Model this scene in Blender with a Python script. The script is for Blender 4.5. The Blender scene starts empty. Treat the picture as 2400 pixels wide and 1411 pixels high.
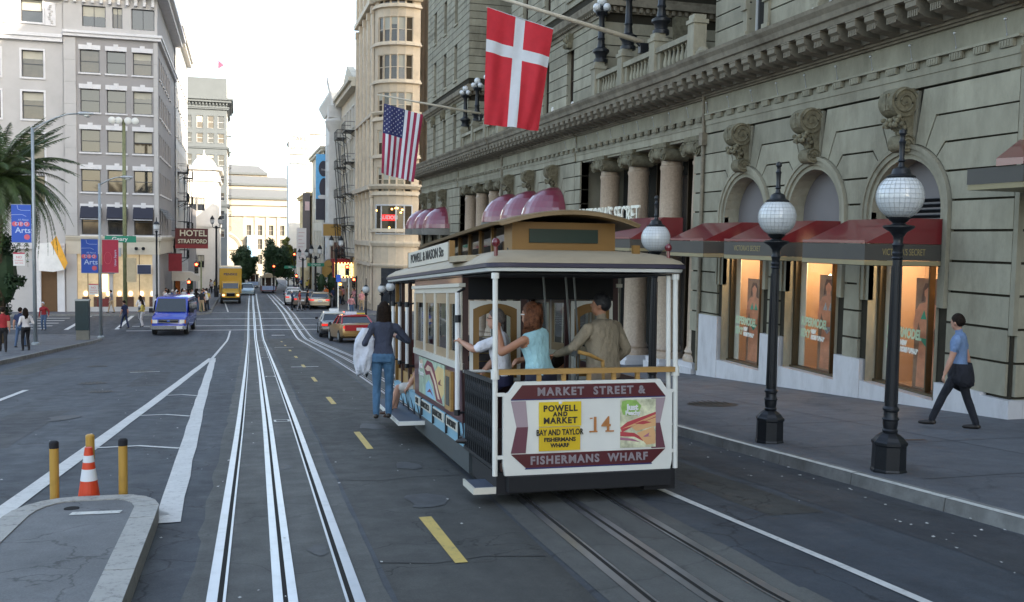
import bpy, bmesh, math, random
import numpy as np
from mathutils import Vector, Matrix, Euler
random.seed(11)
S = bpy.context.scene
COL = S.collection
R = math.radians
pi = math.pi

# ------------------------------------------------------------ camera
cam_d = bpy.data.cameras.new('camera'); cam = bpy.data.objects.new('camera', cam_d); COL.objects.link(cam)
YAW, PITCH, ROLL = R(15.909), R(-3.720), R(1.0)
_f = Vector((math.sin(YAW)*math.cos(PITCH), math.cos(YAW)*math.cos(PITCH), math.sin(PITCH)))
_r = Vector((math.cos(YAW), -math.sin(YAW), 0)); _u = _r.cross(_f)
_r2 = _r*math.cos(ROLL)+_u*math.sin(ROLL); _u2 = -_r*math.sin(ROLL)+_u*math.cos(ROLL)
M = Matrix((_r2, _u2, -_f)).transposed().to_4x4(); M.translation = Vector((0, 0, 2.05))
cam.matrix_world = M
cam_d.sensor_width = 36; cam_d.lens = 33.75; cam_d.clip_start = .1; cam_d.clip_end = 5000
S.camera = cam
# ------------------------------------------------------------ light
SUN_DIR = Vector((-.47, .79, -.42)).normalized()          # the way the light travels
world = bpy.data.worlds.new('World'); S.world = world; world.use_nodes = True
nt = world.node_tree; bg = nt.nodes['Background']
sky = nt.nodes.new('ShaderNodeTexSky'); sky.sky_type = 'NISHITA'; sky.sun_disc = False
sky.sun_elevation = math.asin(-SUN_DIR.z); sky.sun_rotation = math.atan2(-SUN_DIR.x, -SUN_DIR.y)
sky.dust_density = 2.2; sky.air_density = 1.0; sky.ozone_density = 1.0
hs = nt.nodes.new('ShaderNodeHueSaturation'); hs.inputs['Saturation'].default_value = .80; tn = nt.nodes.new('ShaderNodeMixRGB'); tn.blend_type = 'MULTIPLY'; tn.inputs[0].default_value = 1; tn.inputs[2].default_value = (1.0, 1.0, .96, 1)   # pale hazy afternoon sky
nt.links.new(sky.outputs[0], hs.inputs['Color']); nt.links.new(hs.outputs[0], tn.inputs[1]); nt.links.new(tn.outputs[0], bg.inputs[0]); bg.inputs[1].default_value = .15
sun_d = bpy.data.lights.new('sun', 'SUN'); sun_d.energy = 2.6; sun_d.angle = R(.5); sun_d.color = (1, .86, .68)
sun = bpy.data.objects.new('sun', sun_d); COL.objects.link(sun); sun.rotation_euler = SUN_DIR.to_track_quat('-Z', 'Y').to_euler()
sun.location = (30, -50, 60)
S.view_settings.view_transform = 'Standard'; S.view_settings.look = 'None'; S.view_settings.gamma = 1
S.view_settings.use_curve_mapping = False; S.view_settings.exposure = 1.92

# ------------------------------------------------------------ terrain height (street runs downhill, levels at the crossing)
def gz(Y):
    s = -.0755
    if Y < 63: return s*Y
    if Y < 69:
        t = (Y-63)/6; return s*63 + 6*(s*t + (-.01-s)*t*t/2)
    z = s*63+6*(s-.01)/2
    if Y < 86: return z-.01*(Y-69)
    z -= .17
    if Y < 92:
        t = (Y-86)/6; return z+6*(-.01*t-.02*t*t/2)
    z += 6*(-.01-.01)
    if Y < 330: return z-.03*(Y-92)
    return z-.03*238

# ------------------------------------------------------------ materials
MATS = {}
def mat(name, rgb, rough=.7, metal=0., var=.12, vs=1.5, bump=0., bs=25., spec=.5, emit=None, es=0., grime=0., gs=.6, stretch=None, coat=0., orand=0., bd=.02):
    if name in MATS: return MATS[name]
    m = bpy.data.materials.new(name); m.use_nodes = True; n = m.node_tree.nodes; l = m.node_tree.links
    b = n['Principled BSDF']; b.inputs['Roughness'].default_value = rough; b.inputs['Metallic'].default_value = metal
    b.inputs['Specular IOR Level'].default_value = spec
    if coat: b.inputs['Coat Weight'].default_value = coat; b.inputs['Coat Roughness'].default_value = .05
    c = (*rgb, 1)
    tc = n.new('ShaderNodeTexCoord'); src = tc.outputs['Object']
    if stretch:
        mp = n.new('ShaderNodeMapping'); mp.inputs['Scale'].default_value = stretch; l.new(src, mp.inputs[0]); src = mp.outputs[0]
    last = None
    if var or grime:
        rgbn = n.new('ShaderNodeRGB'); rgbn.outputs[0].default_value = c; last = rgbn.outputs[0]
        if var:
            nz = n.new('ShaderNodeTexNoise'); nz.inputs['Scale'].default_value = vs; nz.inputs['Detail'].default_value = 6; nz.inputs['Roughness'].default_value = .65
            l.new(src, nz.inputs['Vector'])
            mr = n.new('ShaderNodeMapRange'); mr.inputs[1].default_value = .3; mr.inputs[2].default_value = .7
            mr.inputs[3].default_value = 1-var; mr.inputs[4].default_value = 1+var; l.new(nz.outputs[0], mr.inputs[0])
            mx = n.new('ShaderNodeVectorMath'); mx.operation = 'SCALE'; l.new(last, mx.inputs[0]); l.new(mr.outputs[0], mx.inputs['Scale']); last = mx.outputs[0]
        if grime:
            n2 = n.new('ShaderNodeTexNoise'); n2.inputs['Scale'].default_value = gs; n2.inputs['Detail'].default_value = 8; n2.inputs['Roughness'].default_value = .7
            l.new(src, n2.inputs['Vector'])
            m2 = n.new('ShaderNodeMapRange'); m2.inputs[1].default_value = .48; m2.inputs[2].default_value = .72; m2.inputs[3].default_value = 0; m2.inputs[4].default_value = grime
            l.new(n2.outputs[0], m2.inputs[0])
            mm = n.new('ShaderNodeMix'); mm.data_type = 'RGBA'; l.new(m2.outputs[0], mm.inputs[0]); l.new(last, mm.inputs[6])
            mm.inputs[7].default_value = (rgb[0]*.35+.01, rgb[1]*.32+.008, rgb[2]*.3+.006, 1); last = mm.outputs[2]
        if orand:
            oi = n.new('ShaderNodeObjectInfo'); r1 = n.new('ShaderNodeMapRange'); r1.inputs[3].default_value = 1-orand; r1.inputs[4].default_value = 1+orand*.7; l.new(oi.outputs['Random'], r1.inputs[0])
            sv = n.new('ShaderNodeVectorMath'); sv.operation = 'SCALE'; l.new(last, sv.inputs[0]); l.new(r1.outputs[0], sv.inputs['Scale']); last = sv.outputs[0]
        l.new(last, b.inputs['Base Color'])
    else: b.inputs['Base Color'].default_value = c
    if bump:
        nb = n.new('ShaderNodeTexNoise'); nb.inputs['Scale'].default_value = bs; nb.inputs['Detail'].default_value = 5; l.new(src, nb.inputs['Vector'])
        bp = n.new('ShaderNodeBump'); bp.inputs['Strength'].default_value = bump; bp.inputs['Distance'].default_value = bd; l.new(nb.outputs[0], bp.inputs['Height']); l.new(bp.outputs[0], b.inputs['Normal'])
    if emit: b.inputs['Emission Color'].default_value = (*emit, 1); b.inputs['Emission Strength'].default_value = es
    MATS[name] = m; return m

def glass_mat(name, tint=(.9, .95, .95), f0=.08, rough=.02, ior=1.5):
    if name in MATS: return MATS[name]
    m = bpy.data.materials.new(name); m.use_nodes = True; n = m.node_tree.nodes; l = m.node_tree.links
    n.remove(n['Principled BSDF']); out = n['Material Output']
    t = n.new('ShaderNodeBsdfTransparent'); t.inputs[0].default_value = (*tint, 1)
    g = n.new('ShaderNodeBsdfGlossy'); g.inputs['Roughness'].default_value = rough
    fr = n.new('ShaderNodeFresnel'); ge = n.new('ShaderNodeNewGeometry'); mi = n.new('ShaderNodeMapRange'); mi.inputs[3].default_value = ior; mi.inputs[4].default_value = 1/ior
    l.new(ge.outputs['Backfacing'], mi.inputs[0]); l.new(mi.outputs[0], fr.inputs[0])
    mx = n.new('ShaderNodeMixShader'); l.new(fr.outputs[0], mx.inputs[0]); l.new(t.outputs[0], mx.inputs[1]); l.new(g.outputs[0], mx.inputs[2])
    l.new(mx.outputs[0], out.inputs[0]); MATS[name] = m; return m

def asphalt(name, c1, c2, patch=.5, ps=.25, crack=.6, streak=True, crs=.35):
    m = bpy.data.materials.new(name); m.use_nodes = True; n = m.node_tree.nodes; l = m.node_tree.links; b = n['Principled BSDF']
    tc = n.new('ShaderNodeTexCoord')
    def noise(scale, det=6, rg=.6, sc=None):
        v = tc.outputs['Object']
        if sc: mp = n.new('ShaderNodeMapping'); mp.inputs['Scale'].default_value = sc; l.new(v, mp.inputs[0]); v = mp.outputs[0]
        q = n.new('ShaderNodeTexNoise'); q.inputs['Scale'].default_value = scale; q.inputs['Detail'].default_value = det; q.inputs['Roughness'].default_value = rg; l.new(v, q.inputs['Vector']); return q.outputs[0]
    def rng(v, a, bb, c, d): q = n.new('ShaderNodeMapRange'); q.inputs[1].default_value = a; q.inputs[2].default_value = bb; q.inputs[3].default_value = c; q.inputs[4].default_value = d; l.new(v, q.inputs[0]); return q.outputs[0]
    def mul(a, bb): q = n.new('ShaderNodeMath'); q.operation = 'MULTIPLY'; l.new(a, q.inputs[0]); l.new(bb, q.inputs[1]); return q.outputs[0]
    mx = n.new('ShaderNodeMix'); mx.data_type = 'RGBA'; mx.inputs[6].default_value = (*c1, 1); mx.inputs[7].default_value = (*c2, 1)
    l.new(rng(noise(ps), .35, .65, 0, 1), mx.inputs[0])
    f = rng(noise(60, 3, .8), .25, .75, .72, 1.28)
    if streak: f = mul(f, rng(noise(1.0, 5, .6, (1.6, .09, 1)), .35, .65, .78, 1.16))
    f = mul(f, rng(noise(2.2, 8, .75), .35, .72, 1.12, .82))
    f = mul(f, rng(noise(.55, 6, .7, (1.3, .3, 1)), .54, .70, 1.06, .66)); f = mul(f, rng(noise(9, 5, .7), .62, .74, 1, .7))
    vo = n.new('ShaderNodeTexVoronoi'); vo.feature = 'DISTANCE_TO_EDGE'; vo.inputs['Scale'].default_value = crs
    dn = n.new('ShaderNodeTexNoise'); dn.inputs['Scale'].default_value = 1.3; dn.inputs['Detail'].default_value = 5; l.new(tc.outputs['Object'], dn.inputs['Vector'])
    va = n.new('ShaderNodeMixRGB'); va.blend_type = 'ADD'; va.inputs[0].default_value = .9; l.new(tc.outputs['Object'], va.inputs[1]); l.new(dn.outputs[1], va.inputs[2])
    l.new(va.outputs[0], vo.inputs['Vector'])
    f = mul(f, rng(vo.outputs[0], .0, .006, 1-crack, 1))
    sc = n.new('ShaderNodeVectorMath'); sc.operation = 'SCALE'; l.new(mx.outputs[2], sc.inputs[0]); l.new(f, sc.inputs['Scale']); l.new(sc.outputs[0], b.inputs['Base Color'])
    l.new(rng(noise(3, 4), .3, .7, .62, .85), b.inputs['Roughness'])
    b.inputs['Specular IOR Level'].default_value = .4
    bp = n.new('ShaderNodeBump'); bp.inputs['Strength'].default_value = .35; bp.inputs['Distance'].default_value = .01; l.new(noise(90, 3, .8), bp.inputs['Height']); l.new(bp.outputs[0], b.inputs['Normal'])
    MATS[name] = m; return m

M_ROAD = asphalt('asphalt', (.047, .055, .067), (.066, .074, .085))
M_TRK = asphalt('track_concrete', (.105, .107, .10), (.08, .082, .08), crack=.35, streak=True)
M_OLD = asphalt('old_asphalt', (.046, .047, .045), (.064, .064, .06), crack=.7, crs=.6)
M_WALK = asphalt('sidewalk_concrete', (.115, .122, .134), (.098, .104, .116), crack=.25, streak=False, crs=.2)
M_ISL = asphalt('island_concrete', (.16, .168, .175), (.115, .12, .125), crack=.5, streak=False, crs=.5)
M_KERB = mat('kerb_stone', (.2, .2, .19), .85, var=.3, vs=2.5, grime=.7, gs=1.2, bump=.3)
def paint_mat(name, rgb, wear=.45):
    m = mat(name, rgb, .6, var=.1, vs=3)
    n = m.node_tree.nodes; l = m.node_tree.links; b = n['Principled BSDF']; src = b.inputs['Base Color'].links[0].from_socket
    tc = n.new('ShaderNodeTexCoord'); z = n.new('ShaderNodeTexNoise'); z.inputs['Scale'].default_value = 14; z.inputs['Detail'].default_value = 10; z.inputs['Roughness'].default_value = .8; l.new(tc.outputs['Object'], z.inputs['Vector'])
    q = n.new('ShaderNodeMapRange'); q.inputs[1].default_value = .52; q.inputs[2].default_value = .66; q.inputs[3].default_value = 0; q.inputs[4].default_value = wear; l.new(z.outputs[0], q.inputs[0])
    mm = n.new('ShaderNodeMix'); mm.data_type = 'RGBA'; l.new(q.outputs[0], mm.inputs[0]); l.new(src, mm.inputs[6]); mm.inputs[7].default_value = (.09, .09, .09, 1); l.new(mm.outputs[2], b.inputs['Base Color']); return m
M_WPAINT = paint_mat('white_road_paint', (.62, .62, .6))
M_WTHIN = paint_mat('thin_white_paint', (.62, .62, .58), .8)
M_YPAINT = paint_mat('yellow_road_paint', (.55, .4, .1), .7)
M_STEEL = mat('rail_steel', (.46, .48, .52), .36, .92, var=.2, vs=3, grime=.25, gs=3, spec=.6)
M_SLOT = mat('slot_dark', (.006, .006, .006), 1, var=0)
M_RUST = mat('rail_rusty', (.1, .085, .075), .55, .5, var=.25)
M_STONE = mat('hotel_sandstone', (.325, .302, .228), .85, var=.2, vs=1.3, bump=.5, bs=18, grime=.6, gs=.9, spec=.22, orand=.13, stretch=(1, 1, .45))
M_STONE2 = mat('hotel_joint_stone', (.045, .04, .03), .95, var=.2, vs=2, spec=.1)
M_STONED = mat('hotel_carved_stone', (.19, .17, .115), .9, var=.4, vs=5, bump=.8, bs=14, grime=.6, gs=3, spec=.2)
M_CORN = mat('hotel_cornice_stone', (.235, .205, .155), .9, var=.25, vs=2, bump=.3, grime=.8, gs=1.1, spec=.2)
M_COLUMN = mat('polished_granite_column', (.40, .30, .215), .32, var=.2, vs=14, spec=.5)
M_MARBLE = mat('white_marble', (.62, .61, .62), .3, var=.08, vs=2.2, grime=.35, gs=2.6, stretch=(1, 1, .35))
M_BRONZE = mat('bronze_frame', (.07, .05, .03), .4, .6, var=.2)
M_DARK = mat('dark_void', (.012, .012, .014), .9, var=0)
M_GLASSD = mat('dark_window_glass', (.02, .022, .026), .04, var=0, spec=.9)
M_GLASSW = mat('warm_window_glass', (.06, .045, .03), .05, var=.3, vs=2, spec=.8)
M_SHOPGL = glass_mat('shop_glass', (.93, .95, .93))
M_CARGL = mat('car_glass', (.02, .028, .033), .04, var=0, spec=.9)
M_IRON = mat('black_cast_iron', (.016, .018, .022), .42, .3, var=.2, vs=5, spec=.5)
M_WHITE = mat('white_paint', (.72, .72, .71), .45, var=.05)
M_OFFW = mat('offwhite_trim', (.68, .68, .64), .4, var=.06)
M_RED = mat('flag_red', (.6, .028, .045), .8, var=.08, vs=3)
M_FWHITE = mat('flag_white', (.68, .72, .77), .8, var=.05, vs=3)
M_FBLUE = mat('flag_blue', (.03, .035, .13), .8, var=.08)
M_FRED2 = mat('flag_deep_red', (.33, .025, .07), .8, var=.08)
M_POLE = mat('flagpole_paint', (.62, .56, .45), .5, var=.12, vs=3)
M_SKIN = mat('skin', (.47, .25, .17), .55, var=.08, vs=8)
M_SKIN2 = mat('tanned_skin', (.36, .17, .1), .5, var=.08, vs=8)
M_BLACK = mat('black_cloth', (.012, .012, .016), .8, var=.2)
M_RUBBER = mat('rubber', (.012, .012, .012), .75, var=.1)
M_CHROME = mat('chrome', (.7, .7, .7), .15, 1, var=0)

# ------------------------------------------------------------ object helpers
WL = {}
def props(o, label=None, cat=None, group=None, kind=None):
    if label: o['label'] = label
    if cat: o['category'] = cat
    if group: o['group'] = group
    if kind: o['kind'] = kind
    return o
def thing(name, label, cat, loc=(0, 0, 0), group=None, rot=(0, 0, 0)):
    o = bpy.data.objects.new(name, None); o.empty_display_size = .3; COL.objects.link(o); o.location = loc; o.rotation_euler = rot
    WL[o.name] = Vector(loc); return props(o, label, cat, group)
def V3(p): return Vector(p)
class MB:
    def __init__(s): s.v = []; s.f = []; s.m = []
    def add(s, vs, fs, m=0):
        k = len(s.v); s.v += [tuple(v) for v in vs]; s.f += [tuple(i+k for i in f) for f in fs]; s.m += [m]*len(fs); return s
    def box(s, x0, x1, y0, y1, z0, z1, m=0):
        return s.add([(x0, y0, z0), (x1, y0, z0), (x1, y1, z0), (x0, y1, z0), (x0, y0, z1), (x1, y0, z1), (x1, y1, z1), (x0, y1, z1)],
                     [(0, 3, 2, 1), (4, 5, 6, 7), (0, 1, 5, 4), (1, 2, 6, 5), (2, 3, 7, 6), (3, 0, 4, 7)], m)
    def cbox(s, c, d, m=0, Rm=None):
        k = len(s.v); s.box(-d[0]/2, d[0]/2, -d[1]/2, d[1]/2, -d[2]/2, d[2]/2, m)
        for i in range(k, k+8):
            p = Vector(s.v[i]); p = Rm @ p if Rm else p; s.v[i] = tuple(p+Vector(c))
        return s
    def prism(s, poly, w0, w1, m=0, axis='x'):
        # poly: list of (a,b); extruded along axis from w0 to w1.  axis x: (a,b)=(y,z); y: (x,z); z: (x,y)
        f = {'x': lambda a, b, w: (w, a, b), 'y': lambda a, b, w: (a, w, b), 'z': lambda a, b, w: (a, b, w)}[axis]
        n = len(poly); vs = [f(a, b, w0) for a, b in poly]+[f(a, b, w1) for a, b in poly]
        fs = [tuple(range(n))[::-1], tuple(range(n, 2*n))]+[(i, (i+1) % n, n+(i+1) % n, n+i) for i in range(n)]
        return s.add(vs, fs, m)
    def loft(s, rings, m=0, cap=True, closed=True):
        n = len(rings[0]); vs = [p for r in rings for p in r]; fs = []
        for i in range(len(rings)-1):
            for j in range(n if closed else n-1):
                a = i*n+j; b = i*n+(j+1) % n; fs.append((a, b, b+n, a+n))
        if cap and closed: fs.append(tuple(range(n))[::-1]); fs.append(tuple(range(len(vs)-n, len(vs))))
        return s.add(vs, fs, m)
    def tube(s, pts, r, n=8, m=0, r1=None):
        pts = [Vector(p) for p in pts]; rings = []; k = len(pts)
        for i, p in enumerate(pts):
            d = (pts[min(i+1, k-1)]-pts[max(i-1, 0)]).normalized()
            a = d.cross(Vector((0, 0, 1))); a = a.normalized() if a.length > .05 else Vector((1, 0, 0)); b = a.cross(d)
            rr = r if r1 is None else r+(r1-r)*i/(k-1)
            rings.append([p+a*rr*math.cos(2*pi*j/n)+b*rr*math.sin(2*pi*j/n) for j in range(n)])
        return s.loft(rings, m)
    def lathe(s, c, prof, n=16, m=0):
        rings = [[(c[0]+r*math.cos(2*pi*j/n), c[1]+r*math.sin(2*pi*j/n), c[2]+z) for j in range(n)] for r, z in prof]
        return s.loft(rings, m)
    def ell(s, c, r, n=14, k=8, m=0, Rm=None):
        rings = []
        for i in range(1, k):
            t = pi*i/k; ring = []
            for j in range(n):
                p = Vector((r[0]*math.sin(t)*math.cos(2*pi*j/n), r[1]*math.sin(t)*math.sin(2*pi*j/n), -r[2]*math.cos(t)))
                ring.append((Rm @ p if Rm else p)+Vector(c))
            rings.append(ring)
        return s.loft(rings, m)
    def quad(s, a, b, c, d, m=0): return s.add([a, b, c, d], [(0, 1, 2, 3)], m)
    def mesh(s, name, mats, off=None, smooth=False):
        me = bpy.data.meshes.new(name)
        v = s.v if off is None else [(a-off[0], b-off[1], c-off[2]) for a, b, c in s.v]
        me.from_pydata(v, [], s.f)
        if not isinstance(mats, (list, tuple)): mats = [mats]
        for mm in mats: me.materials.append(mm)
        if len(mats) > 1: me.polygons.foreach_set('material_index', s.m)
        if smooth: me.polygons.foreach_set('use_smooth', [True]*len(me.polygons))
        me.update(); return me
    def build(s, name, mats, parent=None, smooth=False, local=False, loc=None):
        off = None
        if parent is not None and not local: off = WL.get(parent.name, Vector((0, 0, 0)))
        me = s.mesh(name, mats, off, smooth)
        if smooth == 'auto': autosmooth(me)
        o = bpy.data.objects.new(name, me); COL.objects.link(o)
        if parent is not None: o.parent = parent; WL[o.name] = WL.get(parent.name, Vector((0, 0, 0)))
        if loc: o.location = loc
        return o
def autosmooth(me, ang=40):
    bm = bmesh.new(); bm.from_mesh(me); bmesh.ops.recalc_face_normals(bm, faces=bm.faces)
    for e in bm.edges:
        if len(e.link_faces) == 2 and e.calc_face_angle(0) > R(ang): e.smooth = False
    for f in bm.faces: f.smooth = True
    bm.to_mesh(me); bm.free()
def inst(me, name, parent, loc, rot=(0, 0, 0), scale=None, world=True):
    o = bpy.data.objects.new(name, me); COL.objects.link(o)
    if parent is not None:
        o.parent = parent; off = WL.get(parent.name, Vector((0, 0, 0))) if world else Vector((0, 0, 0)); WL[o.name] = Vector(loc)
    else: off = Vector((0, 0, 0))
    o.location = Vector(loc)-off; o.rotation_euler = rot
    if scale: o.scale = scale
    return o
def dup(root, loc, rot=None, label=None):
    def cp(o, par):
        c = o.copy(); COL.objects.link(c)
        if par: c.parent = par; c.matrix_parent_inverse = o.matrix_parent_inverse
        for ch in [x for x in bpy.data.objects if x.parent == o and x != c]: cp(ch, c)
        return c
    kids = {}
    r = root.copy(); COL.objects.link(r); r.location = loc
    if rot is not None: r.rotation_euler = rot
    if label: r['label'] = label
    for ch in list(root.children):
        c = ch.copy(); COL.objects.link(c); c.parent = r
        for g in list(ch.children): d = g.copy(); COL.objects.link(d); d.parent = c
    return r
def text(name, s, size, m, parent, M4, ext=.004, align='CENTER', sx=1, space=1.0, bold=0.0):
    cu = bpy.data.curves.new(name, 'FONT'); cu.body = s; cu.size = size; cu.extrude = ext; cu.align_x = align; cu.align_y = 'CENTER'; cu.space_character = space; cu.offset = bold; cu.resolution_u = 3
    o = bpy.data.objects.new(name, cu); COL.objects.link(o)
    dg = bpy.context.evaluated_depsgraph_get(); me = bpy.data.meshes.new_from_object(o.evaluated_get(dg)); bpy.data.objects.remove(o); bpy.data.curves.remove(cu)
    me.materials.clear(); me.materials.append(m); me.transform(Matrix.Diagonal((sx, 1, 1, 1)))
    q = bpy.data.objects.new(name, me); COL.objects.link(q)
    if parent is not None: q.parent = parent
    q.matrix_local = M4; return q
def frameM(o, x, y):
    x = Vector(x).normalized(); y = Vector(y).normalized(); z = x.cross(y); m = Matrix((x, y, z)).transposed().to_4x4(); m.translation = Vector(o); return m
def wtext(name, s, size, m, parent, o, x=(1, 0, 0), y=(0, 0, 1), **k):
    off = WL.get(parent.name, Vector((0, 0, 0))) if parent is not None else Vector((0, 0, 0))
    return text(name, s, size, m, parent, frameM(Vector(o)-off, x, y), **k)
def wall_grid(mb, o, u, n, U, Vh, holes, depth=.25, m=0, mr=None):
    # wall in the plane through o, along u and up; n points outwards; holes (u0,u1,v0,v1) get reveals
    o = Vector(o); u = Vector(u); n = Vector(n); z = Vector((0, 0, 1)); mr = m if mr is None else mr
    us = sorted(set([0, U]+[h[0] for h in holes]+[h[1] for h in holes])); vs = sorted(set([0, Vh]+[h[2] for h in holes]+[h[3] for h in holes]))
    P = lambda a, b, d=0: o+u*a+z*b-n*d
    for i in range(len(us)-1):
        j = 0
        while j < len(vs)-1:
            a0, a1 = us[i], us[i+1]
            def solid(jj):
                cb = (vs[jj]+vs[jj+1])/2; ca = (a0+a1)/2
                return not any(h[0] < ca < h[1] and h[2] < cb < h[3] for h in holes)
            if solid(j):
                k = j
                while k+1 < len(vs)-1 and solid(k+1): k += 1
                mb.quad(P(a0, vs[j]), P(a1, vs[j]), P(a1, vs[k+1]), P(a0, vs[k+1]), m); j = k+1
            else: j += 1
    for a0, a1, b0, b1 in holes:
        for q in ((P(a0, b0), P(a1, b0), P(a1, b0, depth), P(a0, b0, depth)), (P(a0, b1), P(a0, b1, depth), P(a1, b1, depth), P(a1, b1)),
                  (P(a0, b0), P(a0, b0, depth), P(a0, b1, depth), P(a0, b1)), (P(a1, b0), P(a1, b1), P(a1, b1, depth), P(a1, b0, depth))): mb.quad(*q, mr)
WIN = {}
def win_meshes(w, h, fm, bar='h', ft=.07, blind=None):
    k = (round(w, 3), round(h, 3), fm.name, bar, ft)
    if k not in WIN:
        # local: x across, z up from sill, looks towards -y
        f = MB(); f.box(0, ft, -.04, .04, 0, h).box(w-ft, w, -.04, .04, 0, h).box(ft, w-ft, -.04, .04, 0, ft).box(ft, w-ft, -.04, .04, h-ft, h)
        if bar in 'hx': f.box(ft, w-ft, -.05, .03, h*.5-ft*.45, h*.5+ft*.45)
        if bar in 'vx': f.box(w*.5-ft*.4, w*.5+ft*.4, -.03, .03, ft, h-ft)
        if bar == 't': f.box(ft, w-ft, -.03, .03, h*.72, h*.72+ft*.8)
        p = MB().quad((ft, 0, ft), (w-ft, 0, ft), (w-ft, 0, h-ft), (ft, 0, h-ft))
        b = {}
        for q in (.3, .5, .75): b[q] = MB().quad((ft, -.012, h-ft-(h-2*ft)*q), (w-ft, -.012, h-ft-(h-2*ft)*q), (w-ft, -.012, h-ft), (ft, -.012, h-ft)).mesh('blind', M_BLIND)
        WIN[k] = (f.mesh('window', fm), p.mesh('pane', M_GLASSD), b)
    return WIN[k]
M_BLIND = mat('window_blind', (.42, .4, .33), .5, var=.05)
def window(parent, o, u, w, h, fm, bar='h', ft=.07, blind=None, pane=None, name='window'):
    f, p, b = win_meshes(w, h, fm, bar, ft); u = Vector(u); rz = math.atan2(u.y, u.x)
    a = inst(f, name, parent, o, (0, 0, rz)); pm = p
    if pane:
        kk = (p.name, pane.name)
        if kk not in WIN: q = p.copy(); q.materials.clear(); q.materials.append(pane); WIN[kk] = q
        pm = WIN[kk]
    c = inst(pm, 'pane', a, (0, 0, 0), world=False)
    if blind: inst(b[blind], 'blind', a, (0, 0, 0), world=False)
    return a
# ============================================================ GROUND AND STREETS
YS = [-40, -25, -12, -4] + [y for y in range(0, 63, 3)] + [63, 64, 65, 66, 67, 68, 69, 72, 76, 80, 86, 87.5, 89, 90.5, 92, 100, 115, 130, 160, 200, 250, 330, 420, 700, 1500]
def sheet(name, xl, xr, y0, y1, dz, m, skirt=0, kind='structure', jag=0, step=None, parent=None):
    ys = sorted(set([y0, y1]+[y for y in YS if y0 < y < y1]))
    if step:
        k = int((y1-y0)/step); ys = sorted(set(ys+[y0+(y1-y0)*i/k for i in range(k+1)]))
    mb = MB(); vs = []
    for y in ys:
        a = xl(y) if callable(xl) else xl; b = xr(y) if callable(xr) else xr
        if jag: a += random.uniform(-jag, jag); b += random.uniform(-jag, jag)
        vs += [(a, y, gz(y)+dz), (b, y, gz(y)+dz)]
    n = len(ys); fs = [(2*i, 2*i+1, 2*i+3, 2*i+2) for i in range(n-1)]
    if skirt:
        k = len(vs); vs += [(x, y, z-skirt) for x, y, z in vs]
        for i in range(n-1): fs += [(2*i, 2*i+2, k+2*i+2, k+2*i), (2*i+1, k+2*i+1, k+2*i+3, 2*i+3)]
        fs += [(0, k, k+1, 1), (2*n-2, 2*n-1, k+2*n-1, k+2*n-2)]
    mb.add(vs, fs); o = mb.build(name, m, parent); 
    if kind and parent is None: props(o, kind=kind)
    return o
o = sheet('ground', -400, 400, -40, 1500, 0, M_ROAD)
def curve(tab):
    def f(y):
        if y <= tab[0][0]: return tab[0][1]
        for (a, b), (c, d) in zip(tab, tab[1:]):
            if y <= c:
                t = (y-a)/(c-a); t = t*t*(3-2*t) if False else t; return b+(d-b)*t
        return tab[-1][1]
    return f
c1 = curve([(-10, .27), (6, .30), (11, .38), (17, .48), (32, .68), (62, 1.03), (79, 1.2), (104, 1.45), (150, 2.0), (330, 3.5)])
c2 = curve([(-10, 3.1), (6, 3.2), (10, 3.4), (20, 3.8), (29, 4.02), (40, 4.2), (60, 4.3), (80, 4.3), (104, 4.5), (150, 4.6), (330, 6.4)])
sheet('track_bed', lambda y: c1(y)-.68-.0012*y, lambda y: c1(y)+.72, -12, 160, .004, M_TRK, jag=.025, step=.9)
sheet('track_bed', lambda y: c2(y)-.75, lambda y: c2(y)+.75, -12, 160, .004, M_TRK, jag=.025, step=.9)
M_GUT = asphalt('gutter_asphalt', (.034, .038, .046), (.062, .064, .068), crack=.3); sheet('gutter', 5.75, 6.75, -12, 62, .003, M_GUT, jag=.03, step=1.3)
sheet('street_patch', lambda y: c1(y)+.76, lambda y: c2(y)-.8, -12, 66, .003, M_OLD, step=1.5)
def line(name, pts, w, m, dz=.009, label=None, jag=0, kind='structure'):
    # painted line or strip following the ground; pts [(x,y)...]
    out = []
    for (x0, y0), (x1, y1) in zip(pts, pts[1:]):
        L = math.hypot(x1-x0, y1-y0); k = max(1, int(L/1.2))
        for i in range(k): out.append((x0+(x1-x0)*i/k, y0+(y1-y0)*i/k))
    out.append(pts[-1]); mb = MB(); vs = []
    for i, (x, y) in enumerate(out):
        a = out[max(i-1, 0)]; b = out[min(i+1, len(out)-1)]; d = Vector((b[0]-a[0], b[1]-a[1])).normalized(); nx, ny = -d.y, d.x
        ww = (w[0]+(w[1]-w[0])*i/(len(out)-1) if isinstance(w, tuple) else w)/2
        j1 = random.uniform(-jag, jag); j2 = random.uniform(-jag, jag)
        for s, j in ((1, j1), (-1, j2)):
            px, py = x+nx*(ww*s+j), y+ny*(ww*s+j); vs.append((px, py, gz(py)+dz))
    fs = [(2*i+1, 2*i, 2*i+2, 2*i+3)[::-1] for i in range(len(out)-1)]
    mb.add(vs, fs); return props(mb.build(name, m), kind=kind)
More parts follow.
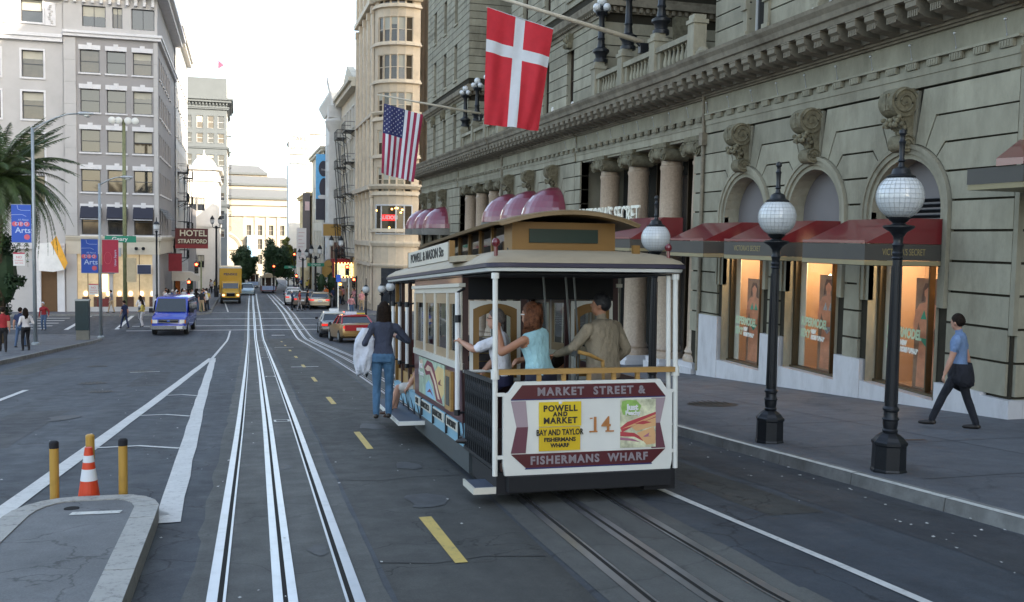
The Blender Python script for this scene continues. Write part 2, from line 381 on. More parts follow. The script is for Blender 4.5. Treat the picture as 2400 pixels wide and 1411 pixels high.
# rails and slot, strips of steel set in the street
def along(name, c, off, w, m, dz, y0=-12, y1=152):
    o = sheet(name, lambda y: c(y)+off-w/2, lambda y: c(y)+off+w/2, y0, y1, dz, m, step=2.0); return o
for c in (c1, c2):
    mm = M_STEEL
    along('rail', c, -.50, .075, mm, .012); along('rail_groove', c, -.445, .035, M_SLOT, .010); along('rail_guard', c, -.415, .02, mm, .012)
    along('slot_rail', c, -.050, .066, mm, .012); along('cable_slot', c, 0, .034, M_SLOT, .014); along('slot_rail', c, .050, .066, mm, .012)
    along('rail_guard', c, .415, .02, mm, .012); along('rail_groove', c, .445, .035, M_SLOT, .010); along('rail', c, .50, .075, mm, .012)
for y in (17.6, 29.5, 41, 52, 63):
    mb = MB()
    x0 = c1(y)+.12; x1 = c1(y)+.40
    for a, b, p, q in ((x0, x1, y, y+.05), (x0, x1, y+.28, y+.33), (x0, x0+.04, y+.05, y+.28), (x1-.04, x1, y+.05, y+.28)):
        mb.add([(a, p, gz(p)+.013), (b, p, gz(p)+.013), (b, q, gz(q)+.013), (a, q, gz(q)+.013)], [(0, 1, 2, 3)])
    props(mb.build('track_hatch', M_WTHIN), kind='structure')
# paint
line('white_line', [(-.66, 9.55), (-.80, 20), (-1.03, 41.5)], (.23, .22), M_WPAINT, jag=.012)
line('white_line', [(-2.43, 6.5), (-2.3, 10.5), (-1.82, 22), (-1.12, 41.5)], .21, M_WPAINT, jag=.008)
line('white_line', [(-1.07, 41.4), (-.62, 73)], .12, M_WPAINT)
for a, b in (((-2.05, 15.1), (-.84, 14.7)), ((-1.83, 19.5), (-.9, 19.1)), ((-1.66, 23.9), (-.95, 23.6))):
    line('white_cross_bar', [a, ((a[0]+b[0])/2, (a[1]+b[1])/2+.25), b], .1, M_WPAINT)
line('white_cross_bar', [(-1.05, 10.7), (-.7, 9.9)], .1, M_WPAINT)
line('white_line', [(-5.2, 22.8), (-5.2, 26.6)], .14, M_WPAINT)
line('white_line', [(-5.2, 10), (-5.2, 13.2)], .14, M_WPAINT)
line('white_line', [(4.6, -5), (4.55, 9), (4.58, 20), (4.62, 40), (4.6, 66)], .085, M_WPAINT, jag=.012)
for i, (a, b) in enumerate([(.6, 2.3), (7.35, 9.1), (13.8, 15.8), (20.6, 22.3), (27.2, 29), (34, 35.6), (40.6, 42.2), (47.2, 48.8), (54, 55.4), (60.5, 62)]):
    fx = lambda y: 1.73+(y-8)*.018 if y < 40 else 2.3+(y-40)*.012
    line('yellow_dash', [(fx(a), a), (fx(b), b)], .11, M_YPAINT, jag=.012)
for y, x0, x1 in ((73.6, -7.8, 7.4), (77.6, -7.8, 7.4), (84.6, -5, 8.6), (93.5, -3, 9)):
    line('crossing_line', [(x0, y), (x1, y)], .3, M_WPAINT)
for x in (-8.6, -12.0):
    line('crossing_line', [(x, 75), (x-.3, 90)], .3, M_WPAINT)
for i in range(5): line('zebra_bar', [(-13.5, 76+i*2.6), (-16.5, 76.1+i*2.6)], .45, M_WPAINT)
line('stop_bar', [(1.75, 34.3), (2.7, 34.3)], .18, M_WTHIN); line('stop_bar', [(1.8, 52), (2.8, 52)], .2, M_WTHIN); line('stop_bar', [(2.2, 69), (3.1, 69)], .3, M_WTHIN)
line('white_line', [(-1.0, 95), (-1.6, 118)], .14, M_WTHIN)
line('lane_dash', [(-3.4, 33), (-2.5, 33.2)], .16, M_WTHIN, jag=.03)
# cracks and joints across the street
M_CRACK = mat('tar_joint', (.012, .012, .013), .8, var=.1)
for pts in ([(1.08, 7.55), (1.5, 7.4), (1.95, 7.5), (2.42, 7.36)], [(1.12, 11.4), (1.6, 11.2), (2.1, 11.35), (2.6, 11.3)], [(1.2, 14.6), (2.0, 14.7), (2.7, 14.6)], [(1.25, 18.6), (2.9, 18.7)], [(1.3, 22.6), (3.1, 22.7)], [(1.35, 26), (3.2, 26.1)]):
    line('tar_joint', pts, .018, M_CRACK, .0065, jag=.006)
M_IRONLID = mat('iron_cover', (.05, .045, .04), .6, .5, var=.3, vs=12)
def cover(x, y, r, dz=.009, m=M_IRONLID):
    mb = MB(); n = 26
    mb.add([(x+r*math.cos(2*pi*i/n), y+r*math.sin(2*pi*i/n), gz(y+r*math.sin(2*pi*i/n))+dz) for i in range(n)], [tuple(range(n))])
    for k in range(-3, 4):
        h = math.sqrt(max(0, r*r*.8-(k*r*.25)**2)); xx = x+k*r*.25
        mb.box(xx-.015, xx+.015, y-h, y+h, gz(y)+dz, gz(y)+dz+.004)
    return mb.build('manhole_cover', m)
for i, (x, y, r) in enumerate(((-3.9, 28.5, .38), (-3.1, 33.5, .42), (-4.9, 37, .35), (-3.3, 25.5, .3))):
    props(cover(x, y, r), ['round iron cover in the left lane nearest the loose yellow posts', 'round iron cover in the left lane beyond a scuffed white mark', 'farthest round iron cover in the left lane', 'small round iron cover beside the white chevron line'][i], 'manhole cover', 'iron covers in the street')
props(cover(9.0, 17.0, .5, .134), 'large round iron cover set in the pavement beside the hotel colonnade', 'manhole cover')
# repaired rectangles of different asphalt
for i, (x0, x1, y0, y1) in enumerate([(-4.3, -3.3, 15.5, 21), (-6.9, -5.4, 21, 25), (-2.9, -2.1, 27, 33), (-7.6, -6.4, 33, 44), (-3.9, -2.0, 44, 49), (5.0, 5.6, 8.2, 13), (4.75, 5.5, 20, 24)]):
    sheet('asphalt_patch', x0, x1, y0, y1, .0025, M_OLD if i % 2 else M_GUT, jag=.03, step=.7)
for (x, y, r) in ((1.9, 9.9, .3), (2.1, 12.2, .22), (-.9, 8.2, .2), (2.2, 16.5, .3), (-4.6, 14.5, .4), (-3.2, 19.5, .35), (.65, 8.1, .12), (.55, 12.5, .14)):
    mb = MB(); n = 18; k = random.random()*6
    mb.add([(x+r*(1+.25*math.sin(3*a+k)+.15*math.sin(7*a))*math.cos(a)*.7, y+r*1.5*(1+.2*math.sin(2*a+k))*math.sin(a), gz(y+r*1.5*(1+.2*math.sin(2*a+k))*math.sin(a))+.0085) for a in [2*pi*i/n for i in range(n)]], [tuple(range(n))])
    props(mb.build('oil_stain', mat('oil_stain', (.044, .047, .051), .6, var=.4, vs=7)), kind='structure')
# litter flecks
mb = MB()
for i in range(240):
    x = random.choice([random.uniform(-3.5, 2.6), random.uniform(5.6, 7.0)]); y = 5+30*random.random()**1.6; s = random.uniform(.006, .02); a = random.random()*3
    dx, dy = s*math.cos(a), s*math.sin(a); z = gz(y)+.016
    mb.add([(x-dx, y-dy, z), (x+dy, y-dx, z), (x+dx, y+dy, z+.004), (x-dy, y+dx, z)], [(0, 1, 2, 3)])
props(mb.build('litter', mat('litter_paper', (.5, .5, .48), .8, var=.5, vs=9)), 'tiny pale scraps of litter scattered on the road', 'litter', kind='stuff')

# raised pavements
def slab(name, poly, h, m, kerb=None, kw=.16, km=None, kname='kerb'):
    # poly: outline [(x,y)] (outer edge ccw); follows the terrain
    def cut(poly):
        out = []
        for (x0, y0), (x1, y1) in zip(poly, poly[1:]+poly[:1]):
            k = max(1, int(abs(y1-y0)/2.5)); out += [(x0+(x1-x0)*i/k, y0+(y1-y0)*i/k) for i in range(k)]
        return out
    pl = cut(poly); bm = bmesh.new()
    vs = [bm.verts.new((x, y, 0)) for x, y in pl]; bm.faces.new(vs)
    y0 = min(p[1] for p in pl); y1 = max(p[1] for p in pl)
    for y in YS:
        if y0 < y < y1: bmesh.ops.bisect_plane(bm, geom=bm.verts[:]+bm.edges[:]+bm.faces[:], plane_co=(0, y, 0), plane_no=(0, 1, 0))
    bmesh.ops.triangulate(bm, faces=bm.faces)
    r = bmesh.ops.extrude_face_region(bm, geom=bm.faces[:]); top = [v for v in r['geom'] if isinstance(v, bmesh.types.BMVert)]; ts = set(top)
    for v in bm.verts: v.co.z = gz(v.co.y)+(h if v in ts else -.25)
    bmesh.ops.recalc_face_normals(bm, faces=bm.faces)
    me = bpy.data.meshes.new(name); bm.to_mesh(me); bm.free(); me.materials.append(m)
    o = bpy.data.objects.new(name, me); COL.objects.link(o); return props(o, kind='structure')
def kerb(pts, h, w=.16, m=None, name='kerb', top=None):
    # kerb stones along an open polyline, outer face at pts, stones inwards (left of travel)
    out = []; pts = [p for i, p in enumerate(pts) if i == 0 or math.hypot(p[0]-pts[i-1][0], p[1]-pts[i-1][1]) > .01]
    for (x0, y0), (x1, y1) in zip(pts, pts[1:]):
        L = math.hypot(x1-x0, y1-y0); k = max(1, round(L/1.5)); out += [(x0+(x1-x0)*i/k, y0+(y1-y0)*i/k) for i in range(k)]
    out.append(pts[-1]); mb = MB(); tp = MB()
    for i in range(len(out)-1):
        (x0, y0), (x1, y1) = out[i], out[i+1]; d = Vector((x1-x0, y1-y0)); L = d.length; d /= L; n = Vector((-d.y, d.x)); g = .008
        ax, ay = x0+d.x*g, y0+d.y*g; bx, by = x1-d.x*g, y1-d.y*g; j = random.uniform(-.006, .006)
        q = [(ax-n.x*.004, ay-n.y*.004), (bx-n.x*.004, by-n.y*.004), (bx+n.x*w, by+n.y*w), (ax+n.x*w, ay+n.y*w)]
        zt = [gz(p[1])+h+.006+j for p in q]
        q2 = [(q[0][0]-n.x*.03, q[0][1]-n.y*.03), (q[1][0]-n.x*.03, q[1][1]-n.y*.03), q[2], q[3]]
        mb.add([(p[0], p[1], gz(p[1])-.1) for p in q2]+[(p[0], p[1], z) for p, z in zip(q, zt)], [(0, 1, 5, 4), (1, 2, 6, 5), (2, 3, 7, 6), (3, 0, 4, 7), (4, 5, 6, 7)])
        if top: tp.add([(p[0]+ (0 if k < 2 else -n.x*(w-top)), p[1]+(0 if k < 2 else -n.y*(w-top)), z+.004) for k, (p, z) in enumerate(zip(q, zt))], [(0, 1, 2, 3)])
    o = mb.build(name, m or M_KERB); props(o, kind='structure')
    if top: props(tp.build('kerb_paint', M_WTHIN), kind='structure')
    return o
def arc(cx, cy, r, a0, a1, n=7): return [(cx+r*math.cos(R(a0+(a1-a0)*i/n)), cy+r*math.sin(R(a0+(a1-a0)*i/n))) for i in range(n+1)]
HX = 12.6
rk = [(6.78, -30), (6.78, 20), (7.0, 38), (7.9, 50), (8.1, 64)]+arc(12.1, 64, 4, 180, 90)+[(60, 68)]
slab('sidewalk', [(6.84, -30), (6.84, 20), (7.06, 38), (7.96, 50)]+[(8.16, 64)]+arc(12.1, 64, 3.94, 180, 90)+[(60, 67.94), (60, -30)], .13, M_WALK)
kerb(rk[::-1], .13, .17, top=.085)
lk = [(-8.55, -30), (-8.5, 66.2)]+arc(-12, 66.2, 3.5, 0, 90)+[(-80, 69.7)]
slab('sidewalk', [(-8.6, -30), (-8.56, 66.2)]+arc(-12, 66.2, 3.44, 0, 90)+[(-80, 69.64), (-80, -30)], .15, M_WALK)
kerb(lk, .15, .17)
l2 = [(-80, 89), (-6.0, 89)]+arc(-6.0, 92.5, 3.5, -90, 0)+[(-2.5, 330)]
slab('sidewalk', l2+[(-80, 330)], .14, M_WALK); kerb([(-2.5, 200), (-2.5, 92.5)]+arc(-6, 92.5, 3.5, 0, -90)+[(-80, 89)], .15, .17) if False else kerb(l2[:2]+arc(-6.0, 92.5, 3.5, -90, 0)+[(-2.5, 200)], .15, .17)
r2 = [(80, 88), (12.6, 88)]+arc(12.6, 91.5, 3.5, 270, 180)+[(9.1, 330)]
slab('sidewalk', r2[::1]+[(80, 330)], .14, M_WALK); kerb((r2[:2]+arc(12.6, 91.5, 3.5, 270, 180)+[(9.1, 200)])[::-1], .15, .17)
# paving joints on the right pavement
for y in [1.5+i*2.45 for i in range(26)]: line('paving_joint', [(7.3, y), (12.5, y+.02)], .014, M_CRACK, .1335)
line('paving_joint', [(9.8, -3), (9.8, 60)], .014, M_CRACK, .1335)
line('pavement_stain', [(9.0, 11.6), (9.5, 11.5)], .09, mat('rust_stain', (.1, .055, .03), .9, var=.3, vs=8), .1345, jag=.03)
# traffic island
isl = [(-2.25, -4), (-.74, -4), (-.80, 9.9)]+[(-1.28+.48*math.cos(R(a)), 10.35+.85*math.sin(R(a))) for a in range(10, 91, 20)]+[(-1.75+.5*math.cos(R(a)), 10.3+.9*math.sin(R(a))) for a in range(90, 181, 18)]
isl = [(x*.922, y*.922) for x, y in isl]
def inset(p, d):
    c = (sum(q[0] for q in p)/len(p), sum(q[1] for q in p)/len(p)); o = []
    for i, q in enumerate(p):
        a = Vector(p[i-1]); b = Vector(q); e = Vector(p[(i+1) % len(p)]); n1 = (b-a).normalized(); n2 = (e-b).normalized(); n = Vector((-(n1+n2).y, (n1+n2).x)).normalized(); o.append((b.x+n.x*d, b.y+n.y*d))
    return o
slab('traffic_island', inset(isl, .2), .155, M_ISL)
M_IKERB = paint_mat('worn_white_kerb', (.36, .355, .33), .9)
mb = MB(); ik = isl[1:]+[isl[0]]; inn = inset(isl, .22); inn = inn[1:]+[inn[0]]
full = []; fin = []
for i in range(len(ik)-1):
    L = math.hypot(ik[i+1][0]-ik[i][0], ik[i+1][1]-ik[i][1]); k = max(1, round(L/1.8))
    for t in range(k): full.append(tuple(Vector(ik[i]).lerp(Vector(ik[i+1]), t/k))); fin.append(tuple(Vector(inn[i]).lerp(Vector(inn[i+1]), t/k)))
full.append(ik[-1]); fin.append(inn[-1])
for i in range(len(full)-1):
    a, b, c, d = full[i], full[i+1], fin[i+1], fin[i]; e = .006
    q = [a, b, c, d]; mb.add([(p[0], p[1], gz(p[1])-.05) for p in q]+[(p[0]*(1), p[1]+(e if k in (0, 3) else -e)*(1 if b[1] > a[1] else -1), gz(p[1])+.165) for k, p in enumerate(q)], [(0, 1, 5, 4), (1, 2, 6, 5), (2, 3, 7, 6), (3, 0, 4, 7), (4, 5, 6, 7)])
props(mb.build('island_kerb', M_IKERB), kind='structure')
line('white_line', [(-1.5, 9.5), (-1.06, 9.46)], .13, M_WTHIN, .16)
cov = MB().lathe((-1.53, 9.75, gz(9.75)+.157), [(.07, 0), (.07, .004), (.001, .006)], 14).build('island_drain', M_SLOT); props(cov, kind='structure')

# ============================================================ HOTEL (right side)
HB = thing('hotel_building', 'long grey sandstone hotel with arches, columns, red awnings and towers along the right pavement', 'building', (HX, 13.3, 0))
def wing_x(d=0): return HX+d
Y0, Y1, Y2, Y3, Y4, Y5 = 13.35, 24.7, 35.6, 46.2, 56.6, 68.3
base = MB()
# backing blocks, set behind the face
ZT = 48
M_ROOM = mat('shop_room_wall', (.42, .29, .19), .8, var=.1, vs=1)
for a, b in ((Y0+.02, 25.2), (33.9, 46.4), (55.6, Y5)):
    base.box(HX+.86, HX+22, a, b, 7.0, ZT)
base.box(HX+9, HX+30, 24.8, 60, 7.0, ZT)
base.box(HX+3.0, HX+22, Y0+.02, Y5, -6.5, 7.0)
base.box(HX+.35, HX+3.0, Y0+.02, Y0+.6, -2, 7.0); base.box(HX+.35, HX+3.0, Y5-.6, Y5, -6.5, 7.0)
base.box(HX+.35, HX+3.0, Y0+.6, Y5-.6, 6.2, 7.0)
base.build('wall', M_STONE, HB)
ZG = [-.52, .07, .65, 1.22, 1.78, 2.34, 2.90, 3.44, 3.98, 4.50, 5.05]
G = .022   # half joint
def stone(poly, x=HX, d=.10, name='stone_block'):
    return MB().prism(poly, x, x+d, axis='x').build(name, M_STONE, HB)
ARCS = {1: [16.15, 19.30, 22.42], 2: [37.8, 41.1, 44.45], 3: [59.9, 63.35, 66.4]}
RI, RO, ZC = 1.02, 1.30, 2.72
def wing(i, ya, yb, full=True):
    cs = ARCS[i]
    # dark joint core behind the stones, with arch openings
    core = MB(); xs = HX+.07; n = 14
    zb = -6.0 if i > 1 else -2.2
    bays = [(ya if k == 0 else (cs[k-1]+cs[k])/2, c, yb if k == 2 else (cs[k]+cs[k+1])/2) for k, c in enumerate(cs)]
    for a, c, b in bays:
        for X, mm in ((xs, 0), (xs+.28, 0)):
            core.quad((X, a, zb), (X, c-RI, zb), (X, c-RI, ZC), (X, a, ZC), mm); core.quad((X, c+RI, zb), (X, b, zb), (X, b, ZC), (X, c+RI, ZC), mm)
            ap = [(c-RI*math.cos(pi*t/n), ZC+RI*math.sin(pi*t/n)) for t in range(n+1)]
            core.quad((X, a, ZC), (X, c-RI, ZC), (X, c-RI, 5.05), (X, a, 5.05), mm); core.quad((X, c+RI, ZC), (X, b, ZC), (X, b, 5.05), (X, c+RI, 5.05), mm)
            for t in range(n): core.quad((X, ap[t][0], ap[t][1]), (X, ap[t+1][0], ap[t+1][1]), (X, ap[t+1][0], 5.05), (X, ap[t][0], 5.05), mm)
        # jambs and intrados
        ap = [(c-RI, zb)]+[(c-RI*math.cos(pi*t/n), ZC+RI*math.sin(pi*t/n)) for t in range(n+1)]+[(c+RI, zb)]
        for t in range(len(ap)-1): core.quad((HX, *ap[t]), (HX+.75, *ap[t]), (HX+.75, *ap[t+1]), (HX, *ap[t+1]), 1)
    core.build('arcade_wall', [M_STONE2, M_STONE], HB)
    for k, (a, c, b) in enumerate(bays):
        # archivolt: three stepped rings
        for r0, r1, x0 in ((RI-.0, RI+.1, HX-.0), (RI+.1, RI+.2, HX-.05), (RI+.2, RO, HX-.08)):
            mb = MB(); N = 22; pr = [(c-1*r*math.cos(pi*t/N), ZC+r*math.sin(pi*t/N)) for r in (r0,) for t in range(N+1)]
            rings = []
            for t in range(-1, N+2):
                tt = min(max(t, 0), N); ca, sa = math.cos(pi*tt/N), math.sin(pi*tt/N); zz = ZC if 0 <= t <= N else (.9 if i == 1 else .9)
                if 0 <= t <= N: rings.append([(x0, c-r0*ca, ZC+r0*sa), (x0, c-r1*ca, ZC+r1*sa), (HX+.12, c-r1*ca, ZC+r1*sa), (HX+.12, c-r0*ca, ZC+r0*sa)])
                else: rings.append([(x0, c-r0*ca, zz), (x0, c-r1*ca, zz), (HX+.12, c-r1*ca, zz), (HX+.12, c-r0*ca, zz)])
            mb.loft(rings).build('archivolt', M_STONE, HB)
    # piers: rectangular courses below the spring
    edges = [ya]+[v for c in cs for v in (c-RO, c+RO)]+[yb]
    for k in range(0, len(edges), 2):
        a, b = edges[k], edges[k+1]
        for z0, z1 in zip(ZG[:-1], ZG[1:]):
            if z1 > 2.95: continue
            if i > 1 and z1 < 1.3: continue
            mid = (a+b)/2; L = b-a
            cuts = [a, b] if L < 2.3 else [a, b]
            for p, q in zip(cuts, cuts[1:]): stone([(p+.012, z0+G), (q-.012, z0+G), (q-.012, z1-G), (p+.012, z1-G)])
    # voussoir courses above the spring
    Z = [2.90, 3.44, 3.98, 4.50, 5.05]; TH = [8, 33, 50, 66, 80]
    def Pk(c, s, k):   # end of radial joint k on side s (+1 towards larger y)
        th = R(TH[k]); r = max((Z[k]-ZC)/math.sin(th), RO+.02); return (c+s*r*math.cos(th), Z[k]), (c+s*RO*math.cos(th), ZC+RO*math.sin(th))
    for j in range(4):
        segs = [(None, cs[0])]+[(cs[k], cs[k+1]) for k in range(2)]+[(cs[2], None)]
        for (cl, cr) in segs:
            poly = []
            if cl is not None:
                (p1, a1), (p2, a2) = Pk(cl, 1, j), Pk(cl, 1, j+1)
                arcp = [(cl+RO*math.cos(R(TH[j+1]+(TH[j]-TH[j+1])*t/5)), ZC+RO*math.sin(R(TH[j+1]+(TH[j]-TH[j+1])*t/5))) for t in range(6)]
                if j == 3: p2 = (min(p2[0], cl+.42), p2[1])
                left = [p2]+arcp+[p1]
            else: left = [(ya, Z[j+1]), (ya, Z[j])]
            if cr is not None:
                (p1, a1), (p2, a2) = Pk(cr, -1, j), Pk(cr, -1, j+1)
                arcp = [(cr-RO*math.cos(R(TH[j]+(TH[j+1]-TH[j])*t/5)), ZC+RO*math.sin(R(TH[j]+(TH[j+1]-TH[j])*t/5))) for t in range(6)]
                if j == 3: p2 = (max(p2[0], cr-.42), p2[1])
                right = [p1]+arcp+[p2]
            else: right = [(yb, Z[j]), (yb, Z[j+1])]
            poly = left+right
            # shrink for the joint
            cx = sum(p[0] for p in poly)/len(poly); cz = sum(p[1] for p in poly)/len(poly)
            q = inset(poly, G)
            stone(q)
    for c in cs:   # keystone slab under the console
        stone([(c-.2, ZC+RO-.02), (c+.2, ZC+RO-.02), (c+.27, 5.03), (c-.27, 5.03)], d=.12)
CONS = {}
def console(c, sc=1.0):
    if 'm' not in CONS:
        # carved scroll: big volute above, leaf swag, small volute below; local x = out from the wall (negative)
        mb = MB(); N = 22
        def roll(y0, z0, r, w, turns=1.6):
            for s in (-1, 1):
                prof = []
            mb.loft([[(-r*.9+r*math.cos(2*pi*t/N)*1.0, yy, z0+r*math.sin(2*pi*t/N)) for t in range(N)] for yy in (-w, -w*.8, w*.8, w)])
        # main volute drum (axis along y) and raised spirals on its ends
        roll(0, .30, .30, .20)
        roll(0, -.52, .18, .17)
        mb.prism([(-.46, .5), (-.02, .60), (.06, .60), (.06, -.66), (-.12, -.62), (-.16, -.2)], -.155, .155, axis='y')
        for s in (-1, 1):
            for (z0, r, cx) in ((.30, .30, -.27), (-.52, .18, -.162)):
                pts = []
                for t in range(46):
                    a = t/46*4.2*pi; rr = r*(1-.0+0)*(1-t/50); pts.append((cx+rr*math.cos(a)*.96, s*(.215 if r > .2 else .185), z0+rr*math.sin(a)*.96))
                mb.tube(pts, .028 if r > .2 else .02, 6, r1=.012)
        for k in range(5): mb.cbox((-.5-.055*math.sin(k), -.13+k*.065, .3), (.05, .035, .34))
        random.seed(5)
        for k in range(26):
            a = random.uniform(-.2, .2); mb.ell((-.36+random.uniform(-.13, .12), a, -.06+random.uniform(-.12, .1)-abs(a)*.2), (.06, .045, .055), 7, 5)
        for k in range(8): mb.ell((-.24, -.12+random.random()*.24, -.28+random.uniform(-.07, .07)), (.06, .045, .06), 7, 5)
        CONS['m'] = mb.mesh('console', M_STONED); autosmooth(CONS['m'], 50)
    return inst(CONS['m'], 'console', HB, (HX+.02, c, 4.53), scale=(1, 1.05, .95))
for i, (a, b) in {1: (Y0, Y1), 2: (Y2, Y3), 3: (Y4, Y5)}.items():
    wing(i, a, b)
    for c in ARCS[i]: console(c)
# entablature and cornice
def hslab(name, ya, yb, x0, z0, z1, m=M_STONE, x1=HX+.4): return MB().box(x0, x1, ya, yb, z0, z1).build(name, m, HB)
XE = HX
for (a, b, dx) in ((Y0, Y1, 0), (Y1, Y2, .06), (Y2, Y3, 0), (Y3, Y4, .06), (Y4, Y5, 0)):
    x = HX+dx
    hslab('architrave', a+.003, b-.003, x-.015, 5.08, 5.30); hslab('architrave', a+.003, b-.003, x-.035, 5.30, 5.43)
    hslab('architrave', a+.003, b-.003, x-.09, 5.575, 5.62)
    hslab('frieze', a+.003, b-.003, x+.01, 5.43, 6.05)
    hslab('bed_moulding', a+.003, b-.003, x-.06, 6.05, 6.10, M_CORN); hslab('bed_moulding', a+.003, b-.003, x-.12, 6.10, 6.16, M_CORN)
# cornice: loft profile along y (two lengths so that the run is broken as on the real building)
prof = [(HX+.5, 6.16), (HX-.20, 6.16), (HX-.24, 6.52), (HX-.82, 6.54), (HX-.84, 6.66), (HX-.90, 6.68), (HX-.93, 6.80), (HX-1.0, 6.90), (HX-1.02, 6.98), (HX-.85, 7.03), (HX+.5, 7.12)]
for a, b, sh in ((Y0-.95, 24.62, 0), (24.62, 46.1, .05), (46.1, Y5+.9, .0)):
    MB().loft([[(x+sh, y, z) for x, z in prof] for y in (a+.004, b-.004)]).build('cornice', M_CORN, HB)
mod = MB(); mod.prism([(-.80, .355), (-.80, .22), (-.72, .17), (-.74, .10), (-.60, .03), (-.30, 0), (-.02, -.06), (-.02, .355)], -.15, .15, axis='y')
mod.box(-.815, -.02, -.165, .165, .325, .356)
for k in range(5): mod.box(-.752, -.735, -.13+k*.058, -.10+k*.058, .03+.02, .17)
MM = mod.mesh('modillion', M_CORN)
y = Y0-.55; k = 0
while y < Y5+.4:
    inst(MM, 'modillion', HB, (HX, y, 6.18)); y += .60; k += 1
den = MB(); den.box(-.07, 0, -.155, .155, -.13, 0)
for k in range(5): den.box(-.082, -.07, -.14+k*.063, -.105+k*.063, -.115, -.01)
DM = den.mesh('dentil_block', M_STONE)
y = Y0+.3
while y < Y5: inst(DM, 'dentil_block', HB, (HX-.0, y, 5.57)); y += .60
# little frieze floodlight arms
arm = MB().tube([(0, 0, 0), (-.06, -.02, .22)], .008, 5); arm.ell((-.07, -.025, .25), (.03, .03, .03), 7, 5); arm.ell((0, 0, 0), (.018, .018, .03), 6, 4)
AM = arm.mesh('frieze_lamp', mat('lamp_arm_grey', (.4, .4, .4), .4, .5))
for k in range(20): inst(AM, 'frieze_lamp', HB, (HX-.1, 13.6+k*1.2, 5.64))
# south-facing corner return towards the camera
for j, (z0, z1) in enumerate(zip([-1.3]+ZG[:-1], ZG[:1]+ZG[1:])):
    w = 1.3 if j % 2 else 1.9
    MB().box(HX+.102, HX+w, Y0-.10, Y0+.02, z0+G, z1-G).build('stone_block', M_STONE, HB)
    MB().box(HX+w+.02, HX+4.0, Y0-.10, Y0+.02, z0+G, z1-G).build('stone_block', M_STONE, HB)
MB().box(HX+.0, HX+.102, Y0-.10, Y0+.0, .55, 5.05).build('corner_bead', M_STONE, HB)
MB().box(HX+.05, HX+14, Y0-.02, Y0+.3, 5.05, 7.0).build('frieze', M_STONE, HB)
MB().box(HX+.05, HX+14, Y0-.04, Y0+.2, -1.5, 5.05).build('joint_wall', M_STONE2, HB)
# marble base, top sloping in steps with the street
def marble(ya, yb, z1, x=HX-.06, zb=None, d=.3): return MB().add([(x, ya, gz(ya)), (x, yb, gz(yb)-.02), (x, yb, z1), (x, ya, z1), (x+d, ya, gz(ya)), (x+d, yb, gz(yb)-.02), (x+d, yb, z1), (x+d, ya, z1)], [(0, 3, 2, 1), (4, 5, 6, 7), (3, 7, 6, 2), (0, 4, 7, 3), (1, 2, 6, 5)]).build('marble_base', M_MARBLE, HB)
cs = ARCS[1]
marble(Y0-.16, Y0+.5, -.55, HX-.07); MB().add([(HX+.235, Y0-.158, -1.25), (HX+4, Y0-.158, -1.25), (HX+4, Y0-.158, -.55), (HX+.235, Y0-.158, -.55), (HX+.235, Y0, -.55), (HX+4, Y0, -.55)], [(0, 1, 2, 3), (3, 2, 5, 4)]).build('marble_base', M_MARBLE, HB)
marble(Y0+.503, cs[0]-RI-.1, -.5)
pz = {0: (-.98, -.42), 1: (-1.12, -.30), 2: (-1.30, -.12)}
for k, c in enumerate(cs):
    za = gz(c-RI)+.46 if k else gz(c-RI)+.28; zb_ = gz(c+RI)+.62 if k else gz(c+RI)+.5
    x = HX-.06
    MB().add([(x, c-RI-.1, gz(c-RI)), (x, c+RI+.1, gz(c+RI)-.03), (x, c+RI+.1, zb_), (x, c-RI-.1, za), (x+.35, c+RI+.1, zb_), (x+.35, c-RI-.1, za)], [(0, 1, 2, 3), (3, 2, 4, 5)]).build('marble_base', M_MARBLE, HB)
    nx = cs[k+1]-RI-.1 if k < 2 else Y1
    marble(c+RI+.103, nx-.003, [-.35, -.2, .02][k], HX-.075)
M_BRASS = mat('brown_mullion', (.085, .06, .03), .45, .3, var=.1)
